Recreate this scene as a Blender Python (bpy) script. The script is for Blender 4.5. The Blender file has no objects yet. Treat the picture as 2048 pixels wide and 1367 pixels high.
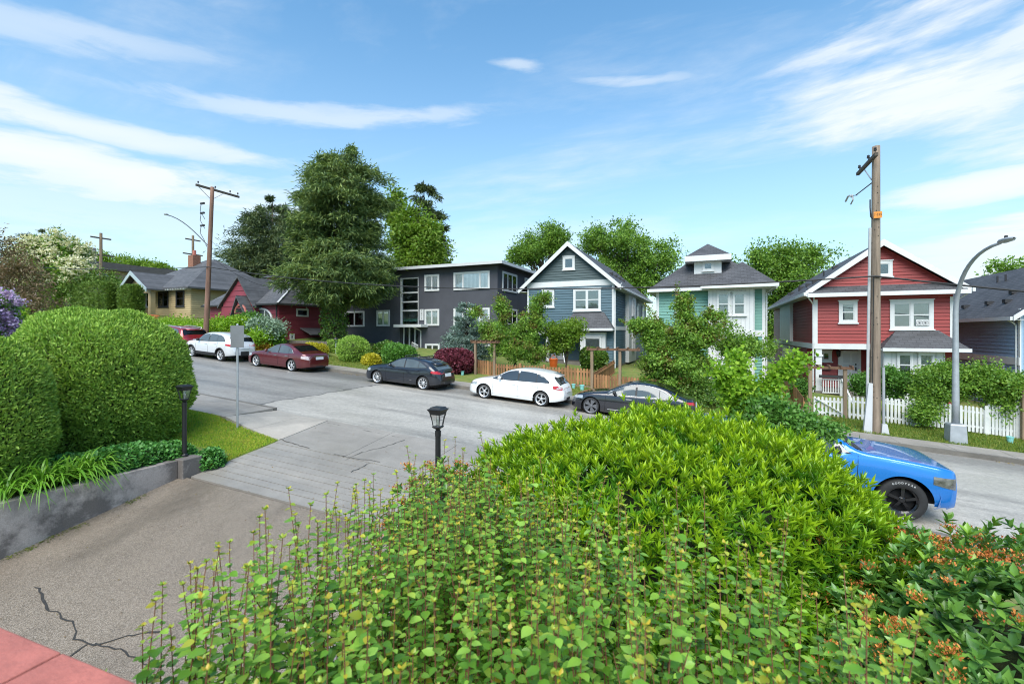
import bpy, bmesh, math, random
import numpy as np
from mathutils import Vector, Matrix

SC = bpy.context.scene
COL = SC.collection
rng = np.random.default_rng(11)
random.seed(5)

# ------------------------------------------------------------------ camera
YAW = math.radians(23.57)
FPX, CX, HY = 910.0, 1024.0, 663.0
cam_d = bpy.data.cameras.new('camera'); cam = bpy.data.objects.new('camera', cam_d); COL.objects.link(cam)
cam.location = (0, 0, 0); cam.rotation_euler = (math.radians(90), 0, YAW)
cam_d.lens = 16.0; cam_d.sensor_width = 36.0; cam_d.shift_y = -0.010
cam_d.clip_start = 0.05; cam_d.clip_end = 3000
cam_d.dof.use_dof = True; cam_d.dof.focus_distance = 11.0; cam_d.dof.aperture_fstop = 3.5
SC.camera = cam

# ------------------------------------------------------------------ light
SUN_EL, SUN_AZ = math.radians(52), math.atan2(0.16, -0.98)     # azimuth measured from +Y towards +X
sun_d = bpy.data.lights.new('sun', 'SUN'); sun_d.energy = 1.4; sun_d.angle = math.radians(50); sun_d.color = (1.0, 0.95, 0.87)
sun = bpy.data.objects.new('sun', sun_d); COL.objects.link(sun)
sdir = Vector((math.sin(SUN_AZ) * math.cos(SUN_EL), math.cos(SUN_AZ) * math.cos(SUN_EL), math.sin(SUN_EL)))
sun.rotation_euler = (-sdir).to_track_quat('-Z', 'Y').to_euler()
SC.view_settings.view_transform = 'Standard'; SC.view_settings.look = 'None'
SC.view_settings.exposure = 1.98; SC.view_settings.gamma = 1.0
SC.view_settings.use_curve_mapping = False
SC.cycles.max_bounces = 6; SC.cycles.diffuse_bounces = 3; SC.cycles.glossy_bounces = 3
SC.cycles.transparent_max_bounces = 8; SC.cycles.transmission_bounces = 3
SC.cycles.use_denoising = True; SC.cycles.filter_width = 1.1

def pix_dir(px, py):
    t = (px - CX) / FPX
    return (math.cos(YAW) * t - math.sin(YAW), math.sin(YAW) * t + math.cos(YAW), -(py - HY) / FPX)
def at(px, py, Y):                       # point on the plane Y = const seen at a pixel
    d = pix_dir(px, py); s = Y / d[1]; return Vector((d[0] * s, Y, d[2] * s))
def atX(px, py, X):
    d = pix_dir(px, py); s = X / d[0]; return Vector((X, d[1] * s, d[2] * s))
def atd(px, py, dep):                    # by depth along the optical axis
    d = pix_dir(px, py); return Vector((d[0] * dep, d[1] * dep, d[2] * dep))
def depth_at(px, Y): return Y / pix_dir(px, 0)[1]

# ------------------------------------------------------------------ world: physical sky with thin high cloud
world = bpy.data.worlds.new('World'); SC.world = world; world.use_nodes = True
nt = world.node_tree; nt.nodes.clear()
def N(tree, typ, **kw):
    n = tree.nodes.new(typ)
    for k, v in kw.items(): setattr(n, k, v)
    return n
def lk(tree, a, b): tree.links.new(a, b)
def mth(tree, op, a, b=None, c=None, clamp=False):
    n = N(tree, 'ShaderNodeMath', operation=op); n.use_clamp = clamp
    for i, v in enumerate((a, b, c)):
        if v is None: continue
        if isinstance(v, (int, float)): n.inputs[i].default_value = v
        else: lk(tree, v, n.inputs[i])
    return n.outputs[0]
out = N(nt, 'ShaderNodeOutputWorld'); bg = N(nt, 'ShaderNodeBackground'); bg.inputs[1].default_value = 0.058
sky = N(nt, 'ShaderNodeTexSky', sky_type='NISHITA'); sky.sun_disc = False
sky.sun_elevation = SUN_EL; sky.sun_rotation = SUN_AZ; sky.altitude = 50; sky.air_density = 1.15; sky.dust_density = 0.5; sky.ozone_density = 1.6
tc = N(nt, 'ShaderNodeTexCoord'); sp = N(nt, 'ShaderNodeSeparateXYZ'); lk(nt, tc.outputs['Generated'], sp.inputs[0])
X_, Y_, Z_ = sp.outputs
az = mth(nt, 'ARCTAN2', X_, Y_); el = mth(nt, 'ARCSINE', Z_)
zz = mth(nt, 'ADD', mth(nt, 'MAXIMUM', Z_, 0.0), 0.10)
cb = N(nt, 'ShaderNodeCombineXYZ'); lk(nt, mth(nt, 'DIVIDE', X_, zz), cb.inputs[0]); lk(nt, mth(nt, 'DIVIDE', Y_, zz), cb.inputs[1])
mp = N(nt, 'ShaderNodeMapping'); mp.inputs['Rotation'].default_value = (0, 0, math.radians(-28)); mp.inputs['Scale'].default_value = (0.42, 1.5, 1)
lk(nt, cb.outputs[0], mp.inputs[0])
no = N(nt, 'ShaderNodeTexNoise'); no.inputs['Scale'].default_value = 1.1; no.inputs['Detail'].default_value = 9; no.inputs['Roughness'].default_value = 0.62; no.inputs['Distortion'].default_value = 0.5
lk(nt, mp.outputs[0], no.inputs['Vector'])
# fine streaks in azimuth / elevation
cb2 = N(nt, 'ShaderNodeCombineXYZ'); lk(nt, mth(nt, 'MULTIPLY', az, 3.2), cb2.inputs[0]); lk(nt, mth(nt, 'MULTIPLY', mth(nt, 'ADD', el, mth(nt, 'MULTIPLY', az, -0.05)), 15.0), cb2.inputs[1])
no2 = N(nt, 'ShaderNodeTexNoise'); no2.inputs['Scale'].default_value = 1.7; no2.inputs['Detail'].default_value = 10; no2.inputs['Roughness'].default_value = 0.62; no2.inputs['Distortion'].default_value = 0.35
lk(nt, cb2.outputs[0], no2.inputs['Vector'])
no3 = N(nt, 'ShaderNodeTexNoise'); no3.inputs['Scale'].default_value = 0.9; no3.inputs['Detail'].default_value = 6; no3.inputs['Roughness'].default_value = 0.55
lk(nt, cb2.outputs[0], no3.inputs['Vector'])
fine = mth(nt, 'MULTIPLY', mth(nt, 'SUBTRACT', no2.outputs[0], 0.30), 2.6, clamp=True)
thin = mth(nt, 'MULTIPLY', mth(nt, 'SUBTRACT', no.outputs[0], 0.47), 2.3, clamp=True)
total = mth(nt, 'MULTIPLY', thin, mth(nt, 'MULTIPLY_ADD', fine, 0.9, 0.0))
def bank(px, py, rx, ry, tilt=0.0, amt=1.0, hard=1.6):     # a cloud bank at a compass bearing and height above the horizon
    global total
    def ae(x, y):
        d = Vector(pix_dir(x, y)).normalized(); return math.atan2(d.x, d.y), math.asin(d.z)
    a0, e0 = ae(px, py); a1, _ = ae(px + rx, py); _, e1 = ae(px, py - ry)
    ra, re = abs(a1 - a0), abs(e1 - e0)
    da = mth(nt, 'MULTIPLY_ADD', mth(nt, 'SUBTRACT', no.outputs[0], 0.5), 1.3 * ra, mth(nt, 'SUBTRACT', az, a0)); de = mth(nt, 'MULTIPLY_ADD', mth(nt, 'SUBTRACT', no3.outputs[0], 0.5), 2.6 * re, mth(nt, 'SUBTRACT', el, e0))
    de2 = mth(nt, 'MULTIPLY_ADD', da, tilt, de)
    q = mth(nt, 'ADD', mth(nt, 'POWER', mth(nt, 'ABSOLUTE', mth(nt, 'DIVIDE', da, ra)), 2.0), mth(nt, 'POWER', mth(nt, 'ABSOLUTE', mth(nt, 'DIVIDE', de2, re)), 2.0))
    m = mth(nt, 'SUBTRACT', 1.0, q, clamp=True)
    m = mth(nt, 'MULTIPLY', mth(nt, 'MULTIPLY', mth(nt, 'SUBTRACT', mth(nt, 'MULTIPLY_ADD', fine, 1.1, m), 0.60, clamp=True), hard * 0.8, clamp=True), mth(nt, 'MULTIPLY', mth(nt, 'POWER', m, 0.75), amt))
    total = mth(nt, 'MAXIMUM', total, m)
bank(130, 335, 640, 80, 0.03, 0.95); bank(100, 235, 620, 40, 0.0, 0.8); bank(650, 225, 420, 34, -0.10, 0.55)
bank(1850, 165, 640, 230, 0.10, 0.95, 1.3); bank(2100, 60, 400, 110, 0.0, 0.8); bank(1960, 368, 400, 42, -0.10, 1.0, 2.2); bank(2150, 445, 640, 75, -0.20, 1.0, 2.0)
bank(1030, 132, 75, 20, 0.1, 0.5); bank(1280, 155, 170, 16, 0.08, 0.45); bank(120, 60, 420, 55, -0.12, 0.45); bank(2000, 520, 620, 70, -0.1, 0.7)
bank(300, 455, 900, 90, 0.0, 0.4); bank(1150, 480, 500, 50, 0.0, 0.3)
# the veil thickens towards the horizon all round
veil = mth(nt, 'MULTIPLY', mth(nt, 'POWER', mth(nt, 'SUBTRACT', 1.0, mth(nt, 'DIVIDE', mth(nt, 'ABSOLUTE', el), 0.72), clamp=True), 1.9), 0.70)
total = mth(nt, 'MINIMUM', total, 0.95)
hz = N(nt, 'ShaderNodeMix', data_type='RGBA'); lk(nt, veil, hz.inputs[0]); hz.inputs[7].default_value = (3.45, 3.75, 3.95, 1)
mixc = N(nt, 'ShaderNodeMix', data_type='RGBA'); lk(nt, total, mixc.inputs[0])
tintn = N(nt, 'ShaderNodeMix', data_type='RGBA', blend_type='MULTIPLY'); tintn.inputs[0].default_value = 1.0; tintn.inputs[7].default_value = (0.66, 1.02, 1.10, 1)
lk(nt, sky.outputs[0], tintn.inputs[6]); lk(nt, tintn.outputs[2], hz.inputs[6]); lk(nt, hz.outputs[2], mixc.inputs[6]); mixc.inputs[7].default_value = (4.3, 4.55, 4.75, 1)
lk(nt, mixc.outputs[2], bg.inputs[0]); lk(nt, bg.outputs[0], out.inputs[0])

# ------------------------------------------------------------------ object helpers
def tag(o, label=None, cat=None, group=None, kind=None):
    if label: o['label'] = label
    if cat: o['category'] = cat
    if group: o['group'] = group
    if kind: o['kind'] = kind
    return o
ORG = {}
def empty(name, loc, label, cat, group=None):
    o = bpy.data.objects.new(name, None); COL.objects.link(o); o.location = loc; o.empty_display_size = 0.2
    ORG[o.name] = Vector(loc); tag(o, label, cat, group); return o
def org(o): return ORG.get(o.name, Vector((0, 0, 0))) if o is not None else Vector((0, 0, 0))
def raw_mesh(name, V, F):
    """V (n,3) array, F (m,k) array or list of tuples"""
    me = bpy.data.meshes.new(name)
    if isinstance(F, np.ndarray):
        V = np.asarray(V, dtype=np.float32); m, k = F.shape
        me.vertices.add(len(V)); me.vertices.foreach_set('co', V.ravel())
        me.loops.add(m * k); me.loops.foreach_set('vertex_index', F.astype(np.int32).ravel())
        me.polygons.add(m); me.polygons.foreach_set('loop_start', np.arange(0, m * k, k, dtype=np.int32))
        me.polygons.foreach_set('loop_total', np.full(m, k, dtype=np.int32))
        me.update(calc_edges=True)
    else:
        me.from_pydata([tuple(v) for v in V], [], F); me.update()
    return me
def put(name, me, mat, parent=None, loc=None):
    o = bpy.data.objects.new(name, me)
    if mat is not None and not me.materials: me.materials.append(mat)
    COL.objects.link(o)
    if parent is not None: o.parent = parent
    if loc is not None: o.location = loc
    ORG[o.name] = (org(parent) + Vector(loc)) if loc is not None else org(parent)
    return o
class MB:
    """collects shapes in world coordinates; build() makes ONE mesh object under a parent"""
    def __init__(s): s.V = []; s.F = []
    def add(s, V, F):
        b = len(s.V); s.V += [tuple(v) for v in V]; s.F += [tuple(i + b for i in f) for f in F]; return s
    def box(s, x0, x1, y0, y1, z0, z1):
        return s.add([(x0,y0,z0),(x1,y0,z0),(x1,y1,z0),(x0,y1,z0),(x0,y0,z1),(x1,y0,z1),(x1,y1,z1),(x0,y1,z1)],
                     [(0,3,2,1),(4,5,6,7),(0,1,5,4),(1,2,6,5),(2,3,7,6),(3,0,4,7)])
    def prism(s, poly, off):
        """polygon (list of 3-D points, one plane) extruded by a vector"""
        n = len(poly); P = [Vector(p) for p in poly]; Q = [p + Vector(off) for p in P]
        F = [tuple(range(n)), tuple(range(2 * n - 1, n - 1, -1))] + [(i, i + n, (i + 1) % n + n, (i + 1) % n) for i in range(n)]
        return s.add(P + Q, F)
    def bar(s, a, b, w, h=None, up=(0, 0, 1)):
        a, b = Vector(a), Vector(b); h = h or w; d = (b - a).normalized(); u = Vector(up)
        if abs(d.dot(u)) > 0.98: u = Vector((1, 0, 0))
        r = d.cross(u).normalized() * (w / 2); v = r.cross(d).normalized() * (h / 2)
        return s.prism([a - r - v, a + r - v, a + r + v, a - r + v], b - a)
    def tube(s, pts, rad, n=8, cap=True):
        pts = [Vector(p) for p in pts]; m = len(pts); R = rad if isinstance(rad, (list, tuple)) else [rad] * m
        b = len(s.V); prev = None
        for i, p in enumerate(pts):
            d = (pts[min(i + 1, m - 1)] - pts[max(i - 1, 0)]).normalized()
            u = prev if prev is not None else (Vector((0, 0, 1)) if abs(d.z) < 0.9 else Vector((1, 0, 0)))
            r = d.cross(u).normalized(); v = r.cross(d).normalized(); prev = v
            for k in range(n):
                a = 2 * math.pi * k / n; s.V.append(tuple(p + (r * math.cos(a) + v * math.sin(a)) * R[i]))
        for i in range(m - 1):
            for k in range(n):
                s.F.append((b + i*n + k, b + i*n + (k+1) % n, b + (i+1)*n + (k+1) % n, b + (i+1)*n + k))
        if cap:
            s.F.append(tuple(b + k for k in range(n - 1, -1, -1))); s.F.append(tuple(b + (m-1)*n + k for k in range(n)))
        return s
    def lathe(s, c, prof, n=16, sq=False):
        """profile of (radius, z) turned about a vertical axis at c; sq -> square section"""
        b = len(s.V); c = Vector(c)
        if sq: n = 4
        for r, z in prof:
            for k in range(n):
                a = 2 * math.pi * (k + (0.5 if sq else 0)) / n; rr = r * (math.sqrt(2) if sq else 1)
                s.V.append((c.x + rr * math.cos(a), c.y + rr * math.sin(a), c.z + z))
        m = len(prof)
        for i in range(m - 1):
            for k in range(n): s.F.append((b + i*n + k, b + i*n + (k+1) % n, b + (i+1)*n + (k+1) % n, b + (i+1)*n + k))
        s.F.append(tuple(b + k for k in range(n - 1, -1, -1))); s.F.append(tuple(b + (m-1)*n + k for k in range(n)))
        return s
    def grid(s, fn, us, vs):
        b = len(s.V); nu, nv = len(us), len(vs)
        for u in us:
            for v in vs: s.V.append(tuple(fn(u, v)))
        for i in range(nu - 1):
            for j in range(nv - 1): s.F.append((b + i*nv + j, b + (i+1)*nv + j, b + (i+1)*nv + j + 1, b + i*nv + j + 1))
        return s
    def build(s, name, mat, parent=None, smooth=False, bevel=0):
        o_ = org(parent); V = [(v[0] - o_.x, v[1] - o_.y, v[2] - o_.z) for v in s.V]
        me = raw_mesh(name, V, s.F)
        if smooth: me.polygons.foreach_set('use_smooth', [True] * len(me.polygons))
        o = put(name, me, mat, parent); ORG[o.name] = o_
        if bevel:
            md = o.modifiers.new('bevel', 'BEVEL'); md.width = bevel; md.segments = 2; md.limit_method = 'ANGLE'
        return o
def top(o, label, cat, group=None): return tag(o, label, cat, group)
def struct(o): o['kind'] = 'structure'; return o

# ------------------------------------------------------------------ materials
def newmat(name):
    m = bpy.data.materials.new(name); m.use_nodes = True
    return m, m.node_tree, m.node_tree.nodes['Principled BSDF']
def noise(t, scale, detail=4, rough=0.55, vec=None, obj=True, dist=0):
    n = N(t, 'ShaderNodeTexNoise'); n.inputs['Scale'].default_value = scale; n.inputs['Detail'].default_value = detail; n.inputs['Roughness'].default_value = rough; n.inputs['Distortion'].default_value = dist
    if vec is None:
        g = N(t, 'ShaderNodeNewGeometry'); vec = g.outputs['Position']
    lk(t, vec, n.inputs['Vector']); return n.outputs[0]
def posn(t, sx=1, sy=1, sz=1):
    g = N(t, 'ShaderNodeNewGeometry'); m = N(t, 'ShaderNodeMapping'); m.inputs['Scale'].default_value = (sx, sy, sz)
    lk(t, g.outputs['Position'], m.inputs[0]); return m.outputs[0]
def ramp(t, f, stops):
    r = N(t, 'ShaderNodeValToRGB'); lk(t, f, r.inputs[0])
    while len(r.color_ramp.elements) < len(stops): r.color_ramp.elements.new(0.5)
    for e, (p, c) in zip(r.color_ramp.elements, stops): e.position = p; e.color = (*c, 1)
    return r.outputs[0]
def mixcol(t, f, a, b, mode='MIX'):
    n = N(t, 'ShaderNodeMix', data_type='RGBA', blend_type=mode)
    for i, v in ((0, f), (6, a), (7, b)):
        if isinstance(v, (int, float)): n.inputs[i].default_value = v
        elif isinstance(v, tuple): n.inputs[i].default_value = (*v, 1)
        else: lk(t, v, n.inputs[i])
    return n.outputs[2]
def bump(t, b, h, strength=0.3, dist=0.02):
    n = N(t, 'ShaderNodeBump'); n.inputs['Strength'].default_value = strength; n.inputs['Distance'].default_value = dist
    lk(t, h, n.inputs['Height']); lk(t, n.outputs[0], b.inputs['Normal'])
def sc_(c, k): return tuple(min(1, x * k) for x in c)
def pmat(name, c, rough=0.6, var=0.15, scale=3.0, bmp=0.0, bscale=40, bdist=0.01, metal=0.0, coat=0.0, stretch=(1, 1, 1), spec=0.5, dirt=0.0, island=0.0):
    m, t, b = newmat(name)
    f = noise(t, scale, 5, 0.6, posn(t, *stretch))
    col = ramp(t, f, [(0.3, sc_(c, 1 - var)), (0.7, sc_(c, 1 + var))])
    if dirt:
        col = mixcol(t, mth(t, 'MULTIPLY', mth(t, 'SUBTRACT', noise(t, scale * 0.37, 6, 0.7, posn(t, 1, 1, 0.45)), 0.48, clamp=True), dirt * 4, clamp=True), col, sc_(c, 0.55))
    if island:
        g = N(t, 'ShaderNodeObjectInfo'); col = mixcol(t, 1.0, col, ramp(t, g.outputs['Random'], [(0, (1 - island,) * 3), (1, (1 + island,) * 3)]), 'MULTIPLY')
    lk(t, col, b.inputs['Base Color']); b.inputs['Roughness'].default_value = rough; b.inputs['Metallic'].default_value = metal
    b.inputs['Specular IOR Level'].default_value = spec; b.inputs['Coat Weight'].default_value = coat; b.inputs['Coat Roughness'].default_value = 0.04
    if bmp: bump(t, b, noise(t, bscale, 4, 0.6, posn(t, *stretch)), bmp, bdist)
    return m
def leafmat(name, cols, trans=0.3, rough=0.5, big=0.6, tip=None, spec=0.35, gain=1.45):
    """cols: dark, mid, light leaf colours; picked leaf by leaf; 'tint' point attribute pushes to tip colour"""
    m, t, b = newmat(name); cols = [sc_(c, gain) for c in cols]
    g = N(t, 'ShaderNodeNewGeometry')
    f = mth(t, 'ADD', mth(t, 'MULTIPLY', g.outputs['Random Per Island'], 0.6), mth(t, 'MULTIPLY', noise(t, big, 3), 0.5), clamp=True)
    n = len(cols); col = ramp(t, f, [(0.15 + 0.75 * i / max(1, n - 1), c) for i, c in enumerate(cols)])
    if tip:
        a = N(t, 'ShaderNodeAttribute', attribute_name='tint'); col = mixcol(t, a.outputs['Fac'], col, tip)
    lk(t, col, b.inputs['Base Color']); b.inputs['Roughness'].default_value = rough; b.inputs['Specular IOR Level'].default_value = spec
    tr = N(t, 'ShaderNodeBsdfTranslucent'); lk(t, mixcol(t, 1.0, col, (1.0, 1.0, 0.55), 'MULTIPLY'), tr.inputs[0])
    mx = N(t, 'ShaderNodeMixShader'); mx.inputs[0].default_value = trans
    lk(t, b.outputs[0], mx.inputs[1]); lk(t, tr.outputs[0], mx.inputs[2]); lk(t, mx.outputs[0], t.nodes['Material Output'].inputs[0])
    return m
M = {}
M['white'] = pmat('white_paint', (0.62, 0.62, 0.615), 0.5, 0.05, 2, dirt=0.12)
M['trim'] = pmat('trim_paint', (0.52, 0.525, 0.53), 0.5, 0.05, 2, dirt=0.12)
M['wood_post'] = pmat('weathered_post', (0.24, 0.17, 0.11), 0.85, 0.3, 6, 0.5, 30, stretch=(1, 1, 0.12))
M['cedar'] = pmat('cedar_fence', (0.30, 0.145, 0.062), 0.8, 0.35, 5, 0.3, 40, stretch=(1, 1, 0.15), island=0.25, dirt=0.5)
M['picket'] = pmat('white_picket', (0.64, 0.64, 0.62), 0.55, 0.06, 4, island=0.06, dirt=0.3)
M['pole'] = pmat('pole_timber', (0.23, 0.175, 0.13), 0.9, 0.4, 9, 0.9, 55, 0.02, stretch=(1, 1, 0.06), dirt=0.35)
M['pole_red'] = pmat('reddish_pole_timber', (0.19, 0.105, 0.075), 0.9, 0.4, 9, 0.9, 55, 0.02, stretch=(1, 1, 0.06), dirt=0.3)
M['dark_timber'] = pmat('dark_timber', (0.09, 0.075, 0.06), 0.9, 0.3, 9, 0.4, 40)
M['galv'] = pmat('galvanised_steel', (0.36, 0.38, 0.40), 0.5, 0.12, 4, 0.1, 60, metal=0.35)
M['conduit'] = pmat('grey_conduit', (0.42, 0.42, 0.42), 0.5, 0.1, 4)
M['black'] = pmat('black_metal', (0.012, 0.012, 0.013), 0.45, 0.2, 6, 0.1, 80)
M['wire'] = pmat('black_cable', (0.012, 0.012, 0.012), 0.6, 0.1, 6)
M['dark'] = pmat('dark_void', (0.008, 0.008, 0.009), 0.9, 0.1, 3)
M['rubber'] = pmat('tyre_rubber', (0.016, 0.016, 0.017), 0.75, 0.2, 20, 0.2, 90)
M['chrome'] = pmat('chrome', (0.62, 0.63, 0.64), 0.18, 0.05, 4, metal=1.0)
M['alloy'] = pmat('silver_alloy', (0.66, 0.66, 0.67), 0.35, 0.08, 6, metal=0.75)
M['alloy_dark'] = pmat('black_alloy', (0.012, 0.012, 0.014), 0.25, 0.1, 6, metal=0.5, coat=0.5)
M['alloy_grey'] = pmat('grey_aero_cover', (0.14, 0.14, 0.15), 0.45, 0.1, 6, metal=0.4)
M['plastic'] = pmat('dark_plastic', (0.022, 0.022, 0.024), 0.6, 0.15, 8)
M['bark'] = pmat('bark', (0.085, 0.062, 0.045), 0.95, 0.4, 8, 0.9, 25, 0.03, stretch=(1, 1, 0.25))
M['soil'] = pmat('soil', (0.055, 0.038, 0.026), 0.95, 0.4, 8, 0.8, 60, 0.03)
M['plate'] = pmat('number_plate', (0.62, 0.64, 0.66), 0.4, 0.12, 60)
M['orange'] = pmat('orange_plastic', (0.75, 0.14, 0.02), 0.5, 0.1, 6)
M['turq'] = pmat('turquoise_glaze', (0.24, 0.55, 0.52), 0.25, 0.12, 9)
def glassmat(name, tintc=(0.55, 0.6, 0.62), rough=0.03, alpha=0.55):
    m, t, b = newmat(name); t.nodes.remove(b)
    gl = N(t, 'ShaderNodeBsdfGlossy'); gl.inputs['Roughness'].default_value = rough; gl.inputs['Color'].default_value = (0.9, 0.95, 1, 1)
    tr = N(t, 'ShaderNodeBsdfTransparent'); tr.inputs[0].default_value = (*tintc, 1)
    fr = N(t, 'ShaderNodeFresnel'); fr.inputs[0].default_value = 1.5
    mx = N(t, 'ShaderNodeMixShader'); lk(t, mth(t, 'MULTIPLY_ADD', fr.outputs[0], 1.0, alpha, clamp=True), mx.inputs[0])
    lk(t, tr.outputs[0], mx.inputs[1]); lk(t, gl.outputs[0], mx.inputs[2]); lk(t, mx.outputs[0], t.nodes['Material Output'].inputs[0])
    bn = N(t, 'ShaderNodeBump'); bn.inputs['Strength'].default_value = 0.03; lk(t, noise(t, 2.5, 2), bn.inputs['Height']); lk(t, bn.outputs[0], gl.inputs['Normal'])
    return m
M['pane'] = glassmat('window_glass', (0.95, 0.97, 0.97), 0.02, 0.06)
M['lens'] = glassmat('lamp_glass', (0.9, 0.92, 0.9), 0.05, 0.06)
M['autoglass'] = pmat('car_glass', (0.03, 0.035, 0.04), 0.04, 0.1, 2, coat=0.3, spec=0.9)
M['autoglass_light'] = pmat('car_glass_reflecting', (0.075, 0.09, 0.095), 0.06, 0.2, 1.5, coat=0.2, spec=0.6)
M['autoglass_black'] = pmat('dark_car_glass', (0.006, 0.006, 0.008), 0.05, 0.1, 2, spec=0.6)
M['tail'] = pmat('tail_lamp_red', (0.42, 0.012, 0.015), 0.12, 0.15, 20, coat=0.8)
M['tail_clear'] = pmat('tail_lamp_clear', (0.5, 0.42, 0.42), 0.15, 0.15, 20, coat=0.8)
M['head'] = pmat('head_lamp', (0.42, 0.44, 0.45), 0.1, 0.3, 25, coat=1.0, metal=0.3)
def blindmat():
    m, t, b = newmat('window_blind')
    w = N(t, 'ShaderNodeTexWave', bands_direction='Z'); w.inputs['Scale'].default_value = 6.0; g = N(t, 'ShaderNodeNewGeometry'); lk(t, g.outputs['Position'], w.inputs[0])
    lk(t, ramp(t, w.outputs[0], [(0.2, (0.14, 0.155, 0.155)), (0.7, (0.27, 0.29, 0.285))]), b.inputs['Base Color']); b.inputs['Roughness'].default_value = 0.7
    return m
M['blind'] = blindmat()
def curtainmat():
    m, t, b = newmat('white_curtain')
    w = N(t, 'ShaderNodeTexWave', bands_direction='X'); w.inputs['Scale'].default_value = 2.6; w.inputs['Distortion'].default_value = 1.5; g = N(t, 'ShaderNodeNewGeometry'); lk(t, g.outputs['Position'], w.inputs[0])
    lk(t, ramp(t, w.outputs[0], [(0.1, (0.42, 0.43, 0.43)), (0.7, (0.68, 0.68, 0.67))]), b.inputs['Base Color']); b.inputs['Roughness'].default_value = 0.8
    return m
M['curtain'] = curtainmat()
M['room_dark'] = pmat('painted_room_dark', (0.03, 0.034, 0.036), 0.7, 0.5, 3)  # darkness of an unlit room, painted on a flat panel
def shinglemat(name, c, axis='Y'):
    m, t, b = newmat(name)
    g = N(t, 'ShaderNodeNewGeometry'); s = N(t, 'ShaderNodeSeparateXYZ'); lk(t, g.outputs['Position'], s.inputs[0])
    cbn = N(t, 'ShaderNodeCombineXYZ'); lk(t, s.outputs[0 if axis == 'X' else 1], cbn.inputs[0]); lk(t, s.outputs[2], cbn.inputs[1])
    br = N(t, 'ShaderNodeTexBrick'); br.inputs['Scale'].default_value = 1.0; br.inputs['Brick Width'].default_value = 0.33; br.inputs['Row Height'].default_value = 0.105; br.inputs['Mortar Size'].default_value = 0.012
    br.inputs['Color1'].default_value = (*sc_(c, 0.75), 1); br.inputs['Color2'].default_value = (*sc_(c, 1.25), 1); br.inputs['Mortar'].default_value = (*sc_(c, 0.4), 1)
    lk(t, cbn.outputs[0], br.inputs['Vector'])
    col = mixcol(t, mth(t, 'MULTIPLY', mth(t, 'SUBTRACT', noise(t, 0.9, 6, 0.7), 0.45, clamp=True), 1.6, clamp=True), br.outputs[0], sc_(c, 1.7))
    lk(t, col, b.inputs['Base Color']); b.inputs['Roughness'].default_value = 0.7
    bump(t, b, br.outputs[0], 0.6, 0.02); return m
M['roofY'] = shinglemat('charcoal_shingle_side', (0.062, 0.062, 0.068), 'Y')
M['roofX'] = shinglemat('charcoal_shingle_front', (0.062, 0.062, 0.068), 'X')
M['roof_old'] = shinglemat('worn_grey_shingle', (0.085, 0.085, 0.09), 'X')
M['roof_brown'] = pmat('brown_metal_roof', (0.10, 0.085, 0.085), 0.6, 0.15, 2, stretch=(4, 1, 1))
def siding(name, c): return pmat(name, c, 0.55, 0.09, 1.3, 0.15, 60, 0.004, island=0.07, dirt=0.10, stretch=(0.5, 0.5, 2))
M['teal'] = siding('slate_blue_siding', (0.062, 0.118, 0.150)); M['teal2'] = siding('dark_green_gable_siding', (0.052, 0.082, 0.085))
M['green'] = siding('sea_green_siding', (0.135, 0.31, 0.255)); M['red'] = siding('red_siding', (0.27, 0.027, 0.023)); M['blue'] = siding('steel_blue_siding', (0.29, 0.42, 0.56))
M['wine'] = siding('burgundy_siding', (0.215, 0.033, 0.050)); M['tan'] = siding('tan_siding', (0.43, 0.33, 0.18))
M['stucco'] = pmat('charcoal_stucco', (0.064, 0.066, 0.080), 0.9, 0.12, 1.0, 0.5, 45, 0.01, dirt=0.2)
# ================================================================== terrain
Y_NEAR, Y_FAR, Y_WALK, Y_FENCE = 10.9, 19.6, 20.95, 23.2
DX0, DX1 = -11.1, -4.6                                     # driveway left / right edge
def R(X):                                                  # road level: falls 6.7 % to the right
    if X < -80: return R(-80) + (-80 - X) * 0.01
    if X < -27: return R(-27) + (-27 - X) * 0.088
    if X > 40: return R(40) - (X - 40) * 0.01
    return -2.97 - 0.067 * (X + 9.17)
def lerp(a, b, t): t = max(0.0, min(1.0, t)); return a + (b - a) * t
def zD(X, Y):
    zA = -3.37 - 0.038 * (X + 11.1)
    if Y >= 6.7: return lerp(zA, R(X) + 0.03, (Y - 6.7) / (Y_NEAR - 6.7))
    return zA - 0.197 * (6.7 - Y)
def zL(X, Y):
    z = lerp(-3.06 - 0.075 * (X + 11.3), R(X) + 0.13, (Y - 6.6) / 2.5)
    if Y > 6.9: z = lerp(z, lerp(zD(DX0, Y) + 0.03, z, (DX0 - X) / 2.6), (Y - 6.9) / 0.4)      # the lawn falls to the driveway edge
    return z
def zR(X, Y): return lerp(-2.95 - 0.05 * (X + 4.5), R(X) + 0.13, (Y - 6.6) / 2.5)
def zF(X, Y):                                              # far side behind the walk
    h = 0.15 + 0.17 * max(0, min(1, (Y - Y_WALK) / (Y_FENCE - Y_WALK))) + 0.45 * max(0, min(1, (Y - Y_FENCE) / 6.8))
    h += 0.9 * max(0, min(1, (-30 - X) / 10)) * max(0, min(1, (Y - 22) / 3))
    return R(X) + h
def zG(X, Y):
    if Y >= Y_WALK: return zF(X, Y)
    if Y > Y_NEAR - 1.8: return R(X) - 0.25
    if X < DX0 - 0.25 or (X < DX0 and Y > 7.0): return zL(X, Y)
    if X < (DX1 if Y > 6.6 else -3.3): return zD(X, Y) - 0.12
    return zR(X, Y)

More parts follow.
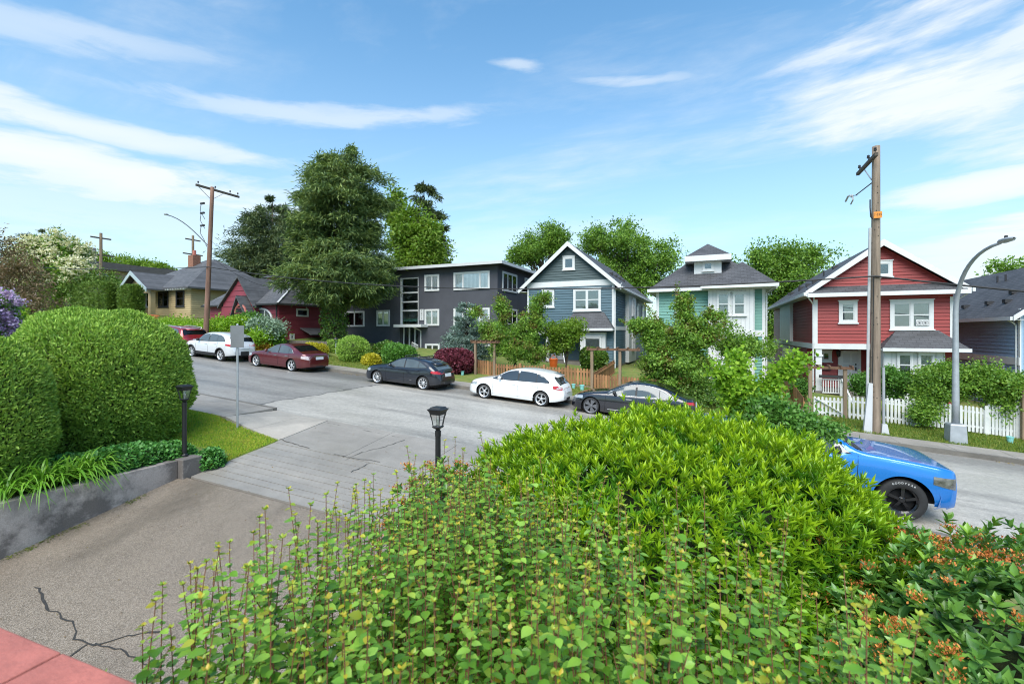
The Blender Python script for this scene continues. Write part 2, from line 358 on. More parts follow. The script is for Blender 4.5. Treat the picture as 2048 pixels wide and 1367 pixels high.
def concrete(name, c, var=0.18, rough=(0.35, 0.75), agg=0.0, stain=0.5, wetdir=(0.3, 1.6, 1), tight=0.2):
    m, t, b = newmat(name)
    col = ramp(t, noise(t, 1.1, 8, 0.68), [(0.5 - tight, sc_(c, 1 - var)), (0.5 + tight, sc_(c, 1 + var))])
    fine = noise(t, 55, 3, 0.7)
    col = mixcol(t, 1.0, col, ramp(t, fine, [(0.25, (0.72, 0.72, 0.72)), (0.75, (1.22, 1.22, 1.22))]), 'MULTIPLY')
    if agg:
        vo = N(t, 'ShaderNodeTexVoronoi'); vo.inputs['Scale'].default_value = 105; g = N(t, 'ShaderNodeNewGeometry'); lk(t, g.outputs['Position'], vo.inputs['Vector'])
        s = N(t, 'ShaderNodeSeparateColor'); lk(t, vo.outputs['Color'], s.inputs[0])
        peb = ramp(t, s.outputs[0], [(0.0, (0.045, 0.038, 0.032)), (0.35, (0.155, 0.12, 0.09)), (0.65, (0.27, 0.21, 0.16)), (1.0, (0.43, 0.37, 0.31))])
        col = mixcol(t, agg, col, peb)
    st = noise(t, 0.55, 7, 0.7, posn(t, *wetdir))
    stf = mth(t, 'MULTIPLY', mth(t, 'SUBTRACT', st, 0.5, clamp=True), 5 * stain, clamp=True)
    col = mixcol(t, stf, col, sc_(c, 0.45))
    lk(t, col, b.inputs['Base Color'])
    wet = noise(t, 0.8, 4, 0.6, posn(t, *wetdir))
    rr = N(t, 'ShaderNodeMapRange'); rr.inputs['From Min'].default_value = 0.35; rr.inputs['From Max'].default_value = 0.65; rr.inputs['To Min'].default_value = rough[0]; rr.inputs['To Max'].default_value = rough[1]
    lk(t, wet, rr.inputs[0]); lk(t, rr.outputs[0], b.inputs['Roughness'])
    bump(t, b, vo.outputs['Distance'] if agg else fine, 0.5 if agg else 0.25, 0.012)
    return m
def roadmat():
    m, t, b = newmat('wet_street_surface')
    g = N(t, 'ShaderNodeNewGeometry'); s = N(t, 'ShaderNodeSeparateXYZ'); lk(t, g.outputs['Position'], s.inputs[0])
    fine = noise(t, 48, 3, 0.75); mid = noise(t, 0.7, 8, 0.7, posn(t, 0.35, 1.2, 1))
    old = ramp(t, mid, [(0.3, (0.20, 0.188, 0.172)), (0.7, (0.30, 0.285, 0.26))]); new = ramp(t, mid, [(0.3, (0.31, 0.288, 0.255)), (0.7, (0.45, 0.42, 0.37))])
    edge = mth(t, 'ADD', s.outputs[0], mth(t, 'MULTIPLY', noise(t, 1.2, 4), 0.7))
    f = mth(t, 'GREATER_THAN', edge, -14.35)
    col = mixcol(t, f, old, new)
    col = mixcol(t, 1.0, col, ramp(t, fine, [(0.25, (0.5, 0.5, 0.5)), (0.75, (1.42, 1.42, 1.42))]), 'MULTIPLY')
    col = mixcol(t, 1.0, col, ramp(t, noise(t, 9, 5, 0.7), [(0.3, (0.78, 0.78, 0.78)), (0.7, (1.18, 1.18, 1.18))]), 'MULTIPLY')
    # tar seam at the joint of the two surfaces, tyre-track wear and damp streaks
    seam = mth(t, 'LESS_THAN', mth(t, 'ABSOLUTE', mth(t, 'SUBTRACT', edge, -14.35)), 0.05)
    col = mixcol(t, mth(t, 'MULTIPLY', seam, 0.65), col, (0.03, 0.03, 0.03))
    damp = mth(t, 'MULTIPLY', mth(t, 'SUBTRACT', noise(t, 0.6, 6, 0.65, posn(t, 0.12, 1.3, 1)), 0.52, clamp=True), 6.0, clamp=True)
    # moist gutters stay dark along both kerbs
    gut = mth(t, 'MULTIPLY', mth(t, 'SUBTRACT', mth(t, 'ADD', s.outputs[1], mth(t, 'MULTIPLY', noise(t, 0.5, 4), 1.2)), 18.1, clamp=True), 0.7, clamp=True)
    dk = mth(t, 'MAXIMUM', mth(t, 'MULTIPLY', damp, 0.6), gut)
    col = mixcol(t, dk, col, mixcol(t, 1.0, col, (0.42, 0.42, 0.43), 'MULTIPLY'))
    lk(t, col, b.inputs['Base Color'])
    rr = N(t, 'ShaderNodeMapRange'); rr.inputs['From Min'].default_value = 0.35; rr.inputs['From Max'].default_value = 0.65; rr.inputs['To Min'].default_value = 0.34; rr.inputs['To Max'].default_value = 0.65
    lk(t, noise(t, 0.5, 5, 0.6, posn(t, 0.2, 1.2, 1)), rr.inputs[0]); lk(t, rr.outputs[0], b.inputs['Roughness'])
    bump(t, b, fine, 0.3, 0.01); return m
def grassmat():
    m, t, b = newmat('lawn_soil_and_thatch')
    f = noise(t, 0.9, 6, 0.7)
    col = ramp(t, f, [(0.3, (0.075, 0.14, 0.022)), (0.5, (0.15, 0.19, 0.035)), (0.72, (0.26, 0.21, 0.075))])
    lk(t, col, b.inputs['Base Color']); b.inputs['Roughness'].default_value = 0.9; bump(t, b, noise(t, 60, 3), 0.8, 0.03); return m
M['road'] = roadmat(); M['grass_base'] = grassmat()
M['walk'] = concrete('sidewalk_concrete', (0.29, 0.26, 0.225), 0.2, (0.4, 0.8), stain=0.5)
M['walk_light'] = concrete('pale_crossing_concrete', (0.36, 0.325, 0.28), 0.15, (0.4, 0.8), stain=0.25)
M['apron'] = concrete('grey_driveway_concrete', (0.275, 0.25, 0.22), 0.16, (0.3, 0.6), stain=0.3)
M['drive'] = concrete('exposed_aggregate', (0.19, 0.155, 0.115), 0.25, (0.3, 0.55), agg=0.55, stain=0.6, wetdir=(1.3, 0.5, 1))
M['kerb'] = concrete('kerb_concrete', (0.15, 0.135, 0.115), 0.3, (0.5, 0.9), stain=0.8)
M['wallc'] = concrete('weathered_garden_wall', (0.275, 0.24, 0.22), 0.5, (0.6, 0.95), stain=0.9, wetdir=(1, 1, 1), tight=0.07)

gx = sorted(set([-700, -400, -250, -160, -120] + list(range(-100, -44, 6)) + list(np.arange(-44, 24.1, 2)) + [30, 40, 60, 100, 180, 300, 500] + [DX0 - 0.26, DX0 - 0.24, DX1 - 0.005, DX1 + 0.005, -3.305, -3.295]))
gy = sorted(set([-300, -120, -60, -30] + list(np.arange(-16, 30.1, 1.0)) + [Y_NEAR - 1.81, Y_NEAR - 1.79, Y_WALK - 0.005, Y_WALK + 0.005, Y_FENCE, 6.6, 33, 37, 45, 60, 90, 150, 250, 450, 900]))
g = MB().grid(lambda x, y: (x, y, zG(x, y) - 0.03), gx, gy).build('ground', M['grass_base'])
struct(g)
rx = list(np.arange(-160, -44, 6.0)) + list(np.arange(-44, 60.1, 2.0))
road = struct(MB().grid(lambda x, y: (x, y, R(x) + 0.05 * (1 - ((y - 15.25) / 4.35) ** 2)), rx, list(np.linspace(Y_NEAR, Y_FAR, 9))).build('road', M['road'], smooth=True))
def strip(name, mat, x0, x1, y0, y1, zf, h, parent=None, dx=2.0, drop=0.3):
    """a slab that follows the slope: top surface zf + h, sides dropping by drop"""
    n = max(1, int(math.ceil((x1 - x0) / dx))); xs = [x0 + (x1 - x0) * i / n for i in range(n + 1)]
    m = MB(); V = []; F = []
    for x in xs:
        V += [(x, y0, zf(x, y0) + h - drop), (x, y0, zf(x, y0) + h), (x, y1, zf(x, y1) + h), (x, y1, zf(x, y1) + h - drop)]
    for i in range(n):
        a, b_ = 4 * i, 4 * i + 4
        F += [(a, b_, b_ + 1, a + 1), (a + 1, b_ + 1, b_ + 2, a + 2), (a + 2, b_ + 2, b_ + 3, a + 3)]
    F += [(0, 1, 2, 3), (4 * n + 3, 4 * n + 2, 4 * n + 1, 4 * n)]
    m.add(V, F); return m.build(name, mat, parent)
rz = lambda x, y: R(x)
struct(strip('far_kerb', M['kerb'], -120, 60, Y_FAR, Y_FAR + 0.15, rz, 0.145))
fs = struct(strip('far_sidewalk', M['soil'], -120, 60, Y_FAR + 0.155, Y_WALK, rz, 0.10))
x = -120.0
while x < 58:
    w = 1.5 if -46 < x < 16 else 6.0
    strip('paving_slab', M['walk'], x + 0.006, x + w - 0.006, Y_FAR + 0.16, Y_WALK - 0.005, rz, 0.15 + random.uniform(-0.004, 0.004), fs, drop=0.06); x += w
struct(strip('near_kerb', M['kerb'], -120, -13.4, Y_NEAR - 0.14, Y_NEAR, rz, 0.13)); struct(strip('near_kerb', M['kerb'], -3.2, 60, Y_NEAR - 0.14, Y_NEAR, rz, 0.13))
ns = struct(strip('near_sidewalk', M['soil'], -120, -13.39, Y_NEAR - 1.8, Y_NEAR - 0.145, rz, -0.05))
strip('walk_bed', M['soil'], -3.2, 60, Y_NEAR - 1.8, Y_NEAR - 0.145, rz, -0.05, ns)
x = -120.0
while x < -13.5:
    w = 1.55 if x > -45 else 6.0
    w = min(w, -13.4 - x); strip('paving_slab', M['walk'], x + 0.006, x + w - 0.006, Y_NEAR - 1.795, Y_NEAR - 0.15, rz, 0.13, ns, drop=0.08); x += w
strip('paving_slab', M['walk'], -4.49, -3.206, Y_NEAR - 1.795, Y_NEAR - 0.002, rz, 0.07, ns, drop=0.4)
x = -3.2
while x < 58: strip('paving_slab', M['walk'], x + 0.006, x + 1.544, Y_NEAR - 1.795, Y_NEAR - 0.15, rz, 0.13, ns, drop=0.08); x += 1.55
zc = lambda x, y: lerp(lerp(R(x) + 0.13, R(x) + 0.035, (y - (Y_NEAR - 1.8)) / 1.8), zD(DX0, y), (x + 13.38) / 2.25)
strip('crossing_slab', M['walk_light'], -13.38, -12.25, Y_NEAR - 1.795, Y_NEAR, zc, 0.006, ns, drop=0.1); strip('crossing_slab', M['walk_light'], -12.24, -11.13, Y_NEAR - 1.795, Y_NEAR, zc, 0.006, ns, drop=0.1)
# driveway: scored strips at the top, one pour of exposed aggregate below
dr = struct(MB().grid(lambda x, y: (x, y, zD(x, y)), list(np.linspace(DX0 - 0.22, -3.2, 15)), list(np.arange(-9, 6.51, 0.5)) + [6.655]).build('driveway', M['drive'], smooth=True))
struct(MB().grid(lambda x, y: (x, y, zD(x, y) - 0.045), list(np.linspace(DX0, DX1 + 0.1, 8)), list(np.linspace(6.60, 10.95, 14))).build('driveway_bed', M['soil']))
ys = [6.72, 7.0, 7.22, 7.44, 7.66, 7.88, 8.12, 8.38, 8.65, 8.95]
for a, b_ in zip(ys[:-1], ys[1:]):
    strip('concrete_strip', M['apron'], DX0, DX1 + 0.1, a + 0.009, b_ - 0.009, zD, random.uniform(-0.003, 0.003), dr, drop=0.06)
for a, b_ in ((DX0, -8.62), (-8.605, -6.42), (-6.405, DX1 + 0.1)):
    strip('concrete_panel', M['apron'], a, b_, 8.957, Y_NEAR + 0.02, zD, 0.003, dr, dx=0.8, drop=0.06)
def crack(pts, w, zf, parent, h=0.008, name='crack'):
    m = MB(); P = []; 
    for (a, b_) in zip(pts[:-1], pts[1:]):
        n = max(2, int(math.hypot(b_[0]-a[0], b_[1]-a[1]) / 0.10))
        P += [(a[0] + (b_[0]-a[0])*i/n, a[1] + (b_[1]-a[1])*i/n) for i in range(n)]
    P.append(pts[-1]); V = []
    for i, (x, y) in enumerate(P):
        q = P[min(i+1, len(P)-1)]; p = P[max(i-1, 0)]; d = Vector((q[0]-p[0], q[1]-p[1])).normalized(); ww = w * random.uniform(0.35, 1.25)
        x += random.uniform(-.025, .025); y += random.uniform(-.025, .025)
        for s in (-1, 1): V.append((x - d.y*ww*s, y + d.x*ww*s, zf(x, y) + h))
    m.add(V, [(2*i, 2*i+2, 2*i+3, 2*i+1) for i in range(len(P) - 1)]); return m.build(name, M['crackm'], parent)
M['crackm'] = pmat('dark_crack', (0.035, 0.033, 0.03), 0.9, 0.3, 20)
def gpx(px, py, zf, it=25):                     # ground point seen at a pixel
    d = pix_dir(px, py); s = 8.0
    for _ in range(60): s = s * 0.5 + 0.5 * (zf(d[0]*s, d[1]*s) / d[2])
    return (d[0]*s, d[1]*s)
for line, w in (([(70,1172),(88,1195),(95,1215),(125,1235),(143,1245),(150,1275),(172,1290),(200,1287),(250,1272),(330,1262)], 0.016), ([(172,1290),(150,1305),(120,1330)], 0.016), ([(190,1287),(240,1300),(300,1330)], 0.010)):
    crack([gpx(a, b_, zD) for a, b_ in line], w, zD, dr)
for line in ([(690,920),(723,905),(770,893),(810,880)], [(555,877),(590,888),(620,897)], [(668,908),(700,915),(760,923)], [(700,945),(740,925)]):
    crack([gpx(a, b_, zD) for a, b_ in line], 0.012, zD, dr, 0.012)
crack([gpx(a, b_, lambda x, y: R(x) + 0.03) for a, b_ in ((655,843),(720,856),(800,872),(900,890))], 0.02, lambda x, y: R(x) + 0.05 * (1 - ((y - 15.25) / 4.35) ** 2), road, 0.012, 'edge_joint')
# garden wall along the driveway, with its end pillar
wall = empty('garden_wall', (-11.3, 6.7, -3.4), 'low weathered concrete garden wall along the left of the driveway', 'wall')
m = MB(); V = []
for y in np.linspace(-4, 6.55, 22):
    j = 0.012 * math.sin(y * 5.1) + 0.008 * math.sin(y * 13)
    V += [(-11.52, y, -4.8), (-11.30 + j, y, -4.8 if y < 6 else -4.2), (-11.30 + j * 0.7, y, -2.985), (-11.52, y, -2.98)]
F = []
for i in range(21):
    a = 4 * i
    for k in range(4): F.append((a + k, a + 4 + k, a + 4 + (k + 1) % 4, a + (k + 1) % 4))
F += [(3, 2, 1, 0), (84, 85, 86, 87)]
m.add(V, F).build('wall_face', M['wallc'], wall)
MB().box(-11.55, -11.12, 6.56, 7.0, -4.0, -2.95).build('end_pillar', M['wallc'], wall, bevel=0.02)
for yy, r in ((4.4, .10), (5.3, .08), (3.5, .06), (4.9, .09)):
    pass
right_wall = empty('garden_wall', (-4.45, 6.7, -3.4), 'concrete wall pillar holding the lamp post right of the driveway', 'wall')
MB().box(-3.35, -3.13, -4, 6.55, -5.0, -3.0).build('wall_face', M['wallc'], right_wall)
MB().box(-4.62, -4.18, 6.56, 7.0, -4.2, -2.95).build('end_pillar', M['wallc'], right_wall, bevel=0.02)
# porch parapet in front of the camera with red coping tiles
M['tile'] = pmat('red_coping_tile', (0.40, 0.125, 0.095), 0.6, 0.22, 7, 0.5, 30, dirt=0.25)
pw = empty('porch_parapet', (-1.4, 0.3, -1.5), 'porch parapet topped with smooth red coping tiles at the lower left corner', 'wall')
zt_ = -0.735
A = Vector((*[v * (zt_ / pix_dir(0, 1255)[2]) for v in pix_dir(0, 1255)[:2]], zt_)); B = Vector((*[v * (zt_ / pix_dir(270, 1367)[2]) for v in pix_dir(270, 1367)[:2]], zt_))
J = Vector((*[v * (zt_ / pix_dir(125, 1303)[2]) for v in pix_dir(125, 1303)[:2]], zt_))
u = (B - A).normalized(); v = Vector((u.y, -u.x, 0)); v = v if v.y < 0 or True else -v
if v.dot(A) > 0: v = -v                                      # inward, towards the camera
for k in range(-4, 5):
    a = J + u * (0.30 * k + 0.003); b_ = J + u * (0.30 * (k + 1) - 0.003)
    MB().prism([a, b_, b_ + v * 0.30, a + v * 0.30], (0, 0, -0.035)).build('coping_tile', M['tile'], pw, bevel=0.004)
a = J - u * 1.2 - v * -0.02; b_ = J + u * 1.5 + v * 0.02
MB().prism([a, b_, b_ + v * 0.26, a + v * 0.26], (0, 0, -4.0)).build('parapet_wall', M['wallc'], pw, ).location.z = -0.037
# ================================================================== building helpers
class Face:
    """a wall plane; a runs along it, c is height, e stands out of it"""
    def __init__(s, ax, pos, sgn=-1): s.ax, s.pos, s.sgn = ax, pos, sgn
    def box(s, m, a0, a1, c0, c1, e0, e1):
        p, q = s.pos + s.sgn * e0, s.pos + s.sgn * e1; p, q = min(p, q), max(p, q)
        if s.ax == 'Y': m.box(a0, a1, p, q, c0, c1)
        else: m.box(p, q, a0, a1, c0, c1)
        return m
    def pt(s, a, c, e): return (a, s.pos + s.sgn * e, c) if s.ax == 'Y' else (s.pos + s.sgn * e, a, c)
    def px(s, x0, y0, x1, y1):
        f = (lambda x, y: at(x, y, s.pos)) if s.ax == 'Y' else (lambda x, y: atX(x, y, s.pos))
        P, Q = f(x0, (y0 + y1) / 2), f(x1, (y0 + y1) / 2); k = 0 if s.ax == 'Y' else 1
        mid = f((x0 + x1) / 2, y0).z, f((x0 + x1) / 2, y1).z
        return min(P[k], Q[k]), max(P[k], Q[k]), mid[1], mid[0]
def fpart(parent, name, mat, face, a0, a1, c0, c1, e0, e1, bevel=0): return face.box(MB(), a0, a1, c0, c1, e0, e1).build(name, mat, parent, bevel=bevel)
def boards(parent, face, a0, a1, c0, c1, lap, mat, cut=None, skip=()):
    """lap siding, one object for each board; cut(c) -> (a0, a1) limits for gables"""
    c = c0
    while c < c1 - 0.03:
        h = min(lap, c1 - c); lo, hi = a0, a1
        if cut: lo, hi = cut(c + h * 0.6)
        if hi - lo > 0.15:
            spans = [(lo, hi)]
            for (s0, s1, k0, k1) in skip:
                if k0 < c + h / 2 < k1:
                    ns_ = []
                    for (p, q) in spans:
                        if s1 <= p or s0 >= q: ns_.append((p, q))
                        else:
                            if s0 - p > 0.05: ns_.append((p, s0))
                            if q - s1 > 0.05: ns_.append((s1, q))
                    spans = ns_
            for (p, q) in spans:
                m = MB(); sec = [(c, 0.0), (c, 0.045), (c + h * 0.92, 0.014), (c + h * 0.92, 0.0)]
                A_ = [Vector(face.pt(p, z, e)) for z, e in sec]; B_ = Vector(face.pt(q, 0, 0)) - Vector(face.pt(p, 0, 0))
                m.prism(A_, B_).build('siding_board', mat, parent)
        c += lap
def window(parent, face, rect, n=1, hung=True, cas=0.11, fill='blind', cover=1.0, name='window', sill=True, mat='white', weights=None):
    a0, a1, c0, c1 = rect; m = MB()
    face.box(m, a0, a0 + cas, c0, c1, 0.002, 0.085); face.box(m, a1 - cas, a1, c0, c1, 0.002, 0.085)
    face.box(m, a0 + cas, a1 - cas, c1 - cas, c1, 0.002, 0.087); face.box(m, a0 + cas, a1 - cas, c0, c0 + cas * 0.8, 0.002, 0.087)
    w = m.build(name, M[mat], parent)
    ia0, ia1, ic0, ic1 = a0 + cas, a1 - cas, c0 + cas * 0.8, c1 - cas
    if sill: fpart(w, 'sill', M[mat], face, a0 - 0.05, a1 + 0.05, c0 - 0.07, c0 - 0.002, 0.002, 0.12)
    if sill: fpart(w, 'head_trim', M[mat], face, a0 - 0.04, a1 + 0.04, c1 + 0.002, c1 + 0.05, 0.002, 0.11)
    mul = 0.10 if (n > 1 and hung) else 0.05; ws = weights or [1] * n; tot = (ia1 - ia0) - mul * (n - 1); p = ia0
    for i in range(n):
        wd = tot * ws[i] / sum(ws); l0, l1 = p, p + wd; p = l1 + mul
        if i < n - 1: fpart(w, 'mullion', M[mat], face, l1 + 0.001, l1 + mul - 0.001, ic0, ic1, 0.002, 0.083)
        s = MB(); st = 0.035
        face.box(s, l0, l0 + st, ic0, ic1, 0.03, 0.07); face.box(s, l1 - st, l1, ic0, ic1, 0.03, 0.07)
        face.box(s, l0 + st, l1 - st, ic1 - st, ic1, 0.03, 0.069); face.box(s, l0 + st, l1 - st, ic0, ic0 + st, 0.03, 0.069)
        if hung: face.box(s, l0 + st, l1 - st, (ic0 + ic1) / 2 - 0.03, (ic0 + ic1) / 2 + 0.03, 0.03, 0.072)
        s.build('sash', M[mat], w)
        fpart(w, 'dark_room_panel', M['room_dark'], face, l0, l1, ic0, ic1, 0.029, 0.031)  # thin dark panel stands in for the unlit room
        if fill: fpart(w, fill, M[fill], face, l0 + 0.01, l1 - 0.01, ic1 - (ic1 - ic0) * cover, ic1 - 0.01, 0.032, 0.037)
        fpart(w, 'pane', M['pane'], face, l0 + 0.01, l1 - 0.01, ic0 + 0.01, ic1 - 0.01, 0.046, 0.052)
    return w
def slab_roof(parent, poly, off, mat, name='roof'): return MB().prism(poly, off).build(name, mat, parent)
def roof_plane(parent, pts, mat, th=0.14, name='roof'):
    """a sloping roof plane (3 or 4 corners, in order) with thickness downwards"""
    return MB().prism(pts, (0, 0, -th)).build(name, mat, parent)
def bay_roof(parent, Yw, x0, x1, zb, zt, proj, inset, name='bay_roof'):
    b0, b1, t0, t1 = Vector((x0, Yw - proj, zb)), Vector((x1, Yw - proj, zb)), Vector((x0 + inset, Yw, zt)), Vector((x1 - inset, Yw, zt))
    k0, k1 = Vector((x0, Yw, zb)), Vector((x1, Yw, zb)); dz = Vector((0, 0, -0.05))
    m = MB().add([b0, b1, t1, t0, k0, k1, b0 + dz, b1 + dz, k1 + dz, k0 + dz], [(0, 1, 2, 3), (1, 5, 2), (0, 3, 4), (4, 3, 2, 5), (6, 9, 8, 7), (0, 6, 7, 1), (1, 7, 8, 5), (0, 4, 9, 6), (4, 5, 8, 9)])
    o = m.build(name, M['roofX'], parent)
    MB().box(x0 - 0.02, x1 + 0.02, Yw - proj - 0.10, Yw - proj - 0.002, zb - 0.17, zb - 0.01).build('gutter', M['white'], o)
    MB().box(x0, x1, Yw - proj, Yw - 0.03, zb - 0.16, zb - 0.052).build('soffit', M['white'], o)
    return o
def pipe(parent, pts, r=0.035, mat='white', name='downpipe'): return MB().tube(pts, r, 8).build(name, M[mat], parent)
def roof_vents(parent, pts, tall=False):
    for p in pts:
        if tall: MB().lathe(p, [(0.045, -0.1), (0.045, 0.35)], 8).build('vent_pipe', M['plastic'], parent)
        else: MB().box(p[0] - 0.14, p[0] + 0.14, p[1] - 0.14, p[1] + 0.14, p[2] - 0.05, p[2] + 0.13).build('roof_vent', M['plastic'], parent)
LAP = 0.175
# ------------------------------------------------------------------ slate blue gabled house
def blue_gabled():
    Yf, Yb = 30.5, 47.0; fy = Face('Y', Yf)
    x0, x1 = at(1055, 600, Yf).x, at(1228, 600, Yf).x; P = at(1135, 484, Yf - 0.4); tipz = 3.02
    h = empty('gabled_house', ((x0 + x1) / 2, Yf, zF(-9, Yf)), 'slate blue two-storey house with white trimmed front gable beside the dark apartment block', 'house')
    xm, half = P.x, 3.58; zb = zF(-9, Yf) - 0.6; ze = tipz + 0.25; zbelt0, zbelt1 = at(1228, 652, Yf).z - 0.25, at(1228, 652, Yf).z
    slope = (P.z - tipz) / half; zband0, zband1 = at(1140, 573, Yf).z, at(1140, 562, Yf).z
    zr = lambda x: P.z - 0.2 - abs(x - xm) * slope
    # upper storey with gable as one wall body, lower storey set back behind the porch
    w = MB().prism([(x0, Yf, zbelt0), (x1, Yf, zbelt0), (x1, Yf, zr(x1)), (xm, Yf, zr(xm)), (x0, Yf, zr(x0))], (0, Yb - Yf, 0)).build('wall', M['teal'], h)
    xbay0 = at(1163, 690, Yf).x; xbay1 = at(1213, 690, Yf).x
    MB().box(x0, x1, Yf + 1.7, Yb, zb, zbelt0 - 0.002).build('lower_wall', M['teal'], h); MB().box(xbay0, x1, Yf, Yf + 1.69, zb, zbelt0 - 0.002).build('lower_wall', M['teal'], h)
    r2 = fy.px(1085, 580, 1109, 614); r3 = fy.px(1147, 577, 1202, 621)
    boards(w, fy, x0 + 0.13, x1 - 0.13, zbelt1, zband0, LAP, M['teal'], skip=[r2, r3])
    rg = fy.px(1126, 513, 1150, 539)
    boards(w, fy, x0, x1, zband1, P.z - 0.3, LAP, M['teal2'], cut=lambda c: (xm - (P.z - 0.28 - c) / slope, xm + (P.z - 0.28 - c) / slope), skip=[rg])
    fpart(h, 'band', M['white'], fy, x0 - 0.03, x1 + 0.03, zband0, zband1, 0.001, 0.06); fpart(h, 'belt', M['white'], fy, x0 - 0.02, x1 + 0.02, zbelt0, zbelt1 - 0.001, 0.001, 0.055)
    for a in (x0, x1 - 0.13): fpart(h, 'corner_board', M['white'], fy, a, a + 0.13, zbelt1, zband0 - 0.002, 0.001, 0.05)
    window(h, fy, rg, 1, False, 0.14, None); window(h, fy, r2, 1, True, 0.12, None); window(h, fy, r3, 2, True, 0.13, 'blind', 0.98)
    # roof: two planes, white barge boards, right-hand gutter
    for s, nm in ((-1, 'roof'), (1, 'roof')):
        xe = xm + s * (half + 0.05); ze_ = P.z - (half + 0.05) * slope
        roof_plane(h, [(xm, Yf - 0.38, P.z + 0.03), (xe, Yf - 0.38, ze_ + 0.03), (xe, Yb + 0.3, ze_ + 0.03), (xm, Yb + 0.3, P.z + 0.03)], M['roofY'], 0.12, nm)
        MB().prism([(xm, Yf - 0.45, P.z + 0.06), (xe, Yf - 0.45, ze_ + 0.06), (xe, Yf - 0.45, ze_ - 0.24), (xm, Yf - 0.45, P.z - 0.27)], (0, 0.065, 0)).build('barge_board', M['white'], h)
        MB().box(xe - (0.02 if s < 0 else -0.0), xe + (0.10 if s > 0 else 0.02) - (0.12 if s < 0 else 0), Yf - 0.36, Yb + 0.3, ze_ - 0.16, ze_ + 0.0).build('gutter', M['trim'], h)
        MB().prism([(xe - s * 0.02, Yf - 0.36, ze_ - 0.15), (x1 if s > 0 else x0, Yf - 0.36, ze_ - 0.15), (x1 if s > 0 else x0, Yf - 0.36, ze_ - 0.12), (xe - s * 0.02, Yf - 0.36, ze_ - 0.12)], (0, Yb - Yf + 0.6, 0)).build('soffit', M['white'], h)
    roof_vents(h, [(xm + 2.2, Yf + 3.5 + 1.7 * k, P.z - 2.2 * slope + 0.05) for k in range(4)])
    # right side wall
    fx = Face('X', x1, 1); rs = fx.px(1250, 585, 1265, 740); rb = (rs[0], rs[1], zb, ze - 0.3)
    boards(w, fx, Yf + 0.13, Yb - 0.1, zbelt1, ze - 0.28, LAP, M['teal'], skip=[rb, (fx.px(1277, 600, 1292, 640)[0], Yb, zb, 9)])
    boards(w, fx, Yf + 0.13, Yb - 0.1, zb + 0.5, zbelt0, LAP, M['teal'], skip=[rb])
    fpart(h, 'corner_board', M['white'], fx, Yf - 0.05, Yf + 0.12, zb, ze - 0.2, 0.001, 0.05); fpart(h, 'belt', M['white'], fx, Yf + 0.125, Yb, zbelt0, zbelt1 - 0.002, 0.047, 0.08)
    fpart(h, 'side_bay', M['white'], fx, rb[0], rb[1], zb + 0.5, ze - 0.28, 0.002, 0.30)
    fb = Face('X', x1 + 0.30, 1); mid = (rb[0] + rb[1]) / 2
    window(h, fb, (mid - 0.55, mid + 0.55, zbelt1 + 0.9, zbelt1 + 2.2), 2, True, 0.08, None); window(h, fb, (mid - 0.55, mid + 0.55, zbelt0 - 1.5, zbelt0 - 0.3), 2, True, 0.08, None)
    r4 = (rb[1] + 2.2, rb[1] + 3.2, zbelt1 + 0.8, zbelt1 + 2.0); window(h, fx, r4, 1, True, 0.10, None); window(h, fx, (rb[1] + 5.5, rb[1] + 6.6, zbelt1 + 0.8, zbelt1 + 2.0), 1, True, 0.10, None)
    fpart(h, 'foundation', M['kerb'], fx, Yf, Yb, zb - 0.4, zb + 0.55, 0.001, 0.04)
    pipe(h, [(x1 + 0.55, Yf - 0.3, ze - 0.1), (x1 + 0.3, Yf - 0.1, ze - 0.35), (x1 + 0.09, Yf - 0.07, ze - 0.5), (x1 + 0.09, Yf - 0.07, zb + 0.4)])
    # porch and bay on the ground floor
    fl = Face('Y', Yf); zw = zbelt0
    fpart(h, 'bay_wall', M['white'], fl, xbay0, xbay1, zb, zw - 0.16, 0.001, 0.35)
    fbay = Face('Y', Yf - 0.35); window(h, fbay, (xbay0 + 0.25, xbay1 - 0.25, zw - 2.2, zw - 0.45), 1, True, 0.1, 'blind', 1.0)
    bay_roof(h, Yf, at(1128, 650, Yf).x, x1 + 0.05, zbelt0 + 0.12, at(1170, 623, Yf).z, 0.75, 0.75)
    boards(w, fl, xbay1 + 0.02, x1 - 0.1, zb + 0.3, zbelt0 - 0.16, LAP, M['teal'])
    for xx in (x0 + 0.02, at(1092, 690, Yf).x): MB().box(xx, xx + 0.2, Yf - 0.02, Yf + 0.2, zb, zbelt0 - 0.002).build('porch_column', M['white'], h)
    fpart(h, 'porch_beam', M['white'], fl, x0, xbay0, zbelt0 - 0.32, zbelt0 - 0.004, -0.20, 0.30)
    MB().box(x0, xbay0 - 0.01, Yf - 0.3, Yf + 1.69, zb - 0.3, zb + 0.75).build('porch_floor', M['kerb'], h)
    fd = Face('Y', Yf + 1.7); a = x0 + 1.2; d = fpart(h, 'door', M['white'], fd, a, a + 0.95, zb + 0.76, zbelt0 - 0.35, 0.001, 0.05); MB().box(a + 0.8, a + 0.85, Yf + 1.58, Yf + 1.65, zb + 1.7, zb + 1.85).build('handle', M['black'], d)
    for k in range(2):
        s0 = Vector((at(1090, 700, Yf).x + k * 1.35, Yf - 0.2, zb + 1.6)); s1 = s0 + Vector((-0.55 + k * 1.1, -1.3, -0.85)); MB().bar(s0, s1, 0.06, 0.09).build('stair_rail', M['white'], h)
    return h
blue_gabled()
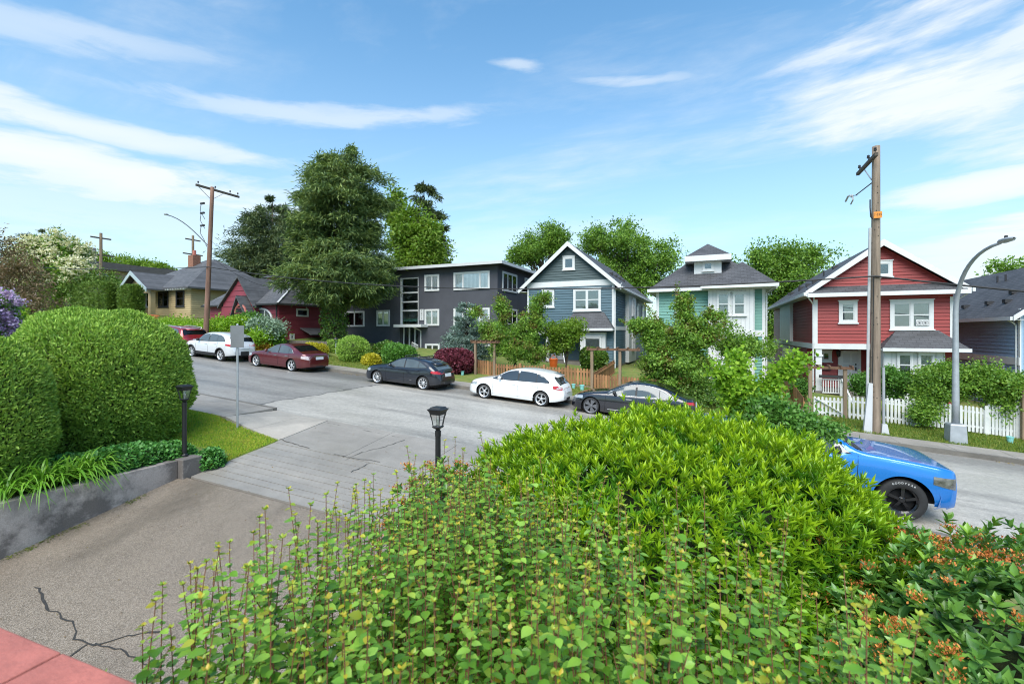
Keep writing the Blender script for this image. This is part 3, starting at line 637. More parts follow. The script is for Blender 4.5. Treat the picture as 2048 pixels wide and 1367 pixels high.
# ------------------------------------------------------------------ sea green hipped house
def green_hipped():
    Yf, Yb = 30.5, 46.0; fy = Face('Y', Yf); x0, x1 = at(1314, 600, Yf).x, at(1529, 600, Yf).x
    zb = zF(0, Yf) - 0.8; ze = at(1420, 575, Yf).z
    h = empty('hipped_house', ((x0 + x1) / 2, Yf, zF(0, Yf)), 'sea green house with hipped charcoal roof and small white dormer', 'house')
    w = MB().box(x0, x1, Yf, Yb, zb, ze).build('wall', M['green'], h)
    xb0, xb1 = at(1416, 600, Yf - 0.45).x, at(1509, 600, Yf - 0.45).x; fb = Face('Y', Yf - 0.45)
    rs = fy.px(1351, 588, 1378, 623)
    boards(w, fy, x0 + 0.13, xb0, zb + 0.5, ze - 0.05, LAP, M['green'], skip=[rs]); boards(w, fy, xb1, x1 - 0.13, zb + 0.5, ze - 0.05, LAP, M['green'])
    window(h, fy, rs, 1, True, 0.13, None)
    bay = MB().box(xb0, xb1, Yf - 0.45, Yf - 0.001, zb, ze - 0.02).build('bay_wall', M['white'], h)
    k = 0
    n = 11
    for i in range(n + 1):                                   # battens of the board-and-batten bay
        a = xb0 + 0.03 + (xb1 - xb0 - 0.09) * i / n; fpart(bay, 'batten', M['trim'], fb, a, a + 0.04, zb + 0.5, ze - 0.1, 0.001, 0.02)
    window(h, fb, fb.px(1433, 585, 1460, 630), 1, True, 0.09, 'blind', 1.0); window(h, fb, fb.px(1465, 585, 1492, 630), 1, True, 0.09, 'blind', 1.0)
    z0_, z1_ = fb.px(1420, 660, 1509, 672)[2:]
    fpart(h, 'belt', M['white'], fb, xb0 - 0.01, xb1 + 0.01, z0_, z1_, 0.022, 0.05); fpart(h, 'belt', M['white'], fy, x0, xb0 - 0.02, z0_, z1_, 0.047, 0.07); fpart(h, 'belt', M['white'], fy, xb1 + 0.02, x1, z0_, z1_, 0.047, 0.07)
    window(h, fb, fb.px(1437, 678, 1489, 716), 2, True, 0.09, 'blind', 0.8)
    for a in (x0, x1 - 0.13): fpart(h, 'corner_board', M['white'], fy, a, a + 0.13, zb, ze - 0.05, 0.001, 0.05)
    for fx, sg in ((Face('X', x0, -1), -1), (Face('X', x1, 1), 1)):
        boards(w, fx, Yf + 0.1, Yb, zb + 0.5, ze - 0.05, LAP, M['green']); fpart(h, 'corner_board', M['white'], fx, Yf - 0.04, Yf + 0.12, zb, ze - 0.05, 0.001, 0.05)
    # hip roof
    ex0, ex1, ey0, ey1 = x0 - 0.45, x1 + 0.5, Yf - 0.5, Yb + 0.5; W2 = (ex1 - ex0) / 2; zrd = at(1415, 497, Yf - 0.5 + W2).z; r0, r1 = (x0 + x1) / 2, Yf - 0.5 + W2; r2 = ey1 - W2
    A, B, C, D = (ex0, ey0, ze), (ex1, ey0, ze), (ex1, ey1, ze), (ex0, ey1, ze); P, Q = (r0, r1, zrd), (r0, r2, zrd)
    MB().add([A, B, C, D, P, Q, *[(v[0], v[1], v[2] - 0.06) for v in (A, B, C, D)]], [(0, 1, 4), (1, 2, 5, 4), (2, 3, 5), (3, 0, 4, 5), (6, 9, 8, 7), (0, 6, 7, 1), (1, 7, 8, 2), (2, 8, 9, 3), (3, 9, 6, 0)]).build('roof', M['roofX'], h)
    for bx in ((ex0 - .08, ex1 + .08, ey0 - 0.11, ey0 - 0.002), ): MB().box(bx[0], bx[1], bx[2], bx[3], ze - 0.20, ze - 0.02).build('gutter', M['white'], h)
    for xx in (ex0 - 0.1, ex1 + 0.002): MB().box(xx, xx + 0.098, ey0, ey1, ze - 0.20, ze - 0.02).build('gutter', M['white'], h)
    MB().box(ex0, ex1, ey0, ey1, ze - 0.19, ze - 0.062).build('soffit', M['white'], h)
    # small hip over the projecting bay
    a0, a1 = xb0 - 0.35, x1 + 0.55; yb0 = Yf - 1.05; zz_ = ze + 0.06
    MB().add([(a0, yb0, zz_), (a1, yb0, zz_), (a1, Yf + 0.6, zz_ + 0.02), (a0, Yf + 0.6, zz_ + 0.02), ((a0 + a1) / 2 + 0.3, yb0 + 1.9, zz_ + 1.55), ((a0 + a1) / 2 + 0.3, yb0 + 3.2, zz_ + 1.55), (a0, yb0, zz_ - 0.05), (a1, yb0, zz_ - 0.05), (a1, Yf + 0.6, zz_ - 0.05), (a0, Yf + 0.6, zz_ - 0.05)],
             [(0, 1, 4), (1, 2, 5, 4), (3, 0, 4, 5), (2, 3, 5), (0, 6, 7, 1), (1, 7, 8, 2), (3, 9, 6, 0), (6, 9, 8, 7)]).build('bay_roof', M['roofX'], h)
    MB().box(a0 - 0.06, a1 + 0.06, yb0 - 0.1, yb0 - 0.002, zz_ - 0.2, zz_ - 0.01).build('gutter', M['white'], h); MB().box(a0, a1, yb0, Yf - 0.52, zz_ - 0.18, zz_ - 0.055).build('soffit', M['white'], h)
    pipe(h, [(x1 + 0.5, yb0, zz_ - 0.15), (x1 + 0.1, Yf - 0.1, zz_ - 0.5), (x1 + 0.1, Yf - 0.08, zb + 0.3)])
    # dormer
    Yd = Yf + 0.65; fd = Face('Y', Yd); rd = fd.px(1388, 519, 1443, 549); dw = MB().box(rd[0], rd[1], Yd, Yd + 3.2, rd[2] - 0.5, rd[3]).build('dormer_wall', M['white'], h)
    window(h, fd, fd.px(1405, 523, 1427, 541), 1, False, 0.10, None, name='dormer_window')
    e = Face('Y', Yd - 0.45).px(1371, 510, 1461, 521); apx = at(1416, 486, Yd + 0.8); xm = (e[0] + e[1]) / 2; yt = Yd - 0.45
    MB().add([(e[0], yt, e[3]), (e[1], yt, e[3]), (e[1], yt + 4.2, e[3]), (e[0], yt + 4.2, e[3]), (xm, yt + 1.5, apx.z), (xm, yt + 2.7, apx.z)], [(0, 1, 4), (1, 2, 5, 4), (2, 3, 5), (3, 0, 4, 5), (3, 2, 1, 0)]).build('dormer_roof', M['roofX'], h)
    MB().box(e[0] - 0.05, e[1] + 0.05, yt - 0.06, yt + 4.2, e[2], e[3] - 0.002).build('dormer_fascia', M['white'], h)
    return h
green_hipped()
# ------------------------------------------------------------------ red gabled house
def red_gabled():
    Yf, Yb = 29.0, 46.0; fy = Face('Y', Yf); x0, x1 = at(1629, 640, Yf).x, at(1906, 640, Yf).x
    h = empty('gabled_house', ((x0 + x1) / 2, Yf, zF(8, Yf)), 'bright red two-storey house with white gable and porch behind the white picket fence', 'house')
    P = at(1767, 480, Yf - 0.4); xm = P.x; half = (x1 - x0) / 2 + 0.5; tz = at(1913, 576, Yf - 0.4).z; slope = (P.z - tz) / half; zr = lambda x: P.z - 0.2 - abs(x - xm) * slope
    zb = zF(8, Yf) - 0.7; zb0, zb1 = fy.px(1640, 687, 1750, 698)[2:]; zg0, zg1 = fy.px(1640, 585, 1900, 596)[2:]
    w = MB().prism([(x0, Yf, zb0), (x1, Yf, zb0), (x1, Yf, zr(x1)), (xm, Yf, zr(xm)), (x0, Yf, zr(x0))], (0, Yb - Yf, 0)).build('wall', M['red'], h)
    xbay0, xbay1 = at(1767, 720, Yf - 0.6).x, at(1890, 720, Yf - 0.6).x
    MB().box(x0, x1, Yf + 1.8, Yb, zb, zb0 - 0.002).build('lower_wall', M['red'], h); MB().box(xbay0, x1, Yf, Yf + 1.79, zb, zb0 - 0.002).build('lower_wall', M['red'], h)
    r1, r2, r3 = fy.px(1677, 602, 1714, 645), fy.px(1779, 600, 1866, 658), fy.px(1747, 522, 1784, 553)
    boards(w, fy, x0 + 0.13, x1 - 0.13, zb1, zg0 - 0.03, LAP, M['red'], skip=[r1, r2])
    boards(w, fy, x0, x1, zg1 + 0.35, P.z - 0.3, LAP, M['red'], cut=lambda c: (xm - (P.z - 0.3 - c) / slope, xm + (P.z - 0.3 - c) / slope), skip=[r3])
    for a in (x0, x1 - 0.13): fpart(h, 'corner_board', M['white'], fy, a, a + 0.13, zb1, zg0, 0.001, 0.05)
    fpart(h, 'belt', M['white'], fy, x0 - 0.03, xbay0 + 0.1, zb0, zb1 - 0.002, 0.001, 0.06)
    window(h, fy, r1, 1, True, 0.14, 'blind', 0.5); ww = window(h, fy, r2, 2, True, 0.15, 'blind', 0.95); window(h, fy, r3, 1, False, 0.14, None)
    ra = fy.px(1830, 639, 1855, 651); ac = fpart(h, 'window_fan', M['white'], fy, *ra, 0.03, 0.12)
    for k in range(2):
        c = Vector((ra[0] + (ra[1] - ra[0]) * (0.27 + 0.46 * k), Yf - 0.125, (ra[2] + ra[3]) / 2)); rr = (ra[3] - ra[2]) * 0.40
        m = MB(); m.tube([c + Vector((math.cos(t) * rr, 0, math.sin(t) * rr)) for t in np.linspace(0, 2 * math.pi, 17)], 0.014, 5, False); m.build('fan_ring', M['conduit'], ac)
        m = MB()
        for q in range(4): m.bar(c, c + Vector((math.cos(q * 1.571 + .5) * rr, 0, math.sin(q * 1.571 + .5) * rr)), 0.02, 0.06)
        m.build('fan_blade', M['conduit'], ac)
    # pent roof strip under the gable, main roof, barge boards, gutters
    zp = zg1 + 0.02; MB().prism([(x0 - 0.35, Yf - 0.55, zp), (x0 - 0.35, Yf + 0.02, zp + 0.42), (x0 - 0.35, Yf + 0.02, zp)], (x1 - x0 + 0.7, 0, 0)).build('pent_roof', M['roofX'], h)
    MB().box(x0 - 0.42, x1 + 0.42, Yf - 0.66, Yf - 0.552, zp - 0.2, zp - 0.0).build('gutter', M['white'], h); MB().box(x0 - 0.3, x1 + 0.3, Yf - 0.55, Yf - 0.002, zp - 0.15, zp - 0.003).build('soffit', M['white'], h)
    for s in (-1, 1):
        xe = xm + s * half; ze_ = P.z - half * slope
        roof_plane(h, [(xm, Yf - 0.38, P.z + 0.03), (xe, Yf - 0.38, ze_ + 0.03), (xe, Yb + 0.3, ze_ + 0.03), (xm, Yb + 0.3, P.z + 0.03)], M['roofY'], 0.12)
        MB().prism([(xm, Yf - 0.45, P.z + 0.06), (xe, Yf - 0.45, ze_ + 0.06), (xe, Yf - 0.45, ze_ - 0.22), (xm, Yf - 0.45, P.z - 0.27)], (0, 0.065, 0)).build('barge_board', M['white'], h)
        g0 = (xe, xe + 0.1) if s > 0 else (xe - 0.1, xe)
        MB().box(g0[0], g0[1], Yf - 0.55, Yb + 0.3, ze_ - 0.18, ze_ + 0.0).build('gutter', M['white'], h)
        xs_ = sorted((xe, x1 if s > 0 else x0)); MB().box(xs_[0], xs_[1], Yf - 0.3, Yb, ze_ - 0.17, ze_ - 0.125).build('soffit', M['white'], h)
    rp = lambda x, y: (x, y, P.z - abs(x - xm) * slope + 0.03)
    roof_vents(h, [rp(xm - 2.3, Yf + 3.2), rp(xm - 2.3, Yf + 5.2), rp(xm - 2.3, Yf + 7.4), rp(xm - 2.5, Yf + 10), rp(xm - 1.0, Yf + 4.6), rp(xm - 2.3, Yf + 12.5)])
    roof_vents(h, [rp(xm - 1.7, Yf + 4.0), rp(xm - 2.6, Yf + 6.5), rp(xm - 2.2, Yf + 9)], True)
    # left side wall
    fx = Face('X', x0, -1); rp_ = fx.px(1566, 620, 1587, 680); zs = tz - 0.2
    boards(w, fx, Yf + 0.13, Yb, zb1, zs, LAP, M['red'], skip=[(rp_[0], rp_[1], -9, 9)]); boards(w, fx, Yf + 1.9, Yb, zb + 0.4, zb0, LAP, M['red'])
    fpart(h, 'side_panel', M['white'], fx, rp_[0], rp_[1], zb1, zs, 0.002, 0.22); fpart(h, 'belt', M['white'], fx, Yf, Yb, zb0, zb1 - 0.003, 0.047, 0.09); fpart(h, 'corner_board', M['white'], fx, Yf - 0.05, Yf + 0.12, zb1, zs, 0.001, 0.05)
    window(h, fx, (rp_[0] - 0.3, rp_[1] - 0.2, zb0 - 1.05, zb0 - 0.15), 2, True, 0.07, None)
    pipe(h, [(x0 - 0.45, Yf - 0.6, zp - 0.12), (x0 - 0.2, Yf - 0.3, zp - 0.4), (x0 - 0.08, Yf - 0.06, zp - 0.55), (x0 - 0.08, Yf - 0.06, zb + 0.3)]); pipe(h, [(x1 + 0.4, Yf - 0.6, zp - 0.12), (x1 + 0.1, Yf - 0.08, zp - 0.5), (x1 + 0.1, Yf - 0.08, zb + 0.3)])
    # bay
    fb = Face('Y', Yf - 0.6); bay = MB().box(xbay0, xbay1, Yf - 0.6, Yf - 0.001, zb, zb0 - 0.05).build('bay_wall', M['white'], h)
    for i in range(9): a = xbay0 + 0.02 + (xbay1 - xbay0 - 0.08) * i / 8; fpart(bay, 'batten', M['trim'], fb, a, a + 0.04, zb, zb0 - 0.1, 0.001, 0.018)
    window(h, fb, fb.px(1793, 706, 1825, 752), 1, True, 0.08, 'blind', 0.75); window(h, fb, fb.px(1835, 706, 1868, 752), 1, True, 0.08, 'blind', 0.9)
    bay_roof(h, Yf, at(1752, 690, Yf).x, x1 + 0.25, zb0 + 0.13, at(1800, 659, Yf).z, 1.0, 0.85)
    boards(w, fy, xbay1 + 0.02, x1 - 0.02, zb, zb0 - 0.05, LAP, M['red'])
    # porch
    MB().box(x0, xbay0 - 0.01, Yf - 0.2, Yf + 1.79, zb - 0.5, at(1690, 783, Yf).z).build('porch_floor', M['kerb'], h)
    MB().box(x0 + 0.05, x0 + 0.33, Yf - 0.02, Yf + 0.26, zb, zb0 - 0.002).build('porch_column', M['white'], h)
    MB().box(x0 + 0.0, x0 + 0.38, Yf - 0.06, Yf + 0.31, zb0 - 0.40, zb0 - 0.30).build('column_capital', M['white'], h)
    fd = Face('Y', Yf + 1.8); dz = at(1690, 781, Yf).z; a0, a1 = at(1680, 740, Yf + 1.8).x, at(1716, 740, Yf + 1.8).x
    boards(h, fd, x0 + 0.1, a0 - 0.12, dz, zb0 - 0.1, LAP, M['red']); boards(h, fd, a1 + 0.12, xbay0, dz, zb0 - 0.1, LAP, M['red'])
    d = fpart(h, 'door', M['white'], fd, a0, a1, dz, dz + 2.05, 0.03, 0.08)
    for k in range(2):
        for j in range(3): fpart(d, 'door_panel', M['trim'], fd, a0 + 0.12 + k * 0.42, a0 + 0.44 + k * 0.42, dz + 0.15 + j * 0.62, dz + 0.65 + j * 0.62, 0.081, 0.092)
    MB().box(a1 - 0.16, a1 - 0.10, Yf + 1.66, Yf + 1.71, dz + 0.95, dz + 1.15).build('handle', M['black'], d); MB().box(a1 - 0.16, a1 - 0.10, Yf + 1.68, Yf + 1.71, dz + 1.25, dz + 1.35).build('lock', M['black'], d)
    for a in (a0 - 0.11, a1 + 0.005): fpart(h, 'door_frame', M['white'], fd, a, a + 0.105, dz, dz + 2.4, 0.03, 0.10)
    fpart(h, 'transom', M['autoglass_black'], fd, a0, a1, dz + 2.1, dz + 2.38, 0.03, 0.07)
    window(h, fd, fd.px(1641, 701, 1663, 722), 1, False, 0.12, None)
    lt = at(1677, 706, Yf + 1.5); MB().lathe(lt, [(0.02, -0.22), (0.09, -0.15), (0.11, 0.08), (0.14, 0.10), (0.03, 0.2)], 8).build('porch_lantern', M['black'], h)
    fpart(h, 'mailbox', M['plastic'], fd, a0 - 0.85, a0 - 0.45, dz + 0.95, dz + 1.15, 0.03, 0.16)
    rl = empty('porch_railing', tuple(at(1665, 787, Yf - 1.0)), 'white baluster railing beside the steps of the red house', 'railing')
    zt = at(1665, 757, Yf - 0.3).z; zb_ = at(1665, 786, Yf - 0.3).z; a0, a1 = at(1644, 770, Yf - 0.3).x, at(1683, 770, Yf - 0.3).x
    MB().box(a0, a1, Yf - 0.36, Yf - 0.26, zt - 0.06, zt).build('top_rail', M['white'], rl); MB().box(a0, a1, Yf - 0.34, Yf - 0.28, zb_, zb_ + 0.05).build('bottom_rail', M['white'], rl)
    for i in range(8): a = a0 + 0.03 + (a1 - a0 - 0.09) * i / 7; MB().box(a, a + 0.045, Yf - 0.33, Yf - 0.285, zb_ + 0.051, zt - 0.061).build('baluster', M['white'], rl)
    MB().box(a1 - 0.09, a1 + 0.02, Yf - 0.37, Yf - 0.255, zb_ - 0.3, zt + 0.06).build('newel', M['white'], rl); MB().bar((a1, Yf - 0.4, zt - 0.02), (a1 + 0.05, Yf - 2.2, zt - 1.05), 0.07, 0.09).build('stair_rail', M['white'], rl)
    for i in range(5):
        y = Yf - 0.65 - i * 0.32; MB().box(a1 - 0.02, a1 + 0.03, y, y + 0.045, zt - 1.15 - i * 0.17, zt - 0.2 - i * 0.18).build('baluster', M['white'], rl)
    for i in range(5): MB().box(a1 + 0.06, a1 + 1.3, Yf - 0.5 - 0.3 * i, Yf - 0.205 - 0.3 * i, zb - 0.6, dz - 0.18 * (i + 1)).build('step', M['kerb'], rl)
    bx = at(1663, 756, Yf - 0.35); tag(MB().box(bx.x - 0.55, bx.x + 0.5, bx.y - 0.09, bx.y + 0.07, bx.z + 0.02, bx.z + 0.16).build('planter_box', M['plastic']), 'dark planter box resting on the white porch railing', 'planter')
    return h
red_gabled()
# ------------------------------------------------------------------ steel blue house at the right edge
def blue_side():
    Yf, Yb = 28.6, 44.0; X0 = at(2042, 640, Yf).x; X1 = X0 + 6.2; h = empty('gabled_house', (X0 + 3, Yf, zF(15, Yf)), 'steel blue house with long shingle roof at the right edge of the picture', 'house')
    ze = at(2042, 617, Yf).z; zb = zF(15, Yf) - 0.8; xm = (X0 + X1) / 2; rise = 2.55; fx = Face('X', X0, -1)
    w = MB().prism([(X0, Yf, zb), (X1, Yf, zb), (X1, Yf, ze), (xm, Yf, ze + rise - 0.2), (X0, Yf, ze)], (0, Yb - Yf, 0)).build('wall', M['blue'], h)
    z0, z1 = fx.px(1935, 710, 2035, 724)[2:]
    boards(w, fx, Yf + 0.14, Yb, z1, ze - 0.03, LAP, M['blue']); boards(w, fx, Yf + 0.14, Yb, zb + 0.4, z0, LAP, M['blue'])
    fpart(h, 'belt', M['white'], fx, Yf, Yb, z0, z1 - 0.002, 0.047, 0.08); fpart(h, 'corner_board', M['white'], fx, Yf - 0.02, Yf + 0.13, zb, ze, 0.001, 0.05)
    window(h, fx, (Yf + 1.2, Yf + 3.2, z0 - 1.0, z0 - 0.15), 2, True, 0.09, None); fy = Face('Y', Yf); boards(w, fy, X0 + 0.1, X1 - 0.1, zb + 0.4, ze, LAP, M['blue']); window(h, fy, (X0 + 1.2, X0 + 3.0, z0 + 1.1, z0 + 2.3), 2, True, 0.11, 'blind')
    for s in (-1, 1):
        xe = xm + s * 3.55; sl = (rise) / 3.1; roof_plane(h, [(xm, Yf - 0.4, ze + rise), (xe, Yf - 0.4, ze + rise - 3.55 * sl), (xe, Yb + 0.3, ze + rise - 3.55 * sl), (xm, Yb + 0.3, ze + rise)], M['roofY'], 0.12)
        MB().prism([(xm, Yf - 0.46, ze + rise + 0.04), (xe, Yf - 0.46, ze + rise - 3.55 * sl + 0.04), (xe, Yf - 0.46, ze + rise - 3.55 * sl - 0.2), (xm, Yf - 0.46, ze + rise - 0.24)], (0, 0.055, 0)).build('barge_board', M['white'], h)
    ge = ze + rise - 3.55 * rise / 3.1; MB().box(xm - 3.65, xm - 3.552, Yf - 0.4, Yb + 0.3, ge - 0.17, ge).build('gutter', M['white'], h); MB().box(xm - 3.55, X0, Yf - 0.3, Yb, ge - 0.16, ge - 0.125).build('soffit', M['white'], h)
    pipe(h, [(X0 - 0.4, Yf + 0.3, ge - 0.1), (X0 - 0.2, Yf + 0.2, ge - 0.25), (X0 - 0.08, Yf + 0.2, ge - 0.4), (X0 - 0.08, Yf + 0.2, zb)])
    rp = lambda u, y: (xm - u, y, ze + rise - u * rise / 3.1 + 0.02)
    roof_vents(h, [rp(2.6, Yf + 2.2), rp(2.6, Yf + 3.8), rp(2.7, Yf + 6), rp(2.0, Yf + 3.0), rp(2.8, Yf + 8.3)]); roof_vents(h, [rp(1.2, Yf + 2.0), rp(0.9, Yf + 7), rp(0.9, Yf + 6.2)], True)
blue_side()
# ------------------------------------------------------------------ dark apartment block
def apartment():
    Yf, Yb = 32.0, 48.0; fy = Face('Y', Yf); X1 = at(995, 600, Yf).x; X0 = -31.5; h = empty('apartment_block', ((X0 + X1) / 2, Yf, zF(-22, Yf)), 'three-storey charcoal apartment block with white framed windows and flat roof', 'building')
    zb = zF(-18, Yf) - 0.8; zt = at(995, 530, Yf).z; s0, s1 = at(800, 600, Yf).x, at(837, 600, Yf).x
    MB().box(X0, s0, Yf, Yb, zb, zt).build('wall', M['stucco'], h); MB().box(s1, X1, Yf, Yb, zb, zt).build('wall', M['stucco'], h); MB().box(s0 + 0.002, s1 - 0.002, Yf + 0.8, Yb - 0.1, zb, zt - 0.01).build('stair_wall', M['stucco'], h)
    zs = at(818, 555, Yf).z; MB().box(s0 + 0.002, s1 - 0.002, Yf, Yf + 0.79, zs + 0.03, zt - 0.01).build('stair_lintel', M['stucco'], h)
    rf = MB().box(X0 - 0.7, X1 + 0.7, Yf - 0.75, Yb + 0.7, zt + 0.06, zt + 0.20).build('roof', M['roof_brown'], h)
    MB().box(X0 - 0.72, X1 + 0.76, Yf - 0.81, Yf - 0.752, zt + 0.0, zt + 0.23).build('fascia', M['trim'], rf); MB().box(X1 + 0.702, X1 + 0.76, Yf - 0.75, Yb + 0.7, zt + 0.0, zt + 0.23).build('fascia', M['trim'], rf); MB().box(X0 - 0.7, X1 + 0.7, Yf - 0.75, Yb + 0.7, zt + 0.001, zt + 0.058).build('soffit', M['plastic'], rf)
    for r, n, ws in (((850, 549, 879, 582), 2, None), ((908, 543, 980, 579), 3, [1, 2.1, 1]), ((752, 553, 780, 586), 2, None), ((690, 622, 730, 653), 2, None), ((754, 620, 780, 652), 2, None), ((850, 618, 879, 651), 2, None), ((908, 616, 980, 650), 3, [1, 2.1, 1]), ((754, 686, 793, 712), 2, None), ((851, 687, 880, 712), 2, None), ((915, 688, 984, 714), 3, [1, 2.1, 1])):
        window(h, fy, fy.px(*r), n, False, 0.13, 'curtain' if r[1] < 680 else None, 0.97 if r[0] != 908 else 1.0, sill=False, weights=ws)
    fx = Face('X', X1, 1)
    for r in ((1004, 546, 1033, 584), (1004, 617, 1033, 650)): window(h, fx, fx.px(*r), 3, False, 0.13, 'curtain', 1.0, sill=False)
    window(h, fx, fx.px(1049, 557, 1062, 582), 2, False, 0.13, 'curtain', 1.0, sill=False)
    # stair glazing
    fs_ = Face('Y', Yf + 0.25); zs0 = at(818, 649, Yf).z; sw = fpart(h, 'stair_window', M['white'], fs_, s0 + 0.003, s0 + 0.14, zs0, zs + 0.02, 0, 0.2)
    fpart(sw, 'frame', M['white'], fs_, s1 - 0.10, s1 - 0.003, zs0, zs + 0.02, 0, 0.2)
    lv = [649, 620, 602.5, 584, 555]
    for k in range(4):
        za, zb_ = at(818, lv[k], Yf).z, at(818, lv[k + 1], Yf).z
        fpart(sw, 'transom_bar', M['white'], fs_, s0 + 0.141, s1 - 0.101, zb_ - 0.09, zb_ + 0.02 if k < 3 else zb_ - 0.0, 0, 0.19); fpart(sw, 'pane', M['pane'], fs_, s0 + 0.14, s1 - 0.1, za + 0.021, zb_ - 0.091, 0.09, 0.10)
    zl = at(818, 640, Yf).z; fpart(sw, 'landing', M['green'], fs_, s0 + 0.15, s1 - 0.11, zl - 0.1, zl + 0.12, -0.2, -0.05)
    for i in range(14): a = s0 + 0.2 + i * (s1 - s0 - 0.4) / 13; fpart(sw, 'baluster', M['trim'], fs_, a, a + 0.02, zl + 0.12, zl + 1.0, -0.15, -0.12)
    # entrance
    zc = at(815, 651, Yf).z; MB().box(at(787, 650, Yf - 1).x, at(842, 650, Yf - 1).x, Yf - 1.0, Yf + 0.2, zc - 0.13, zc + 0.1).build('canopy', M['white'], h)
    fe = Face('Y', Yf + 0.5); ze0 = at(818, 697, Yf).z; MB().box(s0 - 1.2, s1 + 0.6, Yf - 1.6, Yf + 0.49, zb, ze0).build('entrance_step', M['walk'], h)
    dz1 = zc - 0.14
    for i, a in enumerate(np.linspace(s0 + 0.03, s1 - 0.12, 4)): fpart(h, 'door_post', M['white'], fe, a, a + 0.09, ze0, dz1, 0.0, 0.1)
    for i in range(3): a = np.linspace(s0 + 0.03, s1 - 0.12, 4); d = fpart(h, 'door_leaf' if i == 1 else 'side_light', M['pane'], fe, a[i] + 0.091, a[i + 1] - 0.001, ze0, dz1, 0.03, 0.05)
    MB().box(s0 + 1.55, s0 + 1.6, Yf + 0.3, Yf + 0.4, ze0 + 0.9, ze0 + 1.2).build('door_handle', M['black'], h)
    pipe(h, [(at(838, 653, Yf).x, Yf - 0.95, zc - 0.1), (at(841, 655, Yf).x, Yf - 0.4, zc - 0.3), (at(843, 660, Yf).x, Yf - 0.09, zc - 0.45), (at(843, 660, Yf).x, Yf - 0.09, zb)], 0.045)
    # railing at the entrance
    rl = empty('entrance_railing', tuple(at(830, 700, Yf - 1.4)), 'white metal railing at the apartment entrance steps', 'railing')
    for (u0, u1) in (((796, 684), (776, 697)), ((824, 684), (836, 690))):
        a, b_ = at(*u0, Yf - 1.5), at(*u1, Yf - 1.5); MB().bar(a, b_, 0.05).build('hand_rail', M['white'], rl); MB().bar(a - Vector((0, 0, .75)), b_ - Vector((0, 0, .75)), 0.04).build('bottom_rail', M['white'], rl)
        for k in range(7): p = a.lerp(b_, k / 6); MB().box(p.x - .012, p.x + .012, p.y - .012, p.y + .012, p.z - 0.75, p.z).build('baluster', M['white'], rl)
    # house number running down a white board
    rn = fy.px(840, 618, 847.5, 640); nb = fpart(h, 'number_board', M['white'], fy, *rn, 0.002, 0.04); hh = (rn[3] - rn[2]) / 4
    for k, ch in enumerate('1072'):
        text(ch, nb, M['black'], Vector(((rn[0] + rn[1]) / 2, Yf - 0.042, rn[3] - hh * (k + 0.5))), hh * 0.95, 'digit')
def text(s, parent, mat, pos, size, name, rot=None, ext=0.002):
    cu = bpy.data.curves.new('txt', 'FONT'); cu.body = s; cu.size = size; cu.align_x = 'CENTER'; cu.align_y = 'CENTER'; cu.extrude = ext
    tmp = bpy.data.objects.new('txt', cu); COL.objects.link(tmp); dg = bpy.context.evaluated_depsgraph_get(); me = bpy.data.meshes.new_from_object(tmp.evaluated_get(dg)); bpy.data.objects.remove(tmp)
    me.transform((rot or Matrix.Rotation(math.pi / 2, 4, 'X'))); me.transform(Matrix.Translation(Vector(pos) - org(parent)))
    return put(name, me, mat, parent)
apartment()
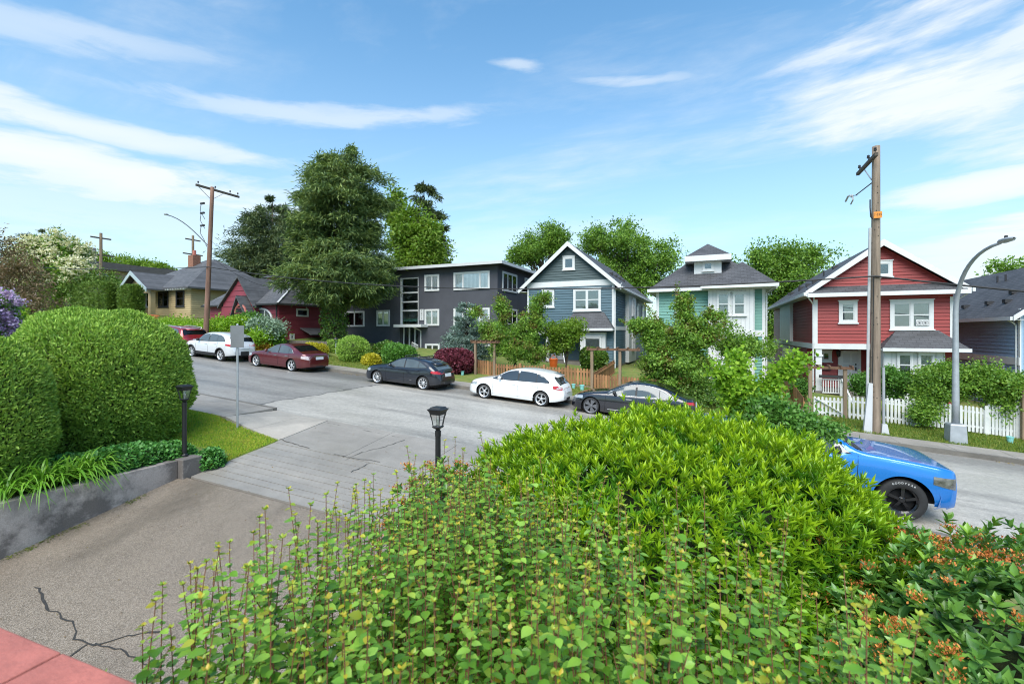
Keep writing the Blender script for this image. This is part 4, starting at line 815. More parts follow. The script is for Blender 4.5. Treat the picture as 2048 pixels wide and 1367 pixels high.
# ------------------------------------------------------------------ burgundy house
def burgundy():
    Xc, Yf = -31.8, 26.0; X0 = -40.2; h = empty('burgundy_house', (-36, Yf, zF(-36, Yf)), 'burgundy house with steep entry gable and dark shingle roof beside the big pine', 'house')
    zb = zF(-34, Yf) - 1.6; ze = at(566, 606, Yf).z; fy, fx = Face('Y', Yf), Face('X', Xc, 1); yt = 29.6; zt = 5.0
    w = MB().box(X0, Xc, Yf, yt - 0.01, zb, ze).build('wall', M['wine'], h); w2 = MB().box(X0 + 2.5, Xc, yt, 37, zb, zt).build('rear_wall', M['wine'], h)
    boards(w, fy, X0, Xc, zb, ze, 0.42, M['wine']); boards(w, fx, Yf, yt, zb, ze, 0.42, M['wine'])
    ru, rl, rs = fx.px(619, 568, 650, 595), fx.px(592, 617, 616, 633), fx.px(579, 667, 588, 679)
    boards(w2, fx, yt, 37, zb, zt, 0.42, M['wine'], skip=[ru, rl])
    window(h, fx, ru, 2, False, 0.10, 'curtain', 0.9, sill=False); window(h, fx, rl, 1, False, 0.12, None, sill=False); window(h, fx, rs, 1, False, 0.12, None, sill=False)
    # main roof: ridge along the street, hipped at the right end
    e = 0.45; zr_, yr = 4.95, 29.9
    MB().add([(X0 - e, Yf - e, ze), (Xc + e, Yf - e, ze), (Xc + e, yr + 3.6, ze), (X0 - e, yr + 3.6, ze), (X0 + 0.2, yr, zr_), (Xc - 1.9, yr, zr_), (X0 - e, Yf - e, ze - 0.12), (Xc + e, Yf - e, ze - 0.12), (Xc + e, yr + 3.6, ze - 0.12), (X0 - e, yr + 3.6, ze - 0.12)],
             [(0, 1, 5, 4), (1, 2, 5), (2, 3, 4, 5), (3, 0, 4), (0, 6, 7, 1), (1, 7, 8, 2), (2, 8, 9, 3), (3, 9, 6, 0), (6, 9, 8, 7)]).build('roof', M['roof_old'], h)
    a, b_ = Vector((Xc + e, Yf - e, ze + 0.03)), Vector((Xc - 1.9, yr, zr_ + 0.03)); MB().bar(a, b_, 0.16, 0.05).build('hip_flashing', M['conduit'], h)
    MB().box(X0 - e, Xc + e, Yf - e - 0.1, Yf - e - 0.002, ze - 0.14, ze - 0.01).build('gutter', M['plastic'], h)
    MB().prism([(X0 + 2.2, yt - 0.3, zt), (X0 + 2.2, 37.3, zt), (X0 + 2.2, 33.4, zt + 1.6)], (Xc - X0 - 1.9, 0, 0)).build('rear_roof', M['roof_old'], h)
    # front gables: a steep tall one and a lower entry with an arch
    for (pxl, pxr, pk, base, yy, nm) in ((440, 512, (480, 553), 612, Yf - 0.55, 'front_gable'), (463, 500, (478, 592), 640, Yf - 1.3, 'entry_gable')):
        l, r, p = at(pxl, base, yy), at(pxr, base, yy), at(*pk, yy); zl = (l.z + r.z) / 2; f = Face('Y', yy)
        gw = MB().prism([(l.x + .2, yy, zb), (r.x - .2, yy, zb), (r.x - .2, yy, zl), (p.x, yy, p.z - .15), (l.x + .2, yy, zl)], (0, 4.0 if nm[0] == 'f' else 1.0, 0)).build(nm, M['wine'], h)
        sl = lambda c, l=l, r=r, p=p, zl=zl: (l.x + .2 + max(0, (c - zl) / (p.z - zl)) * (p.x - l.x), r.x - .2 - max(0, (c - zl) / (p.z - zl)) * (r.x - p.x))
        boards(gw, f, l.x, r.x, zl - (0.0 if nm[0] == 'f' else 2.0), p.z - 0.2, 0.42, M['wine'], cut=sl)
        for q in (l, r):
            MB().prism([(p.x, yy - 0.25, p.z + .05), (q.x, yy - 0.25, zl - 0.05), (q.x, yy - 0.25, zl - 0.17), (p.x, yy - 0.25, p.z - 0.1)], (0, 4.5 if nm[0] == 'f' else 1.4, 0)).build('gable_roof', M['roof_old'], gw)
    yy = Yf - 1.32; c = at(481, 628, yy)
    m = MB(); pts = [Vector((c.x + math.cos(t) * 0.62, yy, c.z + 0.1 + math.sin(t) * 0.62)) for t in np.linspace(0, math.pi, 13)]
    MB().prism([(c.x - .62, yy - .02, c.z - 2.2), (c.x + .62, yy - .02, c.z - 2.2)] + [(p.x, yy - .02, p.z) for p in pts], (0, 0.04, 0)).build('entry_arch', M['dark'], h)
    MB().tube(pts, 0.09, 6).build('arch_trim', M['tile'], h)
    c = at(524, 632, Yf - 0.03); m = MB(); ar = [Vector((c.x + math.cos(t) * 1.15, Yf - 0.06, c.z - 0.2 + math.sin(t) * 0.8)) for t in np.linspace(0, math.pi, 15)]
    MB().prism([(p.x, Yf - 0.035, p.z) for p in ar] + [(c.x - 1.15, Yf - .035, c.z - 1.2), (c.x + 1.15, Yf - .035, c.z - 1.2)], (0, -0.02, 0)).build('arched_window', M['autoglass_light'], h)
    m = MB(); m.tube([(c.x + 1.15, Yf - .08, c.z - 1.2)] + ar + [(c.x - 1.15, Yf - .08, c.z - 1.2)], 0.09, 6)
    for k in (-.38, .38): m.box(c.x + k - .05, c.x + k + .05, Yf - .10, Yf - .06, c.z - 1.2, c.z + 0.5)
    m.build('arched_frame', M['white'], h)
    pipe(h, [(Xc - 0.1, Yf - 0.12, ze - 0.15), (Xc - 0.1, Yf - 0.12, zb)], 0.05, 'plastic')
    # side porch roof with lattice
    q = fx.px(600, 655, 640, 668); MB().prism([(Xc, q[0], q[3]), (Xc + 1.3, q[0], q[2]), (Xc + 1.3, q[0], q[2] - .08), (Xc, q[0], q[3] - .08)], (0, q[1] - q[0], 0)).build('side_porch_roof', M['roof_old'], h)
    MB().box(Xc + 1.2, Xc + 1.3, q[1] - .1, q[1], zb, q[2] - .08).build('porch_post', M['tan'], h)
burgundy()
# ------------------------------------------------------------------ tan bungalow
def bungalow():
    Yf = 27.0; Xc = at(382, 600, Yf).x; X0 = at(262, 600, Yf).x; h = empty('bungalow', ((X0 + Xc) / 2, Yf, zF(-48, Yf)), 'tan clapboard bungalow with worn grey hipped roof and brick chimney', 'house')
    zb = zF(-46, Yf) - 1.0; ze = at(382, 574, Yf).z; Yb = 37.0; fy, fx = Face('Y', Yf), Face('X', Xc, 1)
    w = MB().box(X0, Xc, Yf, Yb, zb, ze).build('wall', M['tan'], h)
    wr = [fy.px(318, 583, 338, 614), fy.px(353, 580, 370, 613)]
    boards(w, fy, X0, Xc, zb, ze, 0.2, M['tan'], skip=wr); boards(w, fx, Yf, Yb, zb, ze, 0.2, M['tan'])
    window(h, fy, wr[0], 2, True, 0.12, None, mat='plastic'); window(h, fy, wr[1], 1, True, 0.12, None, mat='plastic'); window(h, fy, fy.px(293, 583, 306, 614), 2, True, 0.08, 'curtain', 0.6)
    e = 0.7; zr_ = at(395, 522, 32).z; r0, r1 = X0 + 4, Xc - 4.2
    MB().add([(X0 - e, Yf - e, ze), (Xc + e, Yf - e, ze), (Xc + e, Yb + e, ze), (X0 - e, Yb + e, ze), (r0, 32, zr_), (r1, 32, zr_), (X0 - e, Yf - e, ze - .15), (Xc + e, Yf - e, ze - .15), (Xc + e, Yb + e, ze - .15), (X0 - e, Yb + e, ze - .15)],
             [(0, 1, 5, 4), (1, 2, 5), (2, 3, 4, 5), (3, 0, 4), (0, 6, 7, 1), (1, 7, 8, 2), (2, 8, 9, 3), (3, 9, 6, 0), (6, 9, 8, 7)]).build('roof', M['roof_old'], h)
    for k in range(26):                                                  # rafter tails
        a = X0 + k * (Xc - X0) / 25; MB().box(a, a + .07, Yf - e - .02, Yf, ze - .26, ze - .152).build('rafter_tail', M['white'], h)
    ch = at(389, 531, 31.0); MB().box(ch.x - .42, ch.x + .42, 30.6, 31.4, ch.z - 1.5, at(389, 511, 31).z).build('chimney', M['brickm'], h); MB().lathe((ch.x, 31, at(389, 511, 31).z), [(0.18, 0), (0.16, 0.55)], 8).build('chimney_pot', M['tile'], h)
    # porch gable on the left
    yy = Yf - 1.6; l, r, p = at(248, 576, yy), at(306, 580, yy), at(274, 545, yy); zl = (l.z + r.z) / 2
    for q in (l, r):
        roof_plane(h, [(p.x, yy - .5, p.z + .08), (q.x, yy - .5, zl - .05), (q.x, yy + 5, zl - .05), (p.x, yy + 5, p.z + .08)], M['roof_old'], 0.12, 'porch_roof')
        MB().prism([(p.x, yy - .58, p.z + .1), (q.x, yy - .58, zl - .03), (q.x, yy - .58, zl - .38), (p.x, yy - .58, p.z - .28)], (0, 0.07, 0)).build('barge_board', M['barge'], h)
    MB().prism([(l.x + .4, yy + .1, zl), (r.x - .4, yy + .1, zl), (p.x, yy + .1, p.z - .2)], (0, 0.2, 0)).build('porch_gable', M['tan'], h); MB().box(l.x + .3, r.x - .3, yy, yy + .4, zl - .4, zl - .001).build('porch_beam', M['tan'], h)
    MB().box(r.x - .75, r.x - .35, yy, yy + .4, zb, zl - .402).build('porch_post', M['tan'], h); MB().box(l.x + .35, l.x + .75, yy, yy + .4, zb, zl - .402).build('porch_post', M['tan'], h)
M['brickm'] = pmat('chimney_brick', (0.24, 0.11, 0.07), 0.9, 0.4, 12, 0.4, 30); M['barge'] = pmat('pale_blue_barge', (0.34, 0.41, 0.42), 0.6, 0.1, 3)
M['pinkwall'] = pmat('pinkish_wall', (0.38, 0.27, 0.22), 0.8, 0.1, 2)
bungalow()
def far_block():
    X1 = -75.0; y0, y1 = atX(155, 520, X1).y, 47.0; zt = 9.2; h = empty('far_apartment', (-84, y0, 4), 'long low pinkish building with brown flat roof behind the bungalow', 'building')
    fx = Face('X', X1, 1); MB().box(-96, X1, y0, y1, 3.0, zt - 0.9).build('wall', M['pinkwall'], h); MB().box(-97, X1 + 0.9, y0 - 0.9, y1 + 0.9, zt - 0.9, zt + 0.1).build('roof', M['roof_brown'], h)
    for y in (y0 + 2.0, y0 + 5.2, y0 + 8.4): window(h, fx, (y, y + 1.8, zt - 2.9, zt - 1.4), 2, False, 0.09, 'curtain', 1.0, sill=False)
    c = at(167, 505, 33); MB().box(-83, -80.5, 31, 34.5, zt, zt + 1.2).build('roof_house', M['tan'], h); MB().box(-80.6, -79, 33.5, 35.2, zt, zt + 2.5).build('chimney_block', M['wallc'], h)
far_block()
# ================================================================== vehicles
def pchip(pts):
    xs = np.array([p[0] for p in pts], float); ys = np.array([p[1] for p in pts], float); h = np.diff(xs); d = np.diff(ys) / h; m = np.zeros(len(xs))
    m[0], m[-1] = d[0], d[-1]
    for i in range(1, len(xs) - 1):
        if d[i - 1] * d[i] > 0: w1, w2 = 2 * h[i] + h[i - 1], h[i] + 2 * h[i - 1]; m[i] = (w1 + w2) / (w1 / d[i - 1] + w2 / d[i])
    def f(x):
        x = min(max(x, xs[0]), xs[-1]); i = min(max(int(np.searchsorted(xs, x)) - 1, 0), len(xs) - 2); t = (x - xs[i]) / h[i]
        return ((1 + 2*t) * (1-t)**2 * ys[i] + t * (1-t)**2 * h[i] * m[i] + t*t*(3-2*t) * ys[i+1] + t*t*(t-1) * h[i] * m[i+1])
    return f
LOW = [(0.0, 0.935), (0.07, 0.965), (0.22, 0.985), (0.45, 1.0), (0.66, 0.998), (0.82, 0.985), (0.93, 0.968), (1.0, 0.945)]
CAB = [(0.925, 0.08), (0.89, 0.30), (0.845, 0.55), (0.795, 0.78), (0.75, 0.89), (0.66, 0.955), (0.45, 0.985), (0.22, 0.997), (0.0, 1.0)]
HOOD = [(0.925, 0.22), (0.88, 0.45), (0.81, 0.66), (0.72, 0.80), (0.62, 0.87), (0.50, 0.92), (0.34, 0.965), (0.17, 0.99), (0.0, 1.0)]
HOOD_B = [(0.94, 0.30), (0.925, 0.58), (0.90, 0.78), (0.86, 0.88), (0.78, 0.93), (0.64, 0.96), (0.44, 0.985), (0.22, 1.0), (0.0, 1.0)]
class Car:
    hood = HOOD
    def __init__(s, L, W, top_, belt, z0, wheels, rw, front_r=0.60, rear_r=0.62, arch=0.05, nose=0.66, tail=0.70):
        s.L, s.W = L, W / 2; s.zt_, s.zb_, s.z0_ = pchip(top_), pchip(belt), pchip(z0); s.wh, s.rw, s.ra = wheels, rw, rw + arch
        s.fr, s.rr, s.nose, s.tail = front_r, rear_r, nose, tail
    def width(s, x):
        k = 1.0
        if x < s.fr: u = 1 - x / s.fr; k = 1 - (1 - s.nose) * u ** 2.6
        if x > s.L - s.rr: u = 1 - (s.L - x) / s.rr; k = 1 - (1 - s.tail) * u ** 2.8
        return s.W * k
    def bottom(s, x):
        z = s.z0_(x)
        for xw in s.wh:
            d = abs(x - xw)
            if d < s.ra: z = max(z, s.rw + math.sqrt(max(0, s.ra ** 2 - d * d)) * 0.985)
        return z
    def section(s, x):
        w, z0, zt = s.width(x), s.bottom(x), s.zt_(x); zb = min(s.zb_(x), zt - 0.02); zb = max(zb, z0 + 0.04); h = zt - zb
        k = min(1, max(0, (h - 0.14) / 0.22)); k = k * k * (3 - 2 * k); zs = s.z0_(x); P = []
        for v, y in LOW:
            z = z0 + (zb - z0) * v; vv = (z - zs) / max(0.05, zb - zs); P.append((w * float(np.interp(vv, [q[0] for q in LOW], [q[1] for q in LOW])), z))
        for (yc, zc_), (yh, zh) in zip(CAB, s.hood): P.append((w * (yh + (yc - yh) * k), zb + h * (zh + (zc_ - zh) * k)))
        return P
    def ys(s, x, z): P = s.section(x); return float(np.interp(z, [p[1] for p in P], [p[0] for p in P]))
    def zs(s, x, y): P = s.section(x)[len(LOW) - 1:]; P = P[::-1]; return float(np.interp(abs(y), [p[0] for p in P], [p[1] for p in P]))
    def xs(s):
        v = list(np.linspace(0, s.L, 62)) + [0.02, 0.05, 0.10, s.L - 0.02, s.L - 0.05, s.L - 0.10]
        for xw in s.wh: v += [xw + s.ra * math.cos(a) for a in np.linspace(0, math.pi, 19)] + [xw - s.ra - 0.004, xw + s.ra + 0.004]
        return sorted(set(round(q, 4) for q in v))
def build_car(name, label, cat, car, paint, loc, facing, wheel_style, side_win, wind, rear_win, opts):
    """local frame: x from nose to tail, y to the car's left (-) / right (+); facing -1: nose to -X, +1: nose to +X"""
    slope = -0.067
    root = bpy.data.objects.new(name, None); COL.objects.link(root); tag(root, label, cat, opts.get('group'))
    root.location = loc; root.rotation_euler = (0, math.atan(0.067), 0 if facing < 0 else 0)
    if facing > 0: root.rotation_euler = (0, -math.atan(0.067), math.pi)
    ORG[root.name] = Vector((0, 0, 0)); ox = -car.L / 2
    def part(m, nm, mat, parent=root, smooth=True):
        m.V = [(x + ox, y, z) for x, y, z in m.V]; o = m.build(nm, mat, parent, smooth=smooth); ORG[o.name] = Vector((0, 0, 0)); return o
    X = car.xs(); S = [car.section(x) for x in X]; n = len(S[0]); full = 2 * n - 1; m = MB(); V = []; F = []
    for x, P in zip(X, S):
        V += [(x, -y, z) for y, z in P] + [(x, y, z) for y, z in P[-2::-1]]
    for i in range(len(X) - 1):
        for k in range(full - 1): F.append((i*full + k, (i+1)*full + k, (i+1)*full + k + 1, i*full + k + 1))
    F.append(tuple(range(full))); F.append(tuple(range(len(X)*full - 1, (len(X)-1)*full - 1, -1)))
    body = part(m.add(V, F), 'body', paint)
    md = body.modifiers.new('edges', 'EDGE_SPLIT'); md.split_angle = math.radians(38)
    W = car.W
    m = MB().box(0.25, car.L - 0.25, -W + 0.27, W - 0.27, car.z0_(car.L / 2) - 0.03, 0.62); part(m, 'underbody', M['dark'], smooth=False)
    def side_patch(x0, x1, zlo, zhi, off, nx=14, nz=5, sides=(-1, 1)):
        out_ = []
        for sd in sides:
            g_ = MB().grid(lambda x, t: (x, sd * (car.ys(x, zlo(x) + (zhi(x) - zlo(x)) * t) + off), zlo(x) + (zhi(x) - zlo(x)) * t), list(np.linspace(x0, x1, nx)), list(np.linspace(0, 1, nz)))
            out_.append(g_)
        return out_
    const = lambda c: (lambda x: c)
    # side glass: a dark surround and separate panes
    dlo = pchip(side_win['top']); lo = lambda x: car.zb_(x) + side_win.get('lift', 0.03)
    xa, xb = side_win['top'][0][0], side_win['top'][-1][0]
    for g_ in side_patch(xa, xb, lambda x: lo(x) - 0.018, lambda x: max(lo(x) - 0.012, dlo(x) + 0.018), 0.002, 40): part(g_, 'window_surround', M['plastic'])
    if 'surround' in side_win:
        for sd in (-1, 1):
            ring = [(x, lo(x) - 0.014) for x in np.linspace(xa, xb, 24)] + [(x, dlo(x) + 0.016) for x in np.linspace(xb, xa, 30)]
            part(MB().tube([(x, sd * (car.ys(x, z) + 0.006), z) for x, z in ring] , 0.009, 5), 'window_trim', M[side_win['surround']])
    cuts = [xa + 0.03] + side_win['cuts'] + [xb - 0.03]
    for c0, c1 in zip(cuts[:-1], cuts[1:]):
        gap = 0.035 if c0 in side_win.get('pillar', []) else 0.012; gap2 = 0.035 if c1 in side_win.get('pillar', []) else 0.012
        for g_ in side_patch(c0 + gap, c1 - gap2, lo, lambda x: max(lo(x) + 0.001, dlo(x)), 0.009, 14): part(g_, 'side_window', M[side_win.get('glass', 'autoglass_light')])
    # screens
    for (x0, x1, ym, nm, gl) in ((wind[0], wind[1], wind[2], 'windscreen', wind[3] if len(wind) > 3 else 'autoglass_light'), (rear_win[0], rear_win[1], rear_win[2], 'rear_window', rear_win[3] if len(rear_win) > 3 else 'autoglass')):
        def scr(x, t, x0=x0, x1=x1, ym=ym):
            wtop = ym * car.width((x0 + x1) / 2); y = (t * 2 - 1) * wtop; e = 0.004; z = car.zs(x, y); dzdx = (car.zs(x + e, y) - car.zs(x - e, y)) / (2 * e); nl = math.hypot(1, dzdx)
            return (x - 0.008 * dzdx / nl, y, z + 0.008 / nl)
        part(MB().grid(scr, list(np.linspace(x0, x1, 12)), list(np.linspace(0, 1, 15))), nm, M[gl])
    # shut lines and handles
    for xd in opts.get('doors', []):
        for sd in (-1, 1):
            pts = [(xd + 0.02 * math.sin(q * 3), sd * (car.ys(xd, z) + 0.001), z) for q, z in enumerate(np.linspace(max(car.z0_(xd) + 0.08, car.bottom(xd) + 0.01), car.zb_(xd) - 0.01, 7))]
            pts = [(xd, p[1], p[2]) for p in pts]; part(MB().tube(pts, 0.006, 4), 'door_gap', M['dark'])
    for xd in opts.get('handles', []):
        z = car.zb_(xd) - 0.12
        for sd in (-1, 1):
            y = car.ys(xd, z); part(MB().box(xd - 0.11, xd + 0.11, min(sd * (y - .01), sd * (y + 0.03)), max(sd * (y - .01), sd * (y + 0.03)), z - 0.018, z + 0.018), 'door_handle', M[opts.get('handle_mat', 'plastic')] if 'handle_mat' in opts else paint, smooth=False)
    # mirrors
    xm = opts['mirror']; zm = car.zb_(xm) + 0.10
    for sd in (-1, 1):
        y = car.ys(xm, car.zb_(xm)); mm = MB(); pr = [(0.02, 0), (0.09, 0.03), (0.115, 0.10), (0.10, 0.2), (0.03, 0.23)]; V = []; F = []
        for i, (r, dy) in enumerate(pr):
            for k in range(10): a = 2 * math.pi * k / 10; V.append((xm + 0.6 * r * math.cos(a), sd * (y + 0.01 + dy * 0.85), zm + r * 0.72 * math.sin(a)))
        for i in range(len(pr) - 1):
            for k in range(10): F.append((i*10 + k, i*10 + (k+1) % 10, (i+1)*10 + (k+1) % 10, (i+1)*10 + k))
        F += [tuple(range(9, -1, -1)), tuple(range(40, 50))]; part(mm.add(V, F), 'mirror', M[opts['mirror_mat']] if 'mirror_mat' in opts else paint)
    # lamps on the corners
    x0, x1, za, zb = opts['head']
    for g_ in side_patch(x0, x1, lambda x: za + (zb - za) * 0.30 * (x - x0) / (x1 - x0), lambda x: min(zb + (x - x0) * opts.get('head_rise', 0.10), car.zt_(x) - 0.015), 0.006, 10, 5): part(g_, 'headlight', M[opts.get('head_mat', 'head')])
    x0, x1, za, zb = opts['tail']
    for g_ in side_patch(x0, x1, lambda x: za + (zb - za) * 0.35 * (1 - (x - x0) / (x1 - x0)), lambda x: min(zb, car.zt_(x) - 0.01), 0.007, 12, 5): part(g_, 'tail_light', M[opts.get('tail_mat', 'tail')])
    if 'tail_clear' in opts:
        x0, x1, za, zb = opts['tail_clear']
        for g_ in side_patch(x0, x1, const(za), const(zb), 0.011, 8, 4): part(g_, 'reverse_light', M['tail_clear'])
    # rear lamps, plate, bumpers on the end faces
    xr = car.L; wr = car.width(xr)
    if 'rear_lamp' in opts:
        za, zb, ya = opts['rear_lamp']
        for sd in (-1, 1):
            def rl(t, z, sd=sd):
                y = ya + (wr * 1.02 - ya) * t; xx = xr
                for q in np.linspace(xr, xr - 0.6, 40):
                    if car.zt_(q) >= z and car.ys(q, z) >= y - 1e-6 and car.zs(q, y) >= z - 1e-3: xx = q; break
                return (xx + 0.012, sd * y, z)
            part(MB().grid(rl, list(np.linspace(0, 1, 6)), list(np.linspace(za, zb, 5))), 'tail_light', M['tail'])
    def tail_x(z):                                          # where the tail surface stands at height z on the centre line
        for q in np.linspace(xr, xr - 1.2, 120):
            if car.zt_(q) >= z: return q
        return xr
    zp = opts.get('plate', 0.85); xp = tail_x(zp + 0.06) + 0.015; part(MB().prism([(tail_x(zp - 0.075) + 0.012, -0.26, zp - 0.075), (tail_x(zp - 0.075) + 0.012, 0.26, zp - 0.075), (tail_x(zp + 0.075) + 0.012, 0.26, zp + 0.075), (tail_x(zp + 0.075) + 0.012, -0.26, zp + 0.075)], (0.012, 0, 0)), 'number_plate', M['plate'], smooth=False)
    if 'garnish' in opts:
        zg = opts['garnish']; part(MB().box(tail_x(zg) + 0.0, tail_x(zg) + 0.03, -0.42, 0.42, zg - 0.018, zg + 0.018), 'trunk_garnish', M['chrome'], smooth=False)
    zb0, zb1 = opts.get('rear_skirt', (0.28, 0.42)); mm = MB()
    mm.grid(lambda t, z: (xr - 0.30 * abs(2*t - 1) ** 3.2 + 0.012, (2*t - 1) * (wr + 0.11), z), list(np.linspace(0, 1, 15)), [zb0, zb1]); part(mm, 'rear_skirt', M[opts.get('skirt_mat', 'plastic')])
    mm = MB(); wf = car.width(0); zf0, zf1 = opts.get('front_grille', (0.30, 0.55)); mm.grid(lambda t, z: (-0.012 + 0.06 * (2*t - 1) ** 2, (2*t - 1) * wf * 0.72, z), list(np.linspace(0, 1, 9)), [zf0, zf1]); part(mm, 'grille', M['plastic'])
    if opts.get('sill'):                                    # dark plastic lower sides and arch lips
        zs_ = opts['sill']
        spans = [(car.wh[0] + car.ra, car.wh[1] - car.ra)]
        for a, b_ in spans:
            for g_ in side_patch(a, b_, lambda x: car.bottom(x) + 0.005, const(zs_), 0.010, 10, 3): part(g_, 'sill_cladding', M['plastic'])
    if opts.get('arch_clad'):
        for xw in car.wh:
            for sd in (-1, 1):
                pts = []
                for a in np.linspace(0.05, math.pi - 0.05, 17): xx, zz_ = xw + (car.ra + 0.012) * math.cos(a), car.rw + (car.ra + 0.012) * math.sin(a); pts.append((xx, sd * (car.ys(xx, zz_) + 0.002), zz_))
                part(MB().tube(pts, 0.035, 5), 'arch_lip', M['plastic'])
    if opts.get('rails'):
        for sd in (-1, 1): pts = [(x, sd * 0.56 * W * 2 * 0.62, car.zs(x, 0.56 * W * 2 * 0.62) + 0.05) for x in np.linspace(*opts['rails'], 9)]; part(MB().tube([(pts[0][0] - .05, pts[0][1], pts[0][2] - .06)] + pts + [(pts[-1][0] + .05, pts[-1][1], pts[-1][2] - .06)], 0.018, 6), 'roof_rail', M[opts.get('rail_mat', 'plastic')])
    if opts.get('rack'):
        for xr_ in opts['rack']: z = car.zt_(xr_) + 0.06; part(MB().tube([(xr_, -0.62, z - 0.09), (xr_, -0.58, z), (xr_, 0.58, z), (xr_, 0.62, z - 0.09)], 0.025, 6), 'roof_bar', M['plastic'])
    if 'spoiler' in opts:
        xs_, ln = opts['spoiler']; z = car.zt_(xs_); part(MB().prism([(xs_ - 0.15, -0.52, car.zt_(xs_ - 0.15) + 0.012), (xs_ - 0.15, 0.52, car.zt_(xs_ - 0.15) + 0.012), (xs_ + ln, 0.50, z - 0.02), (xs_ + ln, -0.50, z - 0.02)], (0, 0, -0.04)), 'spoiler', M[opts['spoiler_mat']] if 'spoiler_mat' in opts else paint)
    if 'crease' in opts:
        for (xc0, xc1, zc0, zc1) in opts['crease']:
            for sd in (-1, 1): pts = [(x, sd * (car.ys(x, z) + 0.0), z) for x, z in zip(np.linspace(xc0, xc1, 9), np.linspace(zc0, zc1, 9))]; part(MB().tube(pts, 0.012, 5), 'side_moulding', M[opts['crease_mat']] if 'crease_mat' in opts else paint)
    # wheels
    tyre_me = rim_me = disc_me = None; R_, w_ = car.rw, opts.get('tyre_w', 0.215); rr = R_ * opts.get('rim_ratio', 0.72)
    def lathe_y(prof, n_):
        V = []; F = []
        for r, y in prof:
            for k in range(n_): a = 2 * math.pi * k / n_; V.append((r * math.cos(a), y, r * math.sin(a)))
        for i in range(len(prof) - 1):
            for k in range(n_): F.append((i*n_ + k, i*n_ + (k+1) % n_, (i+1)*n_ + (k+1) % n_, (i+1)*n_ + k))
        return V, F
    V, F = lathe_y([(rr - 0.01, -w_/2 + 0.02), (rr + 0.015, -w_/2), (R_ - 0.035, -w_/2 + 0.002), (R_ - 0.008, -w_/2 + 0.03), (R_, -w_/4), (R_, w_/4), (R_ - 0.008, w_/2 - 0.03), (R_ - 0.035, w_/2), (rr, w_/2), (rr - 0.01, w_/2 - 0.02)], 36)
    tyre_me = raw_mesh('tyre', V, F); tyre_me.materials.append(M['rubber']); tyre_me.polygons.foreach_set('use_smooth', [True] * len(tyre_me.polygons))
    dm = MB(); V, F = lathe_y([(0.0005, 0.0), (rr - 0.012, 0.0), (rr - 0.012, 0.06)], 24); dm.add(V, F); disc_me = raw_mesh('wheel', dm.V, dm.F); disc_me.materials.append(M['dark'])
    rm = MB(); V, F = lathe_y([(rr - 0.035, -w_/2 + 0.035), (rr - 0.012, -w_/2 + 0.012), (rr + 0.006, -w_/2 + 0.004), (rr + 0.004, -w_/2 + 0.03)], 36); rm.add(V, F)
    kind, ns_, rmat = wheel_style; yo = -w_/2 + 0.028
    V, F = lathe_y([(0.0005, yo - 0.012), (0.045, yo - 0.012), (0.07, yo + 0.01), (0.07, yo + 0.05)], 16); rm.add(V, F)
    for k in range(ns_):
        a = 2 * math.pi * k / ns_ + 0.3
        def P(r, t, y): return (r * math.cos(a + t), y, r * math.sin(a + t))
        if kind == 'five': ts = [(0.06, 0.40, rr - 0.02, 0.13)]
        elif kind == 'split': ts = [(0.05, 0.30, rr - 0.02, 0.05, -0.02, -0.13), (0.05, 0.30, rr - 0.02, 0.05, 0.02, 0.13)]
        elif kind == 'swirl': ts = [(0.05, 0.30, rr - 0.02, 0.08, 0.0, 0.33)]
        elif kind == 'aero': ts = [(0.05, 0.55, rr - 0.02, 0.40)]
        for q in ts:
            r0, h0, r1, h1 = q[:4]; t0, t1 = (q[4], q[5]) if len(q) > 4 else (0, 0); h0a = min(h0, 0.9 * math.pi / ns_ if kind != 'aero' else 0.5)
            rm.add([P(r0, t0 - h0a, yo - 0.004), P(r0, t0 + h0a, yo - 0.004), P(r1, t1 + h1, yo), P(r1, t1 - h1, yo), P(r0, t0 - h0a, yo + 0.04), P(r0, t0 + h0a, yo + 0.04), P(r1, t1 + h1, yo + 0.03), P(r1, t1 - h1, yo + 0.03)], [(0, 1, 2, 3), (0, 3, 7, 4), (1, 5, 6, 2), (3, 2, 6, 7), (4, 7, 6, 5)])
    rim_me = raw_mesh('rim', rm.V, rm.F); rim_me.materials.append(M[rmat])
    ytr = W - w_ / 2 - 0.035
    for xw in car.wh:
        for sd in (-1, 1):
            wo = put('wheel', disc_me, None, root, (xw + ox, sd * ytr, R_)); wo.rotation_euler = (0, random.uniform(0, 6), 0 if sd < 0 else math.pi)
            if 'steer' in opts and xw == car.wh[0]: wo.rotation_euler[2] += opts['steer']
            put('tyre', tyre_me, None, wo); put('rim', rim_me, None, wo)
    return root, part, car
M['lamp_dark'] = pmat('smoked_head_lamp', (0.10, 0.10, 0.095), 0.08, 0.8, 9, coat=1.0, spec=0.9)
def paint(name, c, metal=0.35, rough=0.28, flake=0.08):
    m, t, b = newmat(name); lk(t, ramp(t, noise(t, 260, 2), [(0.3, sc_(c, 1 - flake)), (0.7, sc_(c, 1 + flake))]), b.inputs['Base Color'])
    b.inputs['Metallic'].default_value = metal; b.inputs['Roughness'].default_value = rough; b.inputs['Coat Weight'].default_value = 1.0; b.inputs['Coat Roughness'].default_value = 0.03
    bump(t, b, noise(t, 95, 2), 0.05, 0.002); return m
def car_place(px, Yside, W):                                 # car whose near side stands at Yside and whose middle is seen at px
    d = pix_dir(px, 700); X = d[0] * Yside / d[1]; Y = Yside + W / 2; return (X, Y, R(X) + 0.05 * (1 - ((Y - 15.25) / 4.35) ** 2))
GRP = 'cars parked along the far kerb'
